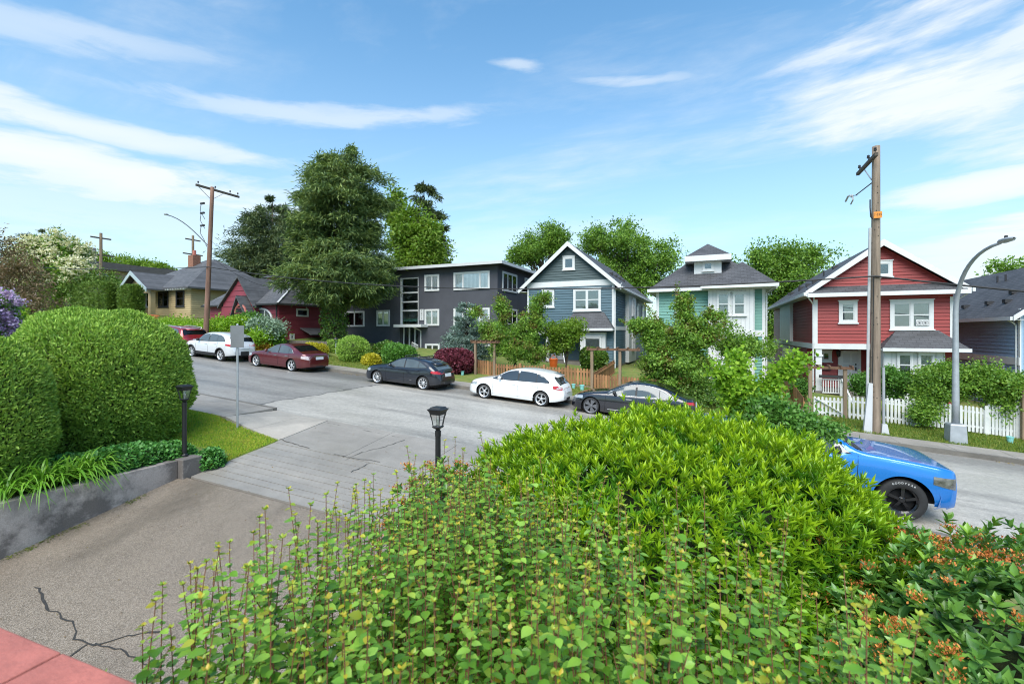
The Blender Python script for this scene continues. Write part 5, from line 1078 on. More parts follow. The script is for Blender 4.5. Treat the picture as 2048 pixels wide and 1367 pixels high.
# white hatchback
hb = Car(4.46, 1.78, [(0, .60), (.06, .70), (.25, .80), (.6, .90), (1.0, .97), (1.2, 1.01), (1.6, 1.21), (2.0, 1.39), (2.4, 1.465), (2.8, 1.48), (3.3, 1.45), (3.75, 1.37), (3.95, 1.28), (4.15, 1.08), (4.28, .96), (4.38, .85), (4.46, .66)],
         [(0, .50), (.25, .70), (.6, .80), (1.1, .90), (2.0, .93), (3.2, .97), (3.9, .99), (4.2, .90), (4.46, .56)], [(0, .24), (.4, .20), (.9, .20), (3.6, .20), (4.1, .26), (4.46, .34)], (.86, 3.53), .325)
build_car('parked_car', 'white hatchback parked by the brown picket fence, between the two dark cars', 'car', hb, paint('white_car_paint', (0.80, 0.80, 0.79), 0.0, 0.3, 0.01), car_place(1023, 17.85, 1.78), -1, ('split', 5, 'alloy'),
          dict(top=[(1.22, .955), (1.65, 1.17), (2.05, 1.34), (2.45, 1.385), (2.85, 1.385), (3.3, 1.34), (3.62, 1.20), (3.85, 1.05)], cuts=[1.62, 2.45, 3.28], pillar=[2.45], glass='autoglass'), (1.25, 1.98, .70), (3.98, 4.27, .72), dict(doors=[1.28, 2.46, 3.36], handles=[2.25, 3.2], mirror=1.62, head=(.03, .50, .58, .68), tail=(4.02, 4.44, .74, .93), tail_clear=(4.18, 4.42, .80, .86), plate=.72, spoiler=(3.93, .16), rear_skirt=(.30, .42), group=GRP, crease=[(1.25, 3.2, .33, .36)]))
# black hatchback
mz = Car(4.46, 1.79, [(0, .58), (.05, .70), (.25, .82), (.6, .93), (1.1, 1.0), (1.35, 1.05), (1.75, 1.24), (2.15, 1.40), (2.5, 1.45), (2.8, 1.455), (3.3, 1.41), (3.75, 1.31), (3.95, 1.22), (4.15, 1.07), (4.30, .97), (4.40, .85), (4.46, .62)],
         [(0, .48), (.25, .70), (.6, .83), (1.2, .92), (2.0, .93), (3.2, .97), (3.8, 1.03), (4.2, .92), (4.46, .54)], [(0, .22), (.4, .19), (.9, .19), (3.6, .20), (4.1, .26), (4.46, .33)], (.90, 3.60), .325)
build_car('parked_car', 'dark navy hatchback with roof bars parked in front of the purple maple', 'car', mz, paint('navy_car_paint', (0.014, 0.017, 0.026), 0.3), car_place(796, 17.85, 1.79), -1, ('swirl', 9, 'alloy'),
          dict(top=[(1.45, .965), (1.8, 1.16), (2.15, 1.31), (2.5, 1.365), (2.8, 1.365), (3.2, 1.31), (3.55, 1.17), (3.78, 1.06)], cuts=[2.5, 3.28], pillar=[2.5]), (1.38, 2.12, .70), (3.98, 4.28, .72, 'autoglass_light'), dict(doors=[1.45, 2.52, 3.42], handles=[2.3, 3.22], mirror=1.75, head=(.04, .50, .60, .70), tail=(4.02, 4.44, .78, .93), plate=.74, spoiler=(3.93, .18), rack=[2.35, 3.15], rear_skirt=(.30, .44), group=GRP, crease=[(1.5, 3.0, .36, .40)]))
# maroon saloon
mx = Car(4.84, 1.86, [(0, .56), (.06, .68), (.3, .80), (.7, .90), (1.2, .97), (1.45, 1.02), (1.9, 1.22), (2.3, 1.38), (2.65, 1.45), (3.0, 1.465), (3.4, 1.42), (3.8, 1.28), (4.15, 1.12), (4.4, 1.06), (4.68, 1.04), (4.76, .96), (4.81, .82), (4.84, .62)],
         [(0, .47), (.3, .68), (.7, .80), (1.3, .90), (2.2, .92), (3.3, .95), (4.0, .99), (4.5, .98), (4.76, .80), (4.84, .54)], [(0, .24), (.4, .19), (.9, .19), (3.8, .20), (4.4, .25), (4.84, .32)], (.93, 3.71), .34)
build_car('parked_car', 'maroon four-door sedan parked behind the white sport utility vehicle', 'car', mx, paint('maroon_car_paint', (0.115, 0.014, 0.017), 0.35), car_place(547, 17.85, 1.86), -1, ('split', 6, 'alloy'),
          dict(top=[(1.55, .955), (1.95, 1.14), (2.3, 1.29), (2.65, 1.36), (2.95, 1.365), (3.3, 1.31), (3.6, 1.18), (3.78, 1.02)], cuts=[2.68, 3.45], pillar=[2.68], surround='chrome'), (1.48, 2.28, .70), (3.55, 4.14, .72, 'autoglass_black'), dict(doors=[1.55, 2.7, 3.5], handles=[2.5, 3.35], mirror=1.85, head=(.05, .60, .60, .70), tail=(4.42, 4.80, .70, .90), tail_mat='tail_clear', plate=.78, garnish=.90, rear_skirt=(.28, .36), group=GRP, handle_mat='chrome'))
# white SUV
es = Car(4.52, 1.84, [(0, .72), (.05, .86), (.25, .98), (.6, 1.06), (1.0, 1.12), (1.2, 1.18), (1.55, 1.40), (1.9, 1.58), (2.3, 1.66), (2.8, 1.68), (3.4, 1.64), (3.9, 1.55), (4.1, 1.46), (4.26, 1.26), (4.36, 1.10), (4.44, .98), (4.49, .90), (4.52, .75)],
         [(0, .58), (.25, .84), (.6, .96), (1.2, 1.04), (2.0, 1.07), (3.2, 1.12), (3.9, 1.16), (4.3, 1.03), (4.52, .66)], [(0, .34), (.4, .28), (.9, .28), (3.6, .28), (4.1, .34), (4.52, .40)], (.87, 3.56), .36)
build_car('parked_car', 'white sport utility vehicle with dark lower cladding parked below the wooden pole', 'car', es, paint('silver_white_car_paint', (0.62, 0.63, 0.64), 0.15, 0.3, 0.03), car_place(410, 17.85, 1.84), -1, ('five', 7, 'alloy'),
          dict(top=[(1.3, 1.085), (1.65, 1.36), (1.95, 1.50), (2.3, 1.55), (2.8, 1.56), (3.3, 1.52), (3.65, 1.42), (3.9, 1.22)], cuts=[2.45, 3.2], pillar=[2.45]), (1.22, 1.88, .74), (4.08, 4.30, .78, 'autoglass_black'), dict(doors=[1.3, 2.46, 3.3], handles=[2.25, 3.1], mirror=1.6, head=(.04, .50, .78, .92), tail=(4.02, 4.46, .90, 1.06), plate=.86, spoiler=(4.06, .14), sill=.46, arch_clad=True, rear_skirt=(.36, .62), tyre_w=.225, group=GRP, mirror_mat='plastic'))
# red SUV
rs_ = Car(4.69, 1.88, [(0, .72), (.05, .86), (.25, .98), (.6, 1.06), (1.05, 1.13), (1.25, 1.19), (1.6, 1.41), (1.95, 1.58), (2.35, 1.66), (2.9, 1.69), (3.6, 1.66), (4.1, 1.60), (4.3, 1.52), (4.43, 1.30), (4.53, 1.14), (4.61, 1.02), (4.66, .94), (4.69, .78)],
          [(0, .58), (.25, .84), (.6, .96), (1.2, 1.05), (2.0, 1.08), (3.2, 1.12), (4.1, 1.18), (4.5, 1.06), (4.69, .68)], [(0, .34), (.4, .28), (.9, .28), (3.7, .28), (4.3, .36), (4.69, .42)], (.92, 3.62), .365)
build_car('parked_car', 'red sport utility vehicle parked at the far left end of the row', 'car', rs_, paint('red_car_paint', (0.27, 0.016, 0.022), 0.35), car_place(318, 17.9, 1.88), -1, ('five', 10, 'alloy'),
          dict(top=[(1.35, 1.10), (1.7, 1.38), (2.0, 1.51), (2.4, 1.56), (3.0, 1.575), (3.6, 1.55), (3.95, 1.48), (4.15, 1.30)], cuts=[2.55, 3.4], pillar=[2.55]), (1.28, 1.93, .74), (4.28, 4.48, .80, 'autoglass_black'), dict(doors=[1.35, 2.56, 3.5], handles=[2.35, 3.3], mirror=1.68, head=(.04, .50, .78, .92), tail=(4.2, 4.62, .90, 1.06), plate=.86, spoiler=(4.26, .16), sill=.46, arch_clad=True, rear_skirt=(.38, .62), rails=(2.0, 4.0), rail_mat='alloy', tyre_w=.235, group=GRP))
# black fastback
tm = Car(4.69, 1.85, [(0, .52), (.05, .64), (.25, .75), (.6, .85), (1.1, .93), (1.35, .97), (1.8, 1.18), (2.2, 1.35), (2.55, 1.425), (2.85, 1.44), (3.25, 1.40), (3.7, 1.28), (4.1, 1.12), (4.4, 1.02), (4.58, 1.0), (4.63, .92), (4.67, .78), (4.69, .6)],
         [(0, .44), (.25, .64), (.6, .76), (1.3, .86), (2.2, .89), (3.3, .93), (4.0, .97), (4.4, .92), (4.62, .76), (4.69, .52)], [(0, .20), (.4, .16), (.9, .16), (3.7, .17), (4.3, .22), (4.69, .30)], (.84, 3.72), .335)
build_car('parked_car', 'black fastback sedan with bright window trim partly hidden behind the bright green bush', 'car', tm, paint('black_car_paint', (0.012, 0.012, 0.018), 0.2, 0.22), car_place(1257, 17.75, 1.85), -1, ('aero', 5, 'alloy_grey'),
          dict(top=[(1.45, .91), (1.85, 1.11), (2.2, 1.26), (2.55, 1.335), (2.85, 1.34), (3.2, 1.30), (3.6, 1.16), (3.95, .99)], cuts=[2.55, 3.4], pillar=[2.55], surround='chrome'), (1.38, 2.18, .70), (3.3, 4.15, .66, 'autoglass_black'), dict(doors=[1.4, 2.57, 3.55], handles=[2.3, 3.3], handle_mat='chrome', mirror=1.75, head=(.04, .50, .58, .68), tail=(4.36, 4.66, .80, .92), plate=.75, rear_skirt=(.26, .36), rim_ratio=.80, group=GRP, mirror_mat='plastic', crease=[(1.5, 3.0, .30, .33)], crease_mat='conduit'))
# blue pickup on the near side, nose downhill
pk = Car(5.82, 2.02, [(0, 1.04), (.012, 1.09), (.05, 1.13), (.45, 1.19), (1.0, 1.23), (1.45, 1.26), (1.62, 1.30), (1.95, 1.52), (2.25, 1.75), (2.6, 1.86), (3.0, 1.88), (3.6, 1.87), (3.85, 1.80), (3.93, 1.55), (3.96, 1.38), (4.2, 1.36), (5.7, 1.36), (5.79, 1.25), (5.82, 1.0)],
         [(0, .95), (.05, 1.06), (.45, 1.13), (1.5, 1.20), (2.4, 1.14), (3.85, 1.18), (4.0, 1.28), (5.7, 1.28), (5.82, .9)], [(0, .42), (.15, .40), (.4, .40), (1.2, .42), (4.2, .42), (5.3, .5), (5.82, .55)], (0.84, 4.41), .42, front_r=.32, nose=.89, arch=0.08)
pk.hood = HOOD_B
wb = gpx(1815, 1055, lambda x, y: R(x) + 0.0)
Xw, Yside = at(1811, 1015, 11.45).x - 0.10, 11.45; truck_x = Xw + 0.88 - 5.82 / 2; truck_loc = (truck_x, Yside + 1.01, R(truck_x) + 0.02)
troot, tpart, _ = build_car('pickup_truck', 'bright blue pickup truck with black wheels parked on the near side of the street', 'truck', pk, paint('bright_blue_paint', (0.008, 0.17, 0.56), 0.25, 0.25), truck_loc, 1, ('five', 5, 'alloy_dark'),
          dict(top=[(1.72, 1.16), (2.0, 1.42), (2.3, 1.63), (2.65, 1.73), (3.1, 1.75), (3.6, 1.72), (3.84, 1.4)], cuts=[2.85], pillar=[2.85], glass='autoglass'), (1.66, 2.28, .74, 'autoglass'), (3.86, 3.94, .6), dict(doors=[1.62, 2.86, 3.86], handles=[2.65, 3.6], mirror=2.0, head=(.03, .40, .78, .99), head_rise=0.02, head_mat='lamp_dark', tail=(5.5, 5.8, .95, 1.25), plate=.75, rear_skirt=(.5, .7), tyre_w=.275, rim_ratio=.62, front_grille=(.62, .86), mirror_mat='plastic'))
# bumper step, chin and wiper cowl of the pickup
wf = pk.width(0)
def bump_fn(t, k): return (-0.10 + 0.42 * abs(2*t - 1) ** 3.0 + [0.05, -0.02, -0.05, -0.02, 0.06][k], (2*t - 1) * (pk.W * 1.0), [0.36, 0.43, 0.60, 0.71, 0.77][k])
tpart(MB().grid(lambda t, k: bump_fn(t, int(k)), list(np.linspace(0, 1, 25)), [0, 1, 2, 3, 4]), 'front_bumper', bpy.data.materials['bright_blue_paint'])
tpart(MB().grid(lambda t, z: (-0.13 + 0.42 * abs(2*t - 1) ** 3.0, (2*t - 1) * (pk.W * 0.97), z), list(np.linspace(.09, .91, 21)), [0.335, 0.40]), 'chin_spoiler', bpy.data.materials['bright_blue_paint'])
tpart(MB().grid(lambda t, x: (x, (2*t - 1) * 0.80, pk.zs(x, (2*t - 1) * 0.80) + 0.012), list(np.linspace(0, 1, 13)), [1.50, 1.56, 1.64]), 'wiper_cowl', M['plastic'])
for sd in (-1, 1): tpart(MB().tube([(1.56, sd * 0.25, pk.zs(1.56, .25) + .04), (1.72, sd * 0.1, pk.zs(1.72, .1) + .035), (1.74, sd * 0.1 - 0.6, pk.zs(1.74, .6) + .035)], 0.012, 5), 'wiper', M['plastic'])
# raised white lettering on the visible front tyre
wheel_t = [c for c in troot.children if c.name.startswith('wheel') and abs(c.location.x - (0.84 - 2.91)) < 0.01]
for wv in wheel_t:
    wv.rotation_euler[1] = 0.0
    for s_, a0 in (('GOODYEAR', 90), ('WRANGLER', 270)):
        for i, ch in enumerate(s_):
            a = math.radians(a0 + (len(s_) / 2 - i - 0.5) * 8.5); r = 0.42 * 0.83
            rot = Matrix.Rotation(-(a - math.pi / 2), 4, 'Y') @ Matrix.Rotation(math.pi / 2, 4, 'X')
            text(ch, wv, M['white'], Vector((r * math.cos(a), -0.1395, r * math.sin(a))) + org(wv), 0.05, 'letter', rot)
# ================================================================== street furniture
def lantern_post(base, label, h=1.68, s=1.0):
    t = empty('lamp_post', tuple(base), label, 'lamp post', 'black driveway lamp posts'); b = Vector(base); zt = h - 0.40 * s
    MB().lathe(b, [(0.075, 0), (0.075, 0.04), (0.052, 0.07), (0.047, zt - 0.10), (0.053, zt - 0.09), (0.053, zt - 0.0), (0.04, zt + 0.005)], 16).build('post', M['black'], t, smooth=False)
    c = b + Vector((0, 0, zt))
    MB().lathe(c, [(0.02, 0.0), (0.03, 0.02), (0.035, 0.035), (0.066, 0.055), (0.078, 0.075), (0.066, 0.085)], sq=True).build('lantern_base', M['black'], t)
    P = [(0.062, 0.085), (0.067, 0.13), (0.074, 0.18), (0.083, 0.23), (0.098, 0.285)]
    for sx in (-1, 1):
        for sy in (-1, 1): MB().tube([c + Vector((sx * r, sy * r, z)) for r, z in P], 0.008, 6).build('lantern_rib', M['black'], t)
    for k in range(4):
        a = k * math.pi / 2; d = Vector((math.cos(a), math.sin(a), 0)); n = Vector((-d.y, d.x, 0))
        MB().grid(lambda i, s_: c + d * (P[int(i)][0] - 0.006) + n * (s_ * (P[int(i)][0] - 0.008)) + Vector((0, 0, P[int(i)][1])), range(5), [-1, 1]).build('glass_pane', M['lens'], t)
    MB().tube([c + Vector((0, 0, .085)), c + Vector((0, 0, .2))], 0.02, 8).build('bulb', M['lens'], t); MB().tube([c + Vector((0.01, 0, .08)), c + Vector((0.01, 0, .28))], 0.006, 5).build('lamp_stem', M['conduit'], t)
    MB().lathe(c, [(0.092, 0.285), (0.102, 0.29), (0.112, 0.335), (0.136, 0.372), (0.140, 0.38), (0.112, 0.392), (0.095, 0.415), (0.02, 0.422)], sq=True).build('cap', M['black'], t)
    return t
lp1 = lantern_post((at(369, 900, 6.78).x, 6.78, -2.95), 'black post lantern on the garden wall end beside the cedar mounds', 1.68)
lantern_post((at(876, 900, 6.78).x, 6.78, -2.95), 'black post lantern standing right of the driveway near the street', 1.62)
# street sign seen from behind
b = at(475, 843, 8.98); b.z = -2.72
sg = empty('sign_post', tuple(b), 'galvanised street sign post with blank grey sign back on the lawn edge', 'sign')
MB().lathe(b, [(0.032, -0.3), (0.032, 2.93), (0.02, 2.95)], 10).build('post', M['galv'], sg)
c = b + Vector((0, 0, 2.6)); d = Vector((0.55, -0.83, 0)).cross(Vector((0, 0, 1))).normalized(); n = Vector((0, 0, 1)).cross(d).normalized()
d = (Matrix.Rotation(math.radians(14), 3, 'Z') @ d); n = Vector((-d.y, d.x, 0))
o_ = c + n * 0.045
MB().prism([o_ - d * .17 - Vector((0, 0, .34)), o_ + d * .17 - Vector((0, 0, .34)), o_ + d * .17 + Vector((0, 0, .30)), o_ - d * .17 + Vector((0, 0, .30))], n * 0.006).build('sign_plate', M['signback'] if 'signback' in M else pmat('sign_back', (0.17, 0.175, 0.18), 0.6, 0.1, 3), sg)
for zz in (-.22, .2): MB().bar(c + n * 0.03 - d * .05 + Vector((0, 0, zz)), c + n * 0.03 + d * .05 + Vector((0, 0, zz)), 0.03, 0.03).build('bracket', M['galv'], sg)
# street light on the right
Yl = 21.4; b = at(1911, 880, Yl); b.z = zF(b.x, Yl) - 0.02; sl = empty('street_light', tuple(b), 'curved galvanised street light beside the white picket fence', 'street light')
hb_ = at(1911, 846, Yl).z - b.z
MB().lathe(b, [(0.25, -0.2), (0.25, 0.02), (0.225, hb_ - 0.05), (0.20, hb_)], sq=True).build('base_cover', M['galv'], sl, bevel=0.02)
pts = [b + Vector((0, 0, hb_)), b + Vector((0, 0, 1.5)), b + Vector((0, 0, 3.2)), b + Vector((0, 0, 4.6))]
z0 = b.z + 4.6; H = at(1985, 489, 18.9).z - z0
for t in np.linspace(0.12, 1, 12): pts.append(Vector((b.x, Yl - 2.75 * (t ** 2.1), z0 + H * math.sin(t * math.pi / 2) ** 1.1)))
MB().tube(pts, [0.115, .105, .09, .08] + list(np.linspace(.075, .045, 12)), 12).build('pole', M['galv'], sl, smooth=True)
e = pts[-1]; m = MB(); V = []; F = []; prof = [(0.0, .03, .02), (.08, .09, .05), (.25, .15, .075), (.5, .15, .07), (.68, .08, .04), (.74, .02, .02)]
for (u, w, hh) in prof:
    for k in range(10): a = 2 * math.pi * k / 10; V.append((e.x + w * math.cos(a), e.y + .05 - u, e.z + .03 + hh * math.sin(a)))
for i in range(len(prof) - 1):
    for k in range(10): F.append((i*10 + k, i*10 + (k+1) % 10, (i+1)*10 + (k+1) % 10, (i+1)*10 + k))
m.add(V, F).build('lamp_head', M['galv'], sl, smooth=True); MB().lathe((e.x, e.y - .3, e.z + .09), [(.045, 0), (.045, .07), (.02, .085)], 8).build('photocell', M['plastic'], sl)
# utility poles
def insul(p, parent): MB().lathe(p, [(.012, 0), (.012, .10), (.05, .11), (.055, .15), (.03, .17), (.05, .18), (.045, .22), (.01, .24)], 8).build('insulator', M['plastic'], parent)
Yp = 21.3; pb = at(1750, 868, Yp); pb.z = zF(pb.x, Yp); pt_ = at(1752, 293, Yp)
up = empty('utility_pole', tuple(pb), 'tall weathered wooden utility pole with crossarm in front of the red house', 'utility pole')
lean = Vector((pt_.x - pb.x, 0, 0)); MB().tube([pb - Vector((0, 0, .4))] + [pb.lerp(Vector((pt_.x, Yp, pt_.z)), k / 8) for k in range(9)], [.175] + list(np.linspace(.17, .125, 9)), 14).build('pole_shaft', M['pole'], up, smooth=True)
za = at(1745, 318, Yp).z; MB().box(pt_.x - .19, pt_.x - .08, 20.75, 23.1, za - .06, za + .06).build('crossarm', M['dark_timber'], up)
for yy in (20.9, 21.7, 22.85): insul((pt_.x - .135, yy, za + .06), up)
MB().bar((pt_.x - .12, 22.3, za - .05), (pt_.x - .1, 21.45, za - .75), .03).build('arm_brace', M['conduit'], up)
zb_ = at(1745, 364, Yp).z; MB().bar((pt_.x - .1, Yp + .1, zb_), (pt_.x - .25, Yp + 1.6, zb_ - .05), .03).build('switch_arm', M['dark_timber'], up)
q = Vector((pt_.x - .3, Yp + 2.0, zb_)); MB().tube([q + Vector((0, .9, .05)), q + Vector((0, .5, .16)), q + Vector((0, .15, .1)), q], .04, 6).tube([q, q + Vector((0, -.12, .05)), q + Vector((0, -.25, -.18)), q + Vector((0, .1, -.28))], .03, 6).build('cutout_switch', M['conduit'], up)
MB().bar(q + Vector((0, -.2, 0)), (pt_.x - .2, Yp + 1.6, zb_ - .05), .025).build('switch_link', M['dark_timber'], up)
q = at(1740, 415, Yp - .05); MB().tube([q + Vector((0, 0, .3)), q, q + Vector((.02, 0, -.35)), q + Vector((.12, 0, -.5))], .022, 6).build('cable_stub', M['wire'], up)
fp = Face('Y', Yp - .2); rt = fp.px(1747, 423, 1764, 436); tagp = fpart(up, 'pole_tag', pmat('orange_tag', (.62, .22, .02), .5, .1, 5), fp, *rt, 0, .01); text('7-335', tagp, M['black'], Vector(((rt[0] + rt[1]) / 2, Yp - .212, (rt[2] + rt[3]) / 2)), (rt[1] - rt[0]) * .42, 'tag_number')
cz = at(1740, 456, Yp).z; MB().tube([(pb.x - .25, Yp - .02, pb.z), (pb.x - .235, Yp - .02, pb.z + 2), (pt_.x - .19, Yp - .02, cz)], .05, 8).build('conduit', M['conduit'], up); MB().tube([(pb.x - .13, Yp - .17, pb.z + 1.6), (pt_.x - .11, Yp - .15, at(1745, 553, Yp).z)], .014, 6).build('ground_wire', M['wire'], up)
MB().prism([(pb.x - .40, Yp - .18, pb.z - .05), (pb.x - .14, Yp - .2, pb.z - .05), (pb.x - .12, Yp - .2, pb.z + 1.85), (pb.x - .24, Yp - .18, pb.z + 1.85)], (0, .16, 0)).build('cable_guard', M['trim'], up)
MB().tube([(pb.x + .25, Yp - .05, pb.z), (pb.x + .24, Yp - .05, pb.z + 2.45)], .05, 8).build('conduit', M['galv'], up); MB().prism([(pb.x + .16, Yp - .14, pb.z - .05), (pb.x + .40, Yp - .14, pb.z - .05), (pb.x + .34, Yp - .14, pb.z + .33), (pb.x + .19, Yp - .14, pb.z + .33)], (0, .16, 0)).build('cable_guard', M['trim'], up)
for k in range(26):
    a = random.uniform(3.4, 6.0); zz = pb.z + random.uniform(.5, 10); f = (zz - pb.z) / 11; r = .17 - .045 * f; cx = pb.x + lean.x * f
    p = Vector((cx + r * math.cos(a), Yp + r * math.sin(a), zz)); MB().lathe(p, [(.006, -.02), (.018, -.01), (.018, .01), (.006, .02)], 6).build('peg', M['dark_timber'], up)
# left pole
Yq = 21.2; qb = at(411, 690, Yq); qb.z = zF(qb.x, Yq); qt = at(425, 374, Yq)
lp = empty('utility_pole', tuple(qb), 'reddish wooden utility pole with street lamp arm behind the white sport utility vehicle', 'utility pole')
MB().tube([qb - Vector((0, 0, .4))] + [qb.lerp(qt, k / 8) for k in range(9)], [.19] + list(np.linspace(.185, .12, 9)), 14).build('pole_shaft', M['pole_red'], lp, smooth=True)
MB().box(qt.x - .2, qt.x - .08, 20.15, 23.3, qt.z - .2, qt.z - .06).build('crossarm', M['dark_timber'], lp)
for yy in (20.3, 21.5, 22.6, 23.2): insul((qt.x - .14, yy, qt.z - .06), lp)
for s_ in (-1, 1): MB().bar((qt.x - .12, Yq + s_ * 0.9, qt.z - .2), (qt.x - .12, Yq, qt.z - .9), .03).build('arm_brace', M['conduit'], lp)
a0 = at(415, 490, Yq); pts = [Vector((a0.x, Yq - 2.7 * t, a0.z + 1.55 * math.sin(t * math.pi / 2))) for t in np.linspace(0, 1, 9)]; MB().tube(pts, .035, 8).build('lamp_arm', M['galv'], lp)
e = pts[-1]; MB().lathe(e, [(.01, -.05), (.12, -.03), (.13, .03), (.05, .08)], 10).build('lamp_head', M['galv'], lp)
for zz in (408, 427, 452): c = at(419, zz, Yq); MB().box(c.x - .5, c.x - .1, Yq - .35, Yq - .25, c.z - .06, c.z + .06).build('pole_fitting', M['plastic'], lp); MB().tube([(c.x - .45, Yq - .3, c.z), (c.x - .55, Yq - .3, c.z - .5), (c.x - .2, Yq - .2, c.z - 1.1)], .02, 5).build('jumper_wire', M['wire'], lp)
for (px, top_, bot, Y, lab) in ((202, 466, 545, 30.0, 'distant grey utility pole above the clipped hedge'), (386, 471, 530, 40.0, 'distant utility pole behind the bungalow chimney')):
    p, q = at(px, bot + 120, Y), at(px, top_, Y); t = empty('utility_pole', (p.x, Y, zF(p.x, Y)), lab, 'utility pole'); MB().tube([(p.x, Y, zF(p.x, Y)), q], [.2, .15], 8).build('pole_shaft', M['wood_post'], t)
    for dz, ln in ((-.6, 1.0), (-2.6, 1.3)): MB().box(q.x - .06, q.x + .06, Y - ln, Y + ln, q.z + dz - .08, q.z + dz + .08).build('crossarm', M['dark_timber'], t)
# overhead cables
def cable(a, b_, sag, r, label, n=40):
    a, b_ = Vector(a), Vector(b_); pts = [a.lerp(b_, t) - Vector((0, 0, sag * 4 * t * (1 - t))) for t in np.linspace(0, 1, n)]
    tag(MB().tube(pts, r, 5).build('overhead_cable', M['wire']), label, 'cable')
zc_ = at(1752, 553, Yp).z; A = Vector((qt.x - .1, Yq - .2, at(417, 535, Yq).z)); B = Vector((pb.x - .05, Yp - .18, zc_))
cable(A, B, .95, .03, 'thick black cable sagging between the two wooden poles'); cable(B, (46, Yp, -1.0), 1.1, .035, 'black cable running from the right pole past the street light to the right edge')
cable((-85, 21, 9.2), A, .8, .028, 'black cable leaving the left pole uphill to the left'); cable(A + Vector((0, .1, .8)), at(545, 575, 25.5), .4, .012, 'thin service wire from the left pole down to the burgundy house')
cable(A + Vector((0, .1, 1.9)), at(640, 568, 30.0), .9, .010, 'thin service wire from the left pole towards the big pine')
# fences
def picket_fence(name, label, px0, px1, Y, ytop0, ytop1, ybot0, ybot1, n, mat, w=0.085, point=True, posts=(), z=None, rails=(0.22, 0.78)):
    p0, p1 = at(px0, ytop0, Y), at(px1, ytop1, Y); b0, b1 = at(px0, ybot0, Y).z, at(px1, ybot1, Y).z
    t = empty(name, (p0.x, Y, b0), label, 'fence'); h = ((p0.z - b0) + (p1.z - b1)) / 2
    if point == 'round': prof = [(-w/2, 0), (w/2, 0), (w/2, h - .05), (w/2 * .7, h - .015), (0, h), (-w/2 * .7, h - .015), (-w/2, h - .05)]
    elif point: prof = [(-w/2, 0), (w/2, 0), (w/2, h - .06), (0, h), (-w/2, h - .06)]
    else: prof = [(-w/2, 0), (w/2, 0), (w/2, h), (-w/2, h)]
    mb = MB().prism([(x, 0, zz) for x, zz in prof], (0, .02, 0)); me = raw_mesh('picket', mb.V, mb.F); me.materials.append(mat)
    for i in range(n):
        f = i / (n - 1); o = put('picket', me, None, t, ((p1.x - p0.x) * f, random.uniform(-.004, .004), (b1 - b0) * f + random.uniform(-.012, .012))); o.rotation_euler = (0, random.uniform(-.012, .012), 0)
    for fr in rails: MB().prism([(p0.x, Y + .022, b0 + h * fr - .04), (p1.x, Y + .022, b1 + h * fr - .04), (p1.x, Y + .022, b1 + h * fr + .04), (p0.x, Y + .022, b0 + h * fr + .04)], (0, .04, 0)).build('rail', mat, t)
    for px in posts: q = at(px, 700, Y); f = (q.x - p0.x) / (p1.x - p0.x); zb = b0 + (b1 - b0) * f; MB().box(q.x - .055, q.x + .055, Y - .03, Y + .1, zb - .3, zb + h + .08).build('fence_post', mat, t)
    return t
def arbor(label, pxs, ytops, ybots, Y, beam, mat, dep=0.9):
    t = empty('garden_arbor', tuple(at(pxs[0], ybots[0], Y)), label, 'arbor')
    for px, yt, yb in zip(pxs, ytops, ybots):
        a, b_ = at(px, yt, Y), at(px, yb, Y)
        MB().box(a.x - .065, a.x + .065, Y - .065, Y + .065, b_.z - .25, a.z).build('post', mat, t)
    x0, x1 = at(beam[0], beam[2], Y).x, at(beam[1], beam[2], Y).x; zt = at(pxs[0], ytops[0], Y).z
    for dy in (-.11, .067): MB().box(x0, x1, Y + dy, Y + dy + .04, zt - .075, zt + .03).build('beam', M['arbor'], t)
    for i in range(6): xx = x0 + .08 + (x1 - x0 - .16) * i / 5; MB().box(xx - .025, xx + .025, Y - .25, Y + .25, zt + .032, zt + .10).build('rafter', M['arbor'], t)
    return t
M['arbor'] = pmat('reddish_arbor_timber', (.16, .085, .05), .85, .3, 6, .3, 30)
FY = Y_FENCE
picket_fence('picket_fence', 'brown cedar picket fence in front of the slate blue house', 992, 1181, FY, 727, 736, 757, 770, 33, M['cedar'], w=.115, posts=(1040, 1088, 1136))
picket_fence('picket_fence', 'lower brown cedar picket fence right of the arbor post, behind the black sedan', 1190, 1330, FY - .1, 749, 757, 786, 800, 25, M['cedar'], w=.115, posts=(1236, 1290))
picket_fence('garden_gate', 'brown cedar gate left of the picket fence, near the purple maple', 957, 985, FY + .3, 719, 723, 754, 758, 7, M['cedar'], w=.12, point=False)
MB_ = MB().prism([(at(1128, 770, FY).x, FY - .02, at(1128, 782, FY).z), (at(1184, 770, FY).x, FY - .02, at(1184, 786, FY).z), (at(1184, 770, FY).x, FY - .02, at(1184, 772, FY).z), (at(1128, 770, FY).x, FY - .02, at(1128, 766, FY).z)], (0, -.12, 0)); tag(MB_.build('retaining_timber', M['wood_post']), 'grey timber edging under the brown picket fence', 'edging')
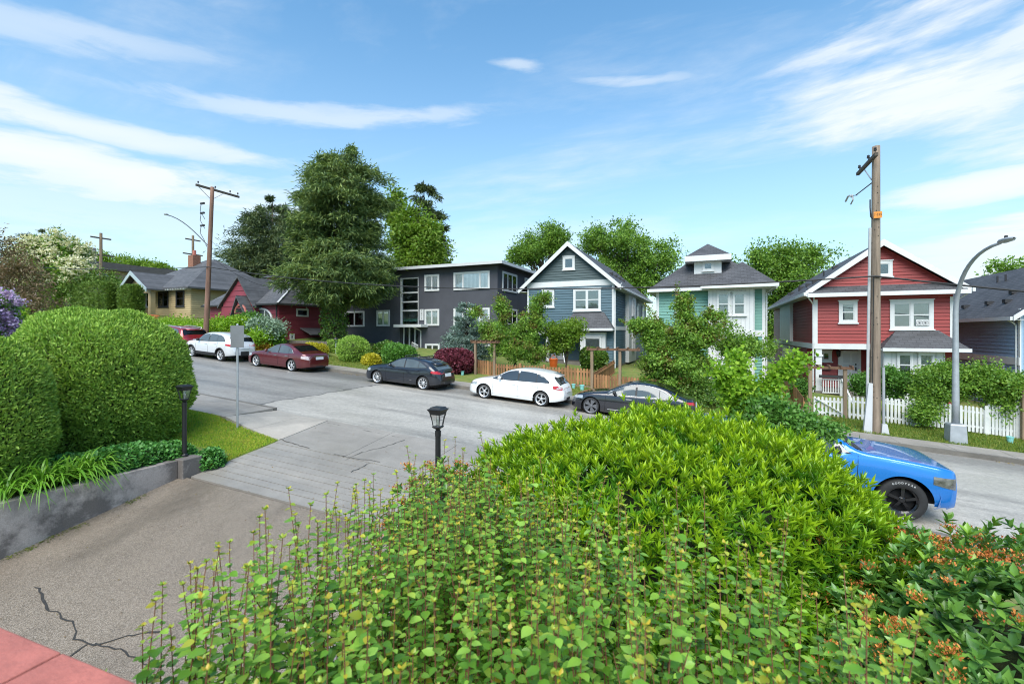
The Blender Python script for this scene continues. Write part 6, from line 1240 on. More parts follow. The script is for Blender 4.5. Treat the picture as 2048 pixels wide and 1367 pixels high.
# side fence running back from the arbor
def side_fence(name, label, X, y0, y1, zt0, zt1, h, n, mat):
    t = empty(name, (X, y0, zt0 - h), label, 'fence'); w = (y1 - y0) / n * .93; mb = MB().box(-.01, .01, -w / 2, w / 2, 0, h); me = raw_mesh('board', mb.V, mb.F); me.materials.append(mat)
    for i in range(n): f = (i + .5) / n; put('board', me, None, t, (random.uniform(-.004, .004), (y1 - y0) * f, (zt1 - zt0) * f + random.uniform(-.015, .015)))
    for fr in (.25, .8): MB().prism([(X + .012, y0, zt0 - h + h * fr), (X + .012, y1, zt1 - h + h * fr), (X + .012, y1, zt1 - h + h * fr + .08), (X + .012, y0, zt0 - h + h * fr + .08)], (.04, 0, 0)).build('rail', mat, t)
    return t
Xs = at(1187, 740, FY).x; side_fence('board_fence', 'brown board fence running back beside the slate blue house', Xs, FY, FY + 5.6, at(1187, 745, FY).z, at(1187, 745, FY).z + .35, 1.1, 34, M['cedar'])
Xs = at(1612, 800, FY).x; side_fence('board_fence', 'brown board fence running back beside the red house gate', Xs - .1, FY, FY + 7, at(1612, 795, FY).z, at(1612, 795, FY).z + .9, 1.25, 36, M['cedar'])
picket_fence('board_fence', 'brown board fence stub behind the young ginkgo', 1548, 1610, FY + 3.2, 768, 778, 820, 828, 13, M['cedar'], w=.14, point=False)
arbor('weathered timber arbor at the left end of the brown picket fence', (951, 989), (683, 688), (757, 760), FY, (943, 998, 683), M['wood_post'], .5)
arbor('weathered timber arbor above the lower brown picket fence', (1184, 1240), (697, 697), (787, 792), FY - .15, (1174, 1280, 696), M['wood_post'])
arbor('weathered timber arbor over the white picket gate', (1620, 1690), (733, 736), (828, 834), FY - .1, (1588, 1707, 733), M['wood_post'])
gt = picket_fence('picket_gate', 'white picket gate with diagonal brace under the arbor', 1629, 1684, FY - .08, 792, 795, 832, 836, 8, M['picket'], w=.078, point='round')
p0, p1 = at(1630, 795, FY - .12), at(1683, 825, FY - .12); MB().bar(p0, p1, .03, .09, (0, 1, 0)).build('brace', M['picket'], gt)
picket_fence('picket_fence', 'short white picket fence section between gate and utility pole', 1699, 1742, FY - .08, 791, 796, 838, 844, 6, M['picket'], w=.078, point='round')
picket_fence('picket_fence', 'white picket fence section right of the utility pole', 1768, 1822, FY - .08, 795, 799, 845, 853, 8, M['picket'], w=.078, point='round', posts=(1828,))
picket_fence('picket_fence', 'long white picket fence section behind the street light', 1833, 1970, FY - .08, 803, 810, 848, 867, 19, M['picket'], w=.078, point='round', posts=(1973,))
picket_fence('picket_fence', 'white picket fence section at the right edge of the picture', 1979, 2120, FY - .08, 812, 822, 868, 890, 20, M['picket'], w=.078, point='round', posts=(2035,))
q = at(2030, 820, FY + .3); tag(MB().box(q.x - .07, q.x + .07, FY - .3, FY - .16, q.z - 1.2, q.z + .95).build('timber_post', M['wood_post']), 'weathered timber post by the white fence at the right edge', 'post')
# lattice fence by the bungalow and grey fence behind the maroon sedan
t = picket_fence('lattice_fence', 'orange stained board fence with lattice top below the bungalow', 256, 318, 24.0, 634, 640, 672, 678, 24, pmat('orange_stain', (.42, .10, .035), .7, .2, 4, island=.15), w=.17, point=False)
a, b_ = at(256, 626, 24.0), at(318, 632, 24.0); mo = bpy.data.materials['orange_stain']
for k in range(22):
    for sg_ in (-1, 1):
        f0 = k / 22; x0 = a.x + (b_.x - a.x) * f0; x1 = x0 + sg_ * .34; 
        if not (a.x - .1 < x1 < b_.x + .1): continue
        z = a.z + (b_.z - a.z) * f0; MB().bar((x0, 24.0 + sg_ * .008, z), (x1, 24.0 + sg_ * .008, z - .33), .03, .012, (0, 1, 0)).build('lattice_slat', mo, t)
MB().prism([(a.x, 23.97, a.z), (b_.x, 23.97, b_.z), (b_.x, 23.97, b_.z + .07), (a.x, 23.97, a.z + .07)], (0, .07, 0)).build('top_rail', mo, t); q = at(255, 610, 23.9); MB().box(q.x - .07, q.x + .07, 23.85, 24.0, q.z - 3, q.z).build('fence_post', M['wood_post'], t)
M['greyboard'] = pmat('grey_fence_board', (.12, .10, .085), .9, .3, 5, .3, 30, stretch=(1, 1, .15), island=.2)
picket_fence('board_fence', 'weathered grey board fence behind the maroon sedan', 500, 652, 24.0, 676, 684, 708, 716, 56, M['greyboard'], w=.15, point=False)
# small things
def pot(px, py, Y, s, label):
    p = at(px, py, Y); p.z = zF(p.x, Y); t = empty('plant_pot', tuple(p), label, 'pot', 'turquoise pots on the verge'); MB().lathe(p, [(.09 * s, -.02), (.12 * s, .22 * s), (.135 * s, .22 * s), (.135 * s, .27 * s), (.115 * s, .27 * s), (.10 * s, .2 * s)], 14).build('pot_body', M['turq'], t); MB().lathe(p, [(.10 * s, .16 * s), (.11 * s, .21 * s)], 12).build('pot_soil', M['soil'], t)
pot(1147, 775, 22.6, .8, 'small turquoise pot at the timber edging, left of its pair'); pot(1164, 779, 22.4, .95, 'small turquoise pot at the timber edging, right of its pair'); pot(925, 752, 22.6, .8, 'small turquoise pot on gravel near the purple maple'); pot(2020, 872, 22.3, .8, 'small turquoise pot on grass below the white fence at right')
p = at(1107, 735, 28.6); t = empty('garden_tub', (p.x, 28.6, p.z), 'orange plastic tub on the porch of the slate blue house', 'tub'); MB().lathe(p, [(.22, -.3), (.28, .5), (.3, .52), (.3, .58), (.25, .56)], 14).build('tub_body', M['orange'], t); MB().tube([p + Vector((-.3, 0, .5)), p + Vector((0, -.05, .85)), p + Vector((.3, 0, .5))], .02, 6).build('handle', M['orange'], t)
p = at(672, 716, 24.6); p.z = zF(p.x, 24.6); t = empty('lamp_post', tuple(p), 'small black post lamp in front of the apartment hedge', 'lamp post'); hh = at(672, 675, 24.6).z - p.z
MB().lathe(p, [(.06, 0), (.045, .1), (.04, hh - .4), (.05, hh - .38)], 10).build('post', M['galv'], t); MB().lathe(p, [(.06, hh - .38), (.12, hh - .12), (.10, hh - .1)], 8).build('glass', M['lens'], t); MB().lathe(p, [(.17, hh - .12), (.12, hh - .04), (.02, hh + .05)], 8).build('cap', M['black'], t)
# vehicles glimpsed at the far left above the hedge
cv = Car(4.5, 1.8, [(0, .6), (.1, .75), (1.2, 1.0), (2.0, 1.4), (2.8, 1.46), (3.5, 1.38), (4.1, 1.1), (4.4, 1.0), (4.5, .7)], [(0, .5), (.3, .75), (2, .92), (4, .97), (4.5, .6)], [(0, .22), (4.5, .3)], (.9, 3.6), .33)
def simple_car(label, px, Y, pm, **kw):
    q = at(px, 640, Y); X = q.x
    r_, _, _ = build_car('parked_car', label, 'car', cv, pm, (X, Y + .9, R(X) + kw.get('lift', 0)), -1, ('five', 5, 'alloy'), dict(top=[(1.35, .95), (2.0, 1.28), (2.8, 1.36), (3.4, 1.28), (3.85, 1.02)], cuts=[2.5], pillar=[2.5]), (1.3, 1.95, .7), (3.5, 4.05, .7), dict(doors=[1.4, 2.5], handles=[2.3], mirror=1.7, head=(.05, .5, .6, .7), tail=(4.1, 4.45, .75, .9), plate=.75))
    r_.rotation_euler = (0, math.atan(.088), 0); r_['group'] = 'cars parked uphill at the left'
simple_car('dark car roof showing between the maple and the cedar mound', 62, 11.3, paint('charcoal_car_paint', (.02, .022, .028), .3), lift=.1)
simple_car('pale car roof just showing over the large cedar mound', 205, 17.9, paint('pale_car_paint', (.6, .6, .58), .1), lift=.1)
# ================================================================== vegetation
def unit(a): return a / np.maximum(1e-9, np.linalg.norm(a, axis=-1, keepdims=True))
T2 = (np.array([(0, 0, 0), (-.5, .5, .10), (0, 1, 0), (.5, .5, .10)], float), np.array([(0, 3, 2), (0, 2, 1)]))
T4 = (np.array([(0, 0, 0), (-.5, .42, .08), (.5, .42, .08), (0, .45, -.05), (0, 1, -.06)], float), np.array([(0, 3, 1), (0, 2, 3), (1, 3, 4), (3, 2, 4)]))
OVATE = (np.array([(0, 0, 0), (-.30, .12, .05), (.30, .12, .05), (-.50, .38, .07), (.50, .38, .07), (-.36, .68, .04), (.36, .68, .04), (0, 1, -.08), (0, .35, -.03), (0, .66, -.04)], float), np.array([(0, 8, 1), (0, 2, 8), (1, 8, 3), (2, 4, 8), (3, 8, 5), (8, 9, 5), (4, 6, 8), (8, 6, 9), (5, 9, 7), (9, 6, 7)]))
OVAL = (np.array([(0, 0, 0), (-.42, .25, .06), (.42, .25, .06), (-.46, .62, .05), (.46, .62, .05), (0, 1, -.10), (0, .45, -.04)], float), np.array([(0, 6, 1), (0, 2, 6), (1, 6, 3), (2, 4, 6), (3, 6, 5), (6, 4, 5)]))
FAN = (np.array([(0, 0, 0), (-.35, .75, .05), (-.14, .8, 0), (-.08, 1.0, .06), (.08, 1.0, -.06), (.14, .8, 0), (.35, .75, -.05), (0, .3, 0)], float), np.array([(0, 2, 1), (7, 4, 3), (0, 6, 5)]))
def leaf_obj(name, P, A, Nn, S, mat, parent=None, tpl=T2, wr=0.5, tint=None):
    P, A, Nn = np.asarray(P), unit(np.asarray(A)), np.asarray(Nn); S = np.asarray(S)
    Nn = unit(Nn - (Nn * A).sum(1, keepdims=True) * A); side = np.cross(A, Nn); T, F = tpl; k = len(T)
    wr = np.broadcast_to(np.asarray(wr, float), S.shape)
    V = P[:, None, :] + S[:, None, None] * (T[None, :, 0, None] * wr[:, None, None] * side[:, None, :] + T[None, :, 1, None] * A[:, None, :] + T[None, :, 2, None] * Nn[:, None, :])
    o_ = org(parent); V = V.reshape(-1, 3) - np.array(o_)
    FF = (F[None] + (np.arange(len(P)) * k)[:, None, None]).reshape(-1, 3)
    me = raw_mesh(name, V, FF)
    if tint is not None: at_ = me.attributes.new('tint', 'FLOAT', 'POINT'); at_.data.foreach_set('value', np.repeat(np.asarray(tint, np.float32), k))
    return put(name, me, mat, parent)
def rnd(n): return unit(rng.normal(size=(n, 3)))
def w2(v): return np.array([v[0], v[1], v[2]], float)
def lobe(px, py, Y, rx, ry, rd=None):
    c = at(px, py, Y); d = depth_at(px, Y); a, b = rx * d / FPX, ry * d / FPX; return (w2(c), a, a if rd is None else rd, b)
def crown(name, lobes, clumps, per, cr, size, mat, parent, shell=0.45, droop=0.0, wr=0.55, tint_top=None, tpl=T2, flat=0.8, up=0.35):
    vol = np.array([l[1] * l[2] * l[3] for l in lobes]) ** 0.7; cnt = rng.multinomial(clumps, vol / vol.sum()); C = []; O = []
    for (c, a, b, h), n in zip(lobes, cnt):
        u = rnd(n); r = (shell + (1 - shell) * rng.random(n) ** 0.6) * (1 + .16 * np.sin(u @ np.array([5.1, 3.3, 4.2]) + c[0]) + .13 * np.sin(u @ np.array([-6.3, 7.1, 5.5]) + c[1])); C.append(c + u * r[:, None] * np.maximum(.35 * np.array([a, b, h]), np.array([a, b, h]) - cr * .55) * (1 + .12 * rng.normal(size=(n, 1)))); O.append(u)
    C, O = np.vstack(C), np.vstack(O); n = len(C); sz = rng.uniform(.6, 1.3, n)
    q = rng.normal(size=(n, per, 3)) * np.array([1, 1, flat]) * (cr * sz)[:, None, None] * 0.6
    P = (C[:, None] + q).reshape(-1, 3); out_ = np.repeat(O, per, 0)
    A = unit(out_ * .5 + rng.normal(size=P.shape) * .7 + np.array([0, 0, -droop])); Nn = out_ * .5 + np.array([0, 0, up]) + rng.normal(size=P.shape) * .55
    S = size * rng.uniform(.6, 1.35, len(P)); tint = None
    if tint_top is not None:
        zmin, zmax = P[:, 2].min(), P[:, 2].max(); f = np.repeat(rng.random(n), per); tint = np.clip((f - (1 - tint_top)) * 4, 0, 1) * rng.random(len(P))
    return leaf_obj(name, P, A, Nn, S, mat, parent, tpl, wr, tint), C
def trunk(parent, base, top_, r0, r1, C=None, limbs=8, mat='bark', start=0.35, wob=0.05):
    b, t = Vector(base), Vector(top_); pts = [b.lerp(t, k / 6) + Vector((random.uniform(-wob, wob), random.uniform(-wob, wob), 0)) * (k > 0) for k in range(7)]
    MB().tube(pts, list(np.linspace(r0, r1, 7)), 9).build('trunk', M[mat], parent, smooth=True)
    if C is not None and len(C):
        m = MB(); idx = rng.choice(len(C), min(limbs, len(C)), replace=False)
        for i in idx:
            f = random.uniform(start, .95); s = b.lerp(t, f); e = Vector(C[i]); mid = s.lerp(e, .5) + Vector((0, 0, .12 * (e - s).length)); rr = r0 + (r1 - r0) * f
            m.tube([s, s.lerp(mid, .6), mid, e], [rr * .55, rr * .4, rr * .28, rr * .10], 6)
        m.build('limbs', M[mat], parent)['kind'] = 'stuff'
def tree(name, label, cat, base, lobes, clumps, per, cr, size, mat, tr=None, group=None, limbs=10, **kw):
    t = empty(name, tuple(base), label, cat, group); _, C = crown('crown', lobes, clumps, per, cr, size, mat, t, **kw)
    if tr: trunk(t, Vector(base) - Vector((0, 0, .3)), tr[0], tr[1], tr[2], C, limbs)
    return t
def conifer(name, label, base, top_, prof, clumps, per, size, mat, tr=.25, cl=(.8, .45), droop=.25, wr=.16, flat=.45, levels=13):
    base, top_ = Vector(base), Vector(top_); t = empty(name, tuple(base), label, 'tree'); H = top_.z - base.z
    hs = np.array([p[0] for p in prof]); rs = np.array([p[1] for p in prof]); g_ = np.linspace(hs[0], hs[-1], 200); dens = np.interp(g_, hs, rs) ** 1.15 + .04; cdf = np.cumsum(dens) / dens.sum()
    nb = max(24, clumps // 4); hb = np.interp((np.arange(nb) + rng.random(nb) * .8) / nb, cdf, g_); lev = (hs[-1] - hs[0]) / levels; hb = hb * .35 + .65 * (np.round((hb - hs[0]) / lev) * lev + hs[0]); thb = np.arange(nb) * 2.39996 + rng.normal(size=nb) * .25; lb = rng.uniform(.78, 1.14, nb)
    i_ = rng.integers(0, nb, clumps); h = np.clip(hb[i_] + rng.normal(size=clumps) * .006, hs[0], hs[-1]); th = thb[i_] + rng.normal(size=clumps) * .10; lump = lb[i_]
    R_ = np.interp(h, hs, rs); rf = (.25 + .75 * rng.random(clumps) ** .6) * lump; u = np.stack([np.cos(th), np.sin(th), np.zeros(clumps)], 1)
    ax = np.array(base)[None] + (np.array(top_) - np.array(base))[None] * h[:, None]; C = ax + u * (R_ * rf)[:, None] - np.array([0, 0, 1]) * (R_ * rf * droop)[:, None] * .4
    L = np.clip(R_ * .30, .22, cl[0])
    q = rng.normal(size=(clumps, per, 3)); tang = np.stack([-np.sin(th), np.cos(th), np.zeros(clumps)], 1)
    P = C[:, None] + u[:, None] * (q[..., :1] * L[:, None, None] * .55) + tang[:, None] * (q[..., 1:2] * L[:, None, None] * .5) + np.array([0, 0, 1]) * (q[..., 2:] * L[:, None, None] * flat * .5); P = P.reshape(-1, 3)
    uu = np.repeat(u, per, 0); A = unit(uu * .8 + rng.normal(size=P.shape) * .65 + np.array([0, 0, -droop])); Nn = np.array([0, 0, .8]) + uu * .3 + rng.normal(size=P.shape) * .5
    leaf_obj('crown', P, A, Nn, size * rng.uniform(.6, 1.3, len(P)), mat, t, T2, wr)
    MB().tube([base - Vector((0, 0, .3)), base.lerp(top_, .5), base.lerp(top_, .97)], [tr, tr * .65, .03], 9).build('trunk', M['bark'], t, smooth=True)
    m = MB()
    for i in rng.choice(clumps, min(60, clumps), replace=False): s = base.lerp(top_, max(0.05, float(h[i]) + .01)); m.tube([s, Vector(C[i])], [.07, .02], 5)
    m.build('limbs', M['bark'], t)['kind'] = 'stuff'; return t
def dome_pts(n, c, r, pw=2.3, zmin=-.9):
    """points and normals on a squarish dome"""
    u = rnd(int(n * 2.2)); u = u[u[:, 2] > zmin][:n]; k = (np.abs(u) ** pw).sum(1) ** (-1 / pw); p = u * k[:, None]; nrm = unit(np.sign(p) * np.abs(p) ** (pw - 1) / np.array(r)); return np.array(c) + p * np.array(r), nrm
def lump(P, amp, sc=1.7): return amp * (np.sin(P[:, 0] * sc * 2.1 + 1.3) * np.sin(P[:, 1] * sc * 1.7 + .4) + .6 * np.sin(P[:, 2] * sc * 2.7 + P[:, 0] * sc) + .5 * np.sin(P[:, 1] * sc * 4.1 + P[:, 2] * sc * 3.3))
def core(c, r, pw, parent, k=.9, name='dark_core', zmin=-1):  # closed dark shell added inside foliage to block light and see-through gaps
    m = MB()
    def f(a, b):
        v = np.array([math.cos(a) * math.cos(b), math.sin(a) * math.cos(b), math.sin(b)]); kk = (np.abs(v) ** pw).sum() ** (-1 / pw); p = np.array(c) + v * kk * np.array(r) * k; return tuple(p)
    m.grid(f, list(np.linspace(0, 2 * math.pi, 25)), list(np.linspace(-math.pi / 2 * .98, math.pi / 2, 14))); return m.build(name, M['core_shade'], parent, smooth=True)
M['core_shade'] = pmat('painted_core_shade', (.034, .044, .014), .95, .5, 14, .8, 30, .03)  # dark green-brown paints the shade deep inside the foliage
def clipped(name, label, c, r, n, size, mat, pw=2.3, depth=.12, amp=.05, cat='hedge', tpl=FAN, wr=.9, up=.55, tint=True, kcore=.93, zmin=-.9, sc=1.7, stem=None):
    t = empty(name, (c[0], c[1], c[2] - r[2] * .95), label, cat); P, Nn = dome_pts(n, c, r, pw, zmin); P = P + Nn * (lump(P, amp, sc) - depth * rng.random(len(P)) ** 1.5 + .02)[:, None]
    A = unit(Nn * .55 + rng.normal(size=P.shape) * .5 + np.array([0, 0, up])); NN = Nn + rng.normal(size=P.shape) * .45
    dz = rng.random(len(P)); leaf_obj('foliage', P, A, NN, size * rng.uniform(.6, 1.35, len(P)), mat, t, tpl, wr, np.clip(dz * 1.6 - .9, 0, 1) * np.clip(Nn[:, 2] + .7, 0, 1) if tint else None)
    core(c, r, pw, t, kcore)
    if stem: MB().tube([(c[0], c[1], stem), (c[0], c[1], c[2])], [.09, .06], 7).build('stem', M['bark'], t)
    return t
# ---- leaf colours
L = {}
L['cedar'] = leafmat('cedar_scale_leaf', [(.045, .10, .013), (.115, .20, .028), (.23, .33, .055)], .25, .55, 1.1, (.34, .44, .09), gain=2.0)
L['hedge'] = leafmat('dark_hedge_leaf', [(.02, .045, .008), (.05, .09, .014), (.10, .15, .025)], .25, .55, .8, (.13, .17, .03), gain=2.2)
L['pine'] = leafmat('pine_needle', [(.014, .028, .010), (.034, .056, .018), (.10, .125, .036)], .22, .55, .45, gain=3.5)
L['fir'] = leafmat('fir_needle', [(.014, .026, .012), (.03, .048, .018), (.07, .085, .028)], .15, .55, .5, gain=2.6)
L['spruce'] = leafmat('blue_spruce_needle', [(.05, .09, .075), (.11, .17, .14), (.22, .29, .25)], .15, .55, 1.0)
L['birch'] = leafmat('birch_leaf', [(.08, .17, .014), (.16, .29, .025), (.26, .35, .05)], .45, .5, .5, gain=1.0)
L['broad'] = leafmat('walnut_leaf', [(.025, .06, .009), (.065, .125, .016), (.13, .205, .028)], .35, .45, .4, gain=2.2)
L['cherry'] = leafmat('cherry_leaf', [(.035, .085, .012), (.09, .175, .022), (.18, .27, .04)], .4, .4, .9, (.20, .085, .035), gain=1.8)
L['lime'] = leafmat('bright_shrub_leaf', [(.08, .18, .012), (.17, .32, .02), (.31, .44, .045)], .45, .45, .9, gain=1.35)
L['mid'] = leafmat('mid_green_leaf', [(.03, .09, .015), (.07, .17, .025), (.13, .26, .05)], .35, .4, 1.0)
L['grey'] = leafmat('grey_green_leaf', [(.08, .13, .09), (.15, .22, .15), (.25, .32, .24)], .25, .5, 1.0)
L['yellow'] = leafmat('yellow_leaf', [(.32, .30, .02), (.52, .47, .03), (.68, .62, .08)], .4, .45, 1.0, gain=1.0)
L['orange'] = leafmat('orange_shrub_leaf', [(.16, .12, .015), (.30, .17, .025), (.40, .28, .04)], .35, .5, 1.5)
L['purple'] = leafmat('purple_maple_leaf', [(.045, .010, .016), (.11, .022, .036), (.20, .05, .07)], .3, .5, 1.2)
L['jmaple'] = leafmat('bronze_maple_leaf', [(.04, .06, .018), (.115, .085, .042), (.19, .12, .075)], .3, .5, .8)
L['flower'] = leafmat('cream_blossom', [(.55, .52, .30), (.70, .68, .45), (.78, .76, .58)], .3, .6, 1.0, gain=1.0)
L['lilac'] = leafmat('lilac_blossom', [(.30, .17, .48), (.52, .37, .68), (.72, .62, .82)], .35, .5, 2.5, gain=1.0)
L['ivy'] = leafmat('ivy_leaf', [(.02, .06, .010), (.06, .125, .02), (.15, .21, .035)], .25, .3, 1.2)
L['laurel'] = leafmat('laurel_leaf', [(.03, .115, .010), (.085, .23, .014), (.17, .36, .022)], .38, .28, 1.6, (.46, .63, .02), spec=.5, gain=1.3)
L['viburnum'] = leafmat('viburnum_leaf', [(.025, .075, .018), (.065, .16, .032), (.15, .29, .05)], .25, .3, 1.6, (.26, .44, .04), spec=.5)
L['bud'] = leafmat('rusty_bud', [(.16, .04, .012), (.34, .10, .022), (.55, .24, .06)], .15, .6, 3.0)
L['spirea'] = leafmat('near_shrub_leaf', [(.04, .11, .012), (.105, .235, .024), (.27, .44, .07)], .36, .35, 3.0, (.66, .42, .03), spec=.5, gain=1.5)
L['ground'] = leafmat('groundcover_leaf', [(.03, .10, .018), (.06, .18, .035), (.11, .27, .06)], .3, .4, 2.0)
L['strap'] = leafmat('daylily_blade', [(.06, .16, .014), (.11, .25, .022), (.20, .35, .05)], .4, .3, 2.0)
L['grass'] = leafmat('grass_blade', [(.05, .15, .012), (.12, .24, .016), (.25, .28, .03), (.34, .28, .06)], .35, .6, .75, gain=2.1)
L['grass2'] = leafmat('verge_blade', [(.05, .11, .015), (.12, .19, .022), (.25, .24, .05)], .35, .6, .9)
def grass(name, label, pts, h, mat):
    n = len(pts); A = unit(np.array([0, 0, 1.0]) + rng.normal(size=(n, 3)) * .45); o = leaf_obj(name, pts, A, rnd(n), h * rng.uniform(.5, 1.3, n), mat, None, T2, .14); tag(o, label, 'grass', kind='stuff')
def scatter(n, x0, x1, y0, y1, zf, ok=None):
    X = rng.uniform(x0, x1, n); Y = rng.uniform(y0, y1, n); keep = np.ones(n, bool) if ok is None else np.array([ok(a, b) for a, b in zip(X, Y)]); X, Y = X[keep], Y[keep]; return np.stack([X, Y, np.array([zf(a, b) for a, b in zip(X, Y)]) - .03], 1)
grass('lawn_grass', 'short bright grass on the lawn left of the driveway', scatter(60000, -16.5, -11.12, 6.2, 9.08, zL, lambda x, y: y > 7.05 or x < -11.7), .065, L['grass'])
grass('verge_grass', 'patchy grass on the verge below the white fence', scatter(26000, 1.5, 14, 20.97, 23.4, zF), .10, L['grass2'])
grass('verge_grass', 'patchy grass on the verge before the brown fences and apartment', scatter(30000, -24, 1.5, 20.97, 23.6, zF, lambda x, y: not (-14.2 < x < -10.5)), .10, L['grass2'])
# ---- near left: clipped cedars, planting on the wall
def ctr(px, py, d, z): p = atd(px, py, d); return (p.x, p.y, z)
c = ctr(196, 700, 11.7, -1.45); clipped('cedar_mound', 'large rounded clipped cedar mound beside the driveway lamp', c, (1.83, 1.85, 1.93), 125000, .095, L['cedar'], 2.35, .20, .07, tpl=T2, wr=.34)
c = ctr(-52, 800, 8.6, -1.80); clipped('cedar_mound', 'smaller clipped cedar mound cut by the left edge of the picture', c, (1.0, 1.0, 1.66), 62000, .085, L['cedar'], 2.4, .17, .05, tpl=T2, wr=.34)
gp = empty('oregano_patch', (-11.9, 6.0, -3.0), 'leafy green groundcover spilling over the garden wall by the lamp', 'plant'); 
Pn = []; 
for (cx, cy, cz, rx, ry, rz_, n) in ((-12.0, 5.7, -2.95, .55, 1.15, .42, 5200), (-11.95, 6.75, -3.02, .55, .5, .36, 2200), (-11.2, 7.25, -3.2, .30, .30, .36, 1300), (-12.3, 4.9, -2.95, .5, .6, .4, 2000)):
    P, Nn = dome_pts(n, (cx, cy, cz), (rx, ry, rz_), 2.2, -.2); Pn.append((P - Nn * (.1 * rng.random((len(P), 1))), Nn))
P = np.vstack([p for p, _ in Pn]); Nn = np.vstack([q for _, q in Pn]); leaf_obj('foliage', P, unit(Nn + rng.normal(size=P.shape) * .7), Nn * .6 + np.array([0, 0, .8]) + rng.normal(size=P.shape) * .4, .07 * rng.uniform(.6, 1.3, len(P)), L['ground'], gp, OVAL, .8)
core((-12.0, 5.9, -3.0), (.5, 1.4, .3), 2.2, gp, .9)
def blades(name, label, clumps_, n, ln, mat):
    t = empty(name, tuple(clumps_[0]), label, 'plant'); V = []; F = []
    for (cx, cy, cz) in clumps_:
        for _ in range(n):
            a = random.uniform(0, 2 * math.pi); l = ln * random.uniform(.6, 1.15); w = random.uniform(.011, .019); lean = random.uniform(.35, 1.0); d = Vector((math.cos(a), math.sin(a), 0)); s = Vector((-d.y, d.x, 0)); b = len(V); k = 7
            for i in range(k):
                f = i / (k - 1); p = Vector((cx + random.uniform(-.02, .02), cy, cz)) + d * (l * lean * f ** 1.3 * .85) + Vector((0, 0, l * (f * (1.05 - .3 * lean) - lean * .95 * f ** 2.6))); ww = w * (1 - f ** 3) + .001
                V += [p - s * ww, p + s * ww + Vector((0, 0, .004))]
            for i in range(k - 1): F.append((b + 2*i, b + 2*i + 2, b + 2*i + 3, b + 2*i + 1))
    m = MB().add(V, F); m.build('blades', mat, t); return t
blades('daylily_clump', 'arching strap-leaved daylily clump hanging over the garden wall', [(-11.55 + random.uniform(-.25, .12), y, -2.98) for y in np.linspace(3.7, 5.3, 18)], 30, .98, L['strap'])
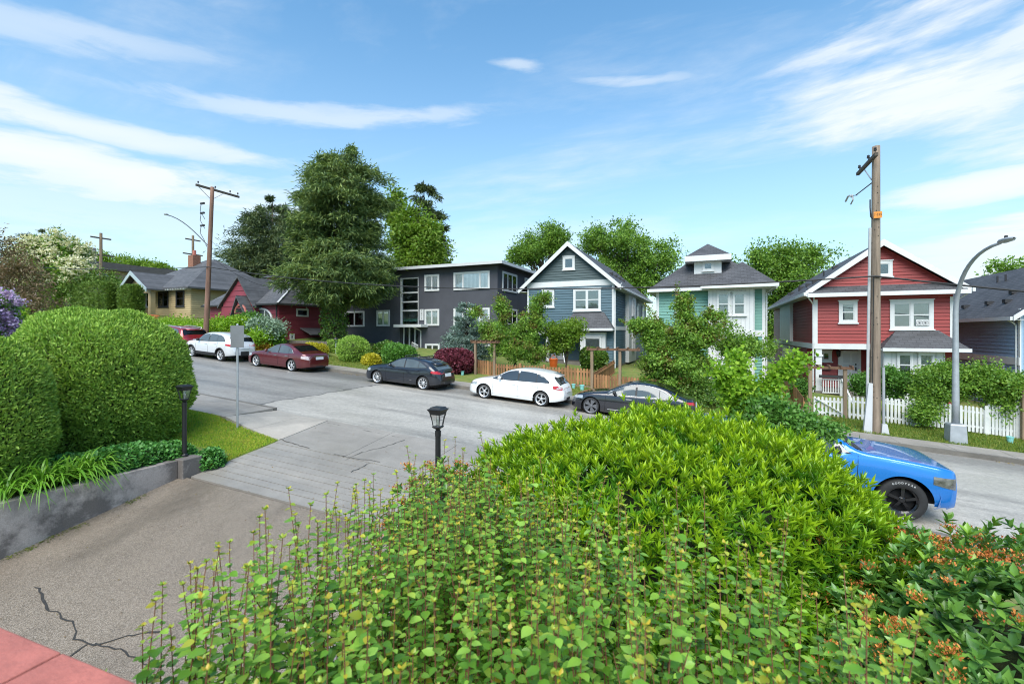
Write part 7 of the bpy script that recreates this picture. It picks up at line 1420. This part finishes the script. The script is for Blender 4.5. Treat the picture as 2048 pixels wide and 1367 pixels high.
# ---- foreground: three shrubs below the porch
def stems_shrub():
    base = atd(900, 1200, 1.8); t = empty('flowering_shrub', (base.x, base.y, -2.6), 'twiggy near shrub with reddish stems and small serrated yellow-green leaves', 'shrub')
    lo = lambda d: np.interp(d, [.95, 1.1, 1.6, 2.0, 2.5, 3.05, 3.3], [-.95, -1.0, -1.28, -1.26, -.95, -.66, -.5]); hi = lambda d: np.interp(d, [.95, 1.1, 1.3, 1.6, 2.0, 2.5, 3.05, 3.3], [1.05, 1.2, 1.32, 1.28, .98, .32, -.2, -.3])
    sm = MB(); P = []; A = []; Nn = []; S = []; T = []; W = []; F_ = Vector((-math.sin(YAW), math.cos(YAW), 0)); Rr = Vector((math.cos(YAW), math.sin(YAW), 0))
    n = 0
    while n < 400:
        d = .95 + 2.3 * random.random() ** .9; a, b = lo(d), hi(d)
        r = random.uniform(a - .02, b + .02)
        if random.random() > (b - a) / 2.4 + .15: continue
        n += 1; edge = min(r - a, b - r); tall = random.random() < .22
        zt = -.88 + random.gauss(0, .06) + (.13 if tall else 0) - (.10 if edge < .12 else 0)
        if d < 1.25: zt -= .05
        tip = Rr * r + F_ * d + Vector((0, 0, zt)); lean = Vector((random.gauss(0, .05), random.gauss(0, .05), 0)); ln = random.uniform(.8, 1.3); bot = tip - Vector((0, 0, ln)) + lean * ln * 1.5
        mid = tip.lerp(bot, .5) + Vector((random.gauss(0, .015), random.gauss(0, .015), 0)); pts = [bot, mid, tip]
        sm.tube(pts, [.0034, .0028, .0015], 5, False)
        segs = [(mid, tip, 1.0), (bot, mid, .9)]
        for _ in range(random.choice((1, 2, 3))):
            f = random.uniform(.1, .7); s = bot.lerp(mid, f * 2) if f < .5 else mid.lerp(tip, f * 2 - 1); aa = random.uniform(0, 6.28); e = s + Vector((math.cos(aa) * .09, math.sin(aa) * .09, random.uniform(.08, .26))); sm.tube([s, e], [.0025, .0012], 4, False); segs.append((s, e, .8))
        for (s, e, k) in segs:
            L_ = (e - s).length; m_ = max(3, int(L_ / .019)); ph = random.uniform(0, 6.28)
            for i in range(m_):
                f = (i + .5) / m_; p = s.lerp(e, f); ang = ph + i * 2.4; dr = Vector((math.cos(ang), math.sin(ang), random.uniform(-.25, .30))); top_f = (e - tip).length < 1e-6 and f > .82
                P.append(p); A.append(dr); Nn.append((random.gauss(0, .22), random.gauss(0, .22), 1)); S.append((.021 if top_f else .037) * random.uniform(.5, 1.45) * (.8 if k < 1 else 1)); T.append(random.uniform(.05, .55) if top_f else max(0, random.gauss(-.15, .2))); W.append(random.uniform(.62, .85))
        for i in range(6):
            ang = i * 1.05 + random.uniform(0, .8); P.append(tip); A.append((math.cos(ang), math.sin(ang), random.uniform(.2, 1.0))); Nn.append((math.cos(ang), math.sin(ang), .3)); S.append(random.uniform(.012, .022)); T.append(random.choice((.1, .3, .5, .9)) * random.uniform(.5, 1)); W.append(.7)
    sm.build('stems', M['redstem'], t); leaf_obj('foliage', np.array([tuple(p) for p in P]), np.array([tuple(a) for a in A]), np.array(Nn), np.array(S), L['spirea'], t, OVATE, np.array(W), np.array(T))
    # lower layer of leaves and dry litter that closes the view to the soil
    n = 6500; d = rng.uniform(.9, 3.2, n); r = np.array([rng.uniform(lo(x), hi(x)) for x in d]); z = rng.uniform(-1.95, -1.30, n); P = np.outer(r, np.array(Rr)) + np.outer(d, np.array(F_)); P[:, 2] = z
    leaf_obj('lower_foliage', P, rnd(n) * np.array([1, 1, .4]), np.array([0, 0, 1]) + rng.normal(size=(n, 3)) * .5, .042 * rng.uniform(.6, 1.3, n), L['spirea'], t, OVAL, .85, np.clip(rng.normal(-.5, .4, n), 0, .6))
M['redstem'] = pmat('reddish_stem', (.20, .085, .045), .6, .35, 30)
stems_shrub()
def rosettes(P, Nn, leaves, ln, spread, mat, parent, name, wr, tint, tpl=T4, upb=.35):
    n = len(P); ax = unit(Nn + np.array([0, 0, upb]) + rng.normal(size=P.shape) * .28); k = leaves; th = np.arange(k)[None] * 2.4 + rng.random((n, 1)) * 6.28
    t1 = unit(np.cross(ax, np.array([.31, .52, .79]))); t2 = np.cross(ax, t1); tilt = spread * (.25 + .75 * (np.arange(k)[None] + 1) / k) * rng.uniform(.75, 1.2, (n, k))
    A = ax[:, None] * np.cos(tilt)[..., None] + (t1[:, None] * np.cos(th)[..., None] + t2[:, None] * np.sin(th)[..., None]) * np.sin(tilt)[..., None]
    N2 = ax[:, None] * np.sin(tilt)[..., None] - (t1[:, None] * np.cos(th)[..., None] + t2[:, None] * np.sin(th)[..., None]) * np.cos(tilt)[..., None] * .9 + rng.normal(size=A.shape) * .15
    N2 = -N2 * -1; S = ln * rng.uniform(.7, 1.2, (n, k)) * (1.05 - .35 * (np.arange(k)[None] == 0)); Pp = P[:, None] - ax[:, None] * (np.arange(k)[None, :, None] * .006)
    leaf_obj(name, Pp.reshape(-1, 3), A.reshape(-1, 3), N2.reshape(-1, 3), S.reshape(-1), mat, parent, tpl, wr, np.repeat(tint, k) * np.tile(np.clip(1.15 - .75 * np.arange(k) / k, 0, 1), n))
def laurel():
    C = atd(1322, 1130, 4.7); C.z = -2.47; r = (1.98, 1.66, 1.46); t = empty('laurel_bush', (C.x, C.y, -3.3), 'big bright yellow-green laurel bush in the foreground centre', 'bush')
    # dome axes turned so that the long side faces the house
    rot = np.array(Matrix.Rotation(YAW, 3, 'Z'))
    P, Nn = dome_pts(9500, (0, 0, 0), r, 2.9, -.35); P = P + Nn * (lump(P, .10, 1.9) - .05 + .07 * rng.normal(size=len(P)))[:, None]; hgt = P[:, 2] / r[2]
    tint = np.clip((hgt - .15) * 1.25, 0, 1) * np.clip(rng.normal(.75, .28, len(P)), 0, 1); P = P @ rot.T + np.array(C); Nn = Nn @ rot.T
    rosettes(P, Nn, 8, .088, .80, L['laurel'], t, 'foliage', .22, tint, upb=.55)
    P, Nn = dome_pts(4200, (0, 0, 0), tuple(v * .90 for v in r), 2.9, -.5); P = P @ rot.T + np.array(C); Nn = Nn @ rot.T
    rosettes(P, Nn, 10, .11, 1.25, L['laurel'], t, 'inner_foliage', .23, np.zeros(len(P)))
    o = core((0, 0, 0), r, 2.9, None, .66); o.parent = t; o.location = (C - org(t)); o.rotation_euler = (0, 0, YAW)
laurel()
def viburnum(label, C, r, n, nb, zmin=-.2):
    t = empty('viburnum_bush', (C[0], C[1], C[2] - r[2]), label, 'bush'); P, Nn = dome_pts(n, C, r, 2.2, zmin); P = P + Nn * (lump(P, .07, 2.0) + .06 * rng.normal(size=len(P)))[:, None]
    rosettes(P, Nn, 8, .08, 1.2, L['viburnum'], t, 'foliage', .42, np.clip(rng.normal(.2, .4, len(P)), 0, 1), tpl=OVAL)
    P2, N2 = dome_pts(n, C, tuple(v * .84 for v in r), 2.2, -.6); rosettes(P2, N2, 6, .12, 1.5, L['viburnum'], t, 'inner_foliage', .42, np.zeros(len(P2)), tpl=OVAL)
    i = rng.choice(len(P), nb, replace=False); q = (P[i] + Nn[i] * .035)[:, None] + rng.normal(size=(nb, 60, 3)) * np.array([.03, .03, .013]); q = q.reshape(-1, 3); leaf_obj('bud_clusters', q, rnd(len(q)) * .6 + np.array([0, 0, .7]), rnd(len(q)), .02 * rng.uniform(.6, 1.3, len(q)), L['bud'], t, T2, .6)
    core(C, r, 2.2, t, .64); return t
p = atd(2010, 1250, 3.05); viburnum('dark leaved viburnum bush with rusty bud clusters at the lower right corner', (p.x, p.y, -2.72), (1.55, 1.5, 1.14), 1700, 520)
p = atd(905, 960, 4.6); viburnum('rusty budded viburnum bush between the driveway lamp and the laurel bush', (p.x, p.y, -2.15), (.62, .7, .74), 200, 110)
# ---- young ginkgo and low shrubs on the near verge
b = atd(1498, 830, 8.3); gb = (b.x, b.y, zR(b.x, b.y)); Yg = b.y
gk = empty('ginkgo_tree', gb, 'young bright green ginkgo with spreading arms behind the laurel bush', 'tree')
segs = [((1502, 800), (1592, 712), .34), ((1500, 800), (1420, 738), .33), ((1500, 840), (1490, 705), .30), ((1505, 850), (1540, 780), .34), ((1480, 830), (1450, 770), .30), ((1495, 850), (1500, 780), .36)]
P = []; lm = MB()
for (a, c, rr) in segs:
    p0, p1 = atd(*a, 8.3), atd(*c, 8.3) + Vector((random.uniform(-.2, .2), random.uniform(-.3, .3), 0)); lm.tube([p0, p1], [.025, .010], 6); n = 1500; f = rng.random(n) ** .8; q = np.array(p0)[None] + np.outer(f, np.array(p1 - p0)) + rng.normal(size=(n, 3)) * rr * .36 * np.array([1, 1, .7]); P.append(q)
P = np.vstack(P); leaf_obj('crown', P, rnd(len(P)) + np.array([0, 0, .2]), rng.normal(size=P.shape) * .6 + np.array([0, -.2, .7]), .075 * rng.uniform(.6, 1.2, len(P)), L['lime'], gk, T4, 1.0)
lm.tube([gb, atd(1500, 800, 8.3)], [.05, .03], 8); lm.build('trunk', M['bark'], gk)
tree('verge_shrub', 'leafy green shrub hiding the tail of the blue pickup', 'shrub', atd(1600, 900, 8.4), [lobe(1590, 842, 8.9, 62, 30, .6), lobe(1650, 858, 9.2, 40, 20, .4), lobe(1530, 830, 8.9, 55, 45, .6)], 130, 40, .17, .07, L['mid'], wr=.7)
# ---- far left
def gz(px, Y): X = at(px, 600, Y).x; return (X, Y, zF(X, Y) if Y > 19.6 else zL(X, Y))
tree('japanese_maple', 'bronze-green weeping Japanese maple at the left edge', 'tree', gz(20, 7.0), [lobe(-10, 520, 7.0, 70, 55), lobe(40, 560, 7.0, 48, 50), lobe(0, 600, 7.0, 85, 50), lobe(60, 615, 7.0, 35, 30), lobe(-60, 560, 7.0, 70, 90)], 330, 70, .26, .10, L['jmaple'], (at(0, 560, 7.0), .12, .06), droop=.6, wr=.35)
t = tree('blossom_tree', 'round tree covered in cream blossom left of the far building', 'tree', gz(110, 24.0), [lobe(110, 520, 24.0, 55, 48), lobe(70, 530, 24.0, 35, 45), lobe(145, 540, 24.0, 28, 28)], 300, 60, .6, .32, L['broad'], (at(110, 530, 24.0), .2, .08)); crown('blossom', [lobe(110, 518, 23.7, 57, 49), lobe(68, 530, 23.7, 36, 45), lobe(148, 540, 23.7, 28, 28)], 620, 16, .3, .26, L['flower'], t, shell=.8)
conifer('conifer_tree', 'dark conifer top behind the blossom tree', gz(85, 40.0), at(85, 456, 40.0), [(.3, 4.0), (.7, 3.2), (.92, 1.8), (1.0, .5)], 160, 70, .45, L['fir'])
tree('evergreen_shrub', 'dark evergreen shrub mass between the clipped hedges', 'shrub', gz(200, 25.0), [lobe(190, 580, 25.0, 45, 42), lobe(232, 590, 25.0, 25, 28), lobe(150, 570, 25.0, 28, 28)], 260, 60, .5, .22, L['hedge'])
def box_hedge(label, px0, px1, y0, y1, Y, dep, n, size, mat):
    a, b_ = at(px0, y0, Y), at(px1, y0, Y); zt, zb = a.z, at(px0, y1, Y).z; c = ((a.x + b_.x) / 2, Y + dep / 2, (zt + zb) / 2); r = (abs(b_.x - a.x) / 2, dep / 2, (zt - zb) / 2); return clipped('clipped_hedge', label, c, r, n, size, mat, 6.0, .15, .05, zmin=-.95, sc=1.1)
box_hedge('tall clipped cedar hedge block above the white car, nearer the bungalow', 238, 262, 574, 640, 23.0, .9, 9000, .26, L['hedge']); box_hedge('wide clipped cedar hedge block left of the bungalow', 150, 214, 570, 645, 23.2, .9, 14000, .26, L['hedge']); box_hedge('clipped green hedge beside the Japanese maple', 76, 106, 556, 655, 23.6, .9, 9000, .26, L['cedar'])
tree('rhododendron', 'lilac flowering rhododendron cut by the left edge', 'shrub', (at(0, 640, 5.6).x, 5.6, -2.8), [lobe(-12, 665, 5.6, 42, 55), lobe(0, 610, 5.6, 28, 32)], 120, 50, .16, .07, L['mid']); rh = bpy.data.objects['rhododendron']; crown('blossom', [lobe(-14, 655, 5.5, 46, 50), lobe(0, 612, 5.5, 30, 30)], 70, 130, .13, .055, L['lilac'], rh, shell=.85, wr=.9)
tree('yellow_shrub', 'yellow-green shrub beside the lilac rhododendron', 'shrub', (at(36, 660, 6.2).x, 6.2, -2.7), [lobe(38, 645, 6.2, 16, 26), lobe(28, 632, 6.2, 12, 18)], 60, 40, .12, .07, L['lime'])
for px, py, rx, ry, lab in ((218, 525, 42, 22, 'rounded green tree beyond the brown roof, left of three'), (280, 532, 30, 15, 'rounded green tree beyond the brown roof, middle of three'), (320, 536, 22, 12, 'rounded green tree beyond the brown roof, right of three')): tree('distant_tree', lab, 'tree', gz(px, 70.0), [lobe(px, py + 6, 70.0, rx, ry + 4)], 160, 40, 1.0, .55, L['birch'], (at(px, py, 70.0), .3, .1), 'distant trees beyond the brown roof')
# ---- shrubs round the bungalow and burgundy house
for i, (lbs, m_, lab) in enumerate((([(340, 655, 40, 22), (375, 660, 32, 24), (320, 660, 22, 14)], 'lime', 'bright green shrub mass left of the reddish pole'), ([(440, 658, 34, 20), (475, 650, 32, 18), (455, 648, 20, 12)], 'lime', 'bright green shrub mass right of the reddish pole'), ([(525, 650, 20, 10), (548, 658, 16, 8)], 'grey', 'grey-green shrub before the burgundy arched window'), ([(500, 642, 22, 10)], 'mid', 'mid green shrub under the burgundy entry gable'), ([(530, 672, 28, 14)], 'lime', 'low bright shrub above the grey board fence'))):
    Y = (22.6, 22.8, 23.0, 24.6, 22.9)[i]; tree('garden_shrub', lab, 'shrub', gz(lbs[0][0], Y), [lobe(a, b_, Y, c_, d_) for a, b_, c_, d_ in lbs], 170, 55, .45, .17, L[m_], group='shrubs in front of the old houses')
def ball(label, px, py, Y, rx, ry, mat, n=7000, size=.14, pw=2.1, stem=False, cat='shrub', name='round_shrub', amp=.05):
    c = at(px, py, Y); d = depth_at(px, Y); r = (rx * d / FPX, rx * d / FPX * .9, ry * d / FPX); return clipped(name, label, (c.x, Y, c.z), r, n, size, mat, pw, .2, amp, cat, T2 if mat is not L['cedar'] else FAN, .6, .3, kcore=.85, stem=zF(c.x, Y) if stem else None)
Yh = 23.0
ball('ball-shaped clipped green shrub on a stem before the apartment', 706, 700, Yh, 31, 27, L['cedar'], stem=True); ball('low orange-leaved shrub behind the maroon sedan', 530, 692, 23.0, 27, 13, L['orange'], 5000); ball('small green shrub between the orange shrub and burgundy wall', 556, 684, 23.3, 13, 11, L['mid'], 3000); ball('yellow-green low shrub behind the maroon sedan', 628, 700, 22.8, 26, 14, L['yellow'], 5000); ball('small bright yellow shrub beside the navy hatchback', 744, 722, Yh - .4, 17, 14, L['yellow'], 4000); ball('glossy green rhododendron left of the navy hatchback roof', 797, 710, Yh, 32, 21, L['mid'], 7000, .18, amp=.10); ball('dark green shrub at the apartment entrance', 768, 702, Yh + 1.2, 22, 16, L['ivy'], 5000, .18); ball('purple Japanese maple mound behind the navy hatchback', 909, 724, Yh + .2, 41, 24, L['purple'], 9000, .17, amp=.08); ball('boxwood shrub beside the slate blue house bay', 1188, 718, 26.5, 23, 21, L['ivy'], 6000, .15, 3.0)
box_hedge('clipped square green hedge before the ivy trunk', 647, 683, 682, 718, 24.8, 1.2, 7000, .12, L['cedar'])
# ---- big pine with ivy on its trunk, background conifers
Yt = 27.0; bx = at(668, 690, Yt); bx.z = zF(bx.x, Yt); tp = at(690, 296, Yt); H = tp.z - bx.z; d = depth_at(668, Yt); k = d / FPX; fr = lambda y: (at(668, y, Yt).z - bx.z) / H
big = conifer('pine_tree', 'huge dark pine with drooping boughs between the burgundy house and apartment', bx, tp, [(fr(612), 20*k), (fr(596), 60*k), (fr(576), 90*k), (fr(550), 102*k), (fr(520), 94*k), (fr(480), 72*k), (fr(435), 76*k), (fr(390), 84*k), (fr(350), 70*k), (fr(318), 48*k), (1.0, 14*k)], 560, 150, .42, L['pine'], .55, cl=(.75, .5), droop=.35, wr=.16, flat=.5)
P, Nn = dome_pts(5200, (bx.x, bx.y, bx.z + 1.9), (.78, .78, 2.6), 3.2, -.98); leaf_obj('ivy', P + Nn * (lump(P, .09, 2) + .12 * rng.normal(size=len(P)))[:, None], unit(Nn * .4 + rng.normal(size=P.shape) * .6 - np.array([0, 0, .5])), Nn + rng.normal(size=P.shape) * .4, .15 * rng.uniform(.6, 1.3, len(P)), L['ivy'], big, T4, .85)
Yc = 42.0
def bgcon(label, px, yb, yt, prof, n, mat='fir', Y=Yc, per=80, size=.55, **kw):
    b_ = at(px, 660, Y); b_.z = zF(b_.x, Y); t_ = at(px, yt, Y); k = depth_at(px, Y) / FPX; H = t_.z - b_.z; f = lambda y: (at(px, y, Y).z - b_.z) / H; conifer('conifer_tree', label, b_, t_, [(f(y), r * k) for y, r in prof], n, per, size, L[mat], .35, cl=(1.3, .6), **kw)
bgcon('broad dark conifer left of the huge pine', 545, 560, 397, [(620, 60), (560, 78), (520, 84), (470, 66), (430, 44), (405, 18), (397, 4)], 640); bgcon('slim dark conifer behind the pale birch', 848, 520, 357, [(600, 40), (520, 46), (480, 42), (440, 34), (400, 30), (372, 16), (357, 4)], 240)
tree('birch_tree', 'pale green birch crown above the apartment roof', 'tree', gz(830, 40.0), [lobe(812, 470, 40.0, 40, 62), lobe(855, 485, 40.0, 40, 50), lobe(790, 420, 40.0, 18, 48), lobe(835, 525, 40.0, 50, 30)], 420, 60, .75, .32, L['birch'], (at(825, 440, 40.0), .25, .06), droop=.5)
tree('broadleaf_tree', 'spreading green tree behind the slate blue house ridge, left one', 'tree', gz(1085, 58.0), [lobe(1085, 490, 58.0, 52, 42), lobe(1045, 510, 58.0, 35, 24), lobe(1115, 475, 58.0, 28, 28)], 130, 130, .85, .30, L['broad'], (at(1085, 500, 58.0), .4, .15), 'broadleaf trees behind the houses', limbs=26, shell=.35)
tree('broadleaf_tree', 'large spreading green tree between the slate blue and sea green houses', 'tree', gz(1255, 58.0), [lobe(1250, 495, 58.0, 75, 52), lobe(1195, 480, 58.0, 42, 35), lobe(1310, 520, 58.0, 50, 40), lobe(1260, 560, 58.0, 80, 40)], 250, 130, .9, .30, L['broad'], (at(1255, 500, 58.0), .5, .18), 'broadleaf trees behind the houses', limbs=40, shell=.35)
tree('broadleaf_tree', 'green tree between the sea green and red houses', 'tree', gz(1560, 56.0), [lobe(1540, 530, 56.0, 62, 48), lobe(1600, 520, 56.0, 46, 36), lobe(1570, 580, 56.0, 70, 48), lobe(1560, 650, 56.0, 45, 50)], 250, 130, .9, .29, L['broad'], (at(1560, 530, 56.0), .45, .16), 'broadleaf trees behind the houses', limbs=40, shell=.35)
tree('broadleaf_tree', 'sprig of a distant tree above the steel blue house roof', 'tree', gz(2005, 58.0), [lobe(2005, 535, 58.0, 30, 16), lobe(2030, 560, 58.0, 60, 24)], 60, 40, .7, .35, L['broad'], (at(2005, 560, 58.0), .3, .1), 'broadleaf trees behind the houses', limbs=14)
# ---- front gardens on the far side
sb = at(930, 720, 26.0); sb.z = zF(sb.x, 26.0); st = at(933, 600, 26.0); k = depth_at(930, 26.0) / FPX
conifer('blue_spruce', 'small blue spruce in front of the apartment corner', sb, st, [(.0, 48*k), (.15, 47*k), (.4, 36*k), (.7, 20*k), (.92, 7*k), (1.0, 2*k)], 260, 75, .20, L['spruce'], .12, cl=(.5, .3), droop=-.1, wr=.2, flat=.4)
tree('cherry_tree', 'leafy young cherry tree with bronze shoots behind the brown fence', 'tree', gz(1030, 24.6), [lobe(1030, 680, 24.6, 58, 36), lobe(985, 660, 24.6, 32, 26), lobe(1060, 650, 24.6, 36, 30), lobe(1005, 622, 24.6, 16, 34), lobe(1075, 612, 24.6, 15, 28), lobe(955, 625, 24.6, 16, 12), lobe(1055, 705, 24.6, 48, 20), lobe(1088, 595, 24.6, 14, 10)], 300, 100, .27, .13, L['cherry'], (at(1030, 660, 24.6), .09, .03), droop=.35, wr=.5, tint_top=.3)
tree('small_maple', 'small round green tree in front of the slate blue porch', 'tree', gz(1130, 25.6), [lobe(1128, 668, 25.6, 42, 26), lobe(1150, 650, 25.6, 20, 16), lobe(1115, 690, 25.6, 28, 18)], 150, 50, .30, .15, L['birch'], (at(1137, 680, 25.6), .06, .02), limbs=14)
tree('cherry_tree', 'large leafy cherry tree with bronze tips in front of the sea green house', 'tree', gz(1360, 23.8), [lobe(1355, 720, 23.8, 70, 48), lobe(1380, 662, 23.8, 42, 38), lobe(1320, 680, 23.8, 42, 36), lobe(1365, 620, 23.8, 15, 50), lobe(1290, 652, 23.8, 34, 14), lobe(1415, 672, 23.8, 26, 20), lobe(1350, 765, 23.8, 66, 26), lobe(1430, 630, 23.8, 24, 9)], 480, 100, .28, .14, L['cherry'], (at(1365, 690, 23.8), .10, .03), droop=.45, wr=.5, tint_top=.3)
def shoots(tname_label, pts, Y, n, mat, r=.16, size=.13):
    t = next(o for o in bpy.data.objects if o.get('label') == tname_label); P = []
    for (a, b_) in pts:
        p0, p1 = at(*a, Y), at(*b_, Y); MB().tube([p0, p0.lerp(p1, .5) + Vector((0, 0, .1)), p1], [.02, .014, .005], 5).build('shoot', M['bark'], t); f = rng.random(n); P.append(np.array(p0)[None] + np.outer(f, np.array(p1 - p0)) + rng.normal(size=(n, 3)) * r * (1.1 - .7 * f)[:, None])
    P = np.vstack(P); leaf_obj('shoot_leaves', P, rnd(len(P)) + np.array([0, 0, -.3]), rng.normal(size=P.shape) * .6 + np.array([0, -.2, .6]), size * rng.uniform(.6, 1.3, len(P)), mat, t, T2, .5, np.clip(rng.normal(.25, .4, len(P)), 0, 1))
shoots('leafy young cherry tree with bronze shoots behind the brown fence', [((1005, 660), (1002, 588)), ((1055, 650), (1098, 590)), ((990, 660), (950, 612)), ((1020, 640), (1015, 600))], 24.5, 220, L['cherry'])
shoots('large leafy cherry tree with bronze tips in front of the sea green house', [((1360, 640), (1352, 568)), ((1390, 650), (1424, 612)), ((1310, 670), (1240, 640)), ((1330, 660), (1290, 608)), ((1410, 660), (1455, 640)), ((1375, 640), (1385, 590))], 23.7, 260, L['cherry'])
tree('leafy_shrub', 'loose green shrub before the sea green house bay', 'shrub', gz(1470, 26.0), [lobe(1470, 690, 26.0, 45, 30), lobe(1500, 700, 26.0, 50, 22), lobe(1450, 655, 26.0, 22, 20)], 150, 36, .32, .15, L['broad'], (at(1470, 690, 26.0), .05, .02)); tree('leafy_shrub', 'dark undergrowth below the large cherry tree', 'shrub', gz(1400, 22.9), [lobe(1380, 790, 22.9, 80, 22), lobe(1440, 780, 22.9, 40, 20)], 170, 50, .26, .12, L['ivy'])
tree('rose_bush', 'green bush behind the white fence left of the utility pole', 'shrub', gz(1725, 24.2), [lobe(1727, 768, 24.2, 20, 26)], 60, 50, .22, .11, L['mid']); tree('rose_bush', 'green bush behind the white fence right of the utility pole', 'shrub', gz(1800, 24.4), [lobe(1795, 768, 24.4, 34, 28), lobe(1775, 752, 24.4, 16, 16)], 120, 55, .24, .12, L['mid']); tree('climbing_shrub', 'sprawling shrub spilling over the white fence left of the street light', 'shrub', gz(1870, 23.6), [lobe(1875, 765, 23.7, 48, 34), lobe(1855, 800, 23.4, 34, 26), lobe(1845, 828, 22.9, 22, 18), lobe(1895, 745, 23.8, 26, 20)], 240, 80, .30, .10, L['cherry'], wr=.6, droop=.3); tree('climbing_shrub', 'sprawling shrub right of the street light along the white fence', 'shrub', gz(1970, 23.6), [lobe(1960, 760, 23.7, 52, 32), lobe(2020, 770, 23.6, 48, 28), lobe(2000, 805, 23.3, 22, 34), lobe(2060, 780, 23.6, 40, 34)], 300, 80, .30, .10, L['cherry'], wr=.6, droop=.3); tree('rose_bush', 'small green bush beside the red house gate', 'shrub', gz(1602, 26.0), [lobe(1600, 775, 26.0, 18, 22)], 50, 40, .22, .11, L['mid'])

# ---- litter and moss that gather along edges
L['litter'] = leafmat('fallen_leaf', [(.10, .05, .02), (.22, .13, .04), (.30, .26, .07)], .1, .8, 3.0, gain=1.0); L['moss'] = leafmat('moss_tuft', [(.05, .08, .012), (.10, .13, .02), (.16, .17, .03)], .1, .9, 3.0, gain=1.0)
def bits(name, label, P, size, mat, up=1.0):
    n = len(P); o = leaf_obj(name, P, rnd(n) * np.array([1, 1, .15]), np.array([0, 0, up]) + rng.normal(size=(n, 3)) * .3, size * rng.uniform(.4, 1.4, n), mat, None, T2, .7); tag(o, label, 'litter', kind='stuff')
n = 900; y = rng.uniform(1.5, 6.5, n); x = -11.28 + np.abs(rng.normal(size=n)) * .10; P = np.stack([x, y, [zD(a, b) + .012 for a, b in zip(x, y)]], 1)[(np.sin(y * 4.7) + np.sin(y * 1.9)) > -.3]; bits('moss', 'moss tufts along the foot of the garden wall', P, .035, L['moss'])
n = 260; x = rng.uniform(-11, -5, n); y = rng.uniform(0, 10.5, n); P = np.stack([x, y, [zD(a, b) + .012 for a, b in zip(x, y)]], 1); bits('leaf_litter', 'tiny fallen leaves scattered on the driveway', P, .028, L['litter'])
n = 1500; x = rng.uniform(-30, 14, n); y = Y_FAR - np.abs(rng.normal(size=n)) * .16 - .02; P = np.stack([x, y, [R(a) + .015 for a in x]], 1)[np.sin(x * 2.3) + np.sin(x * .7) > -.2]; bits('gutter_litter', 'leaf litter in the gutter along the far kerb', P, .05, L['litter'])
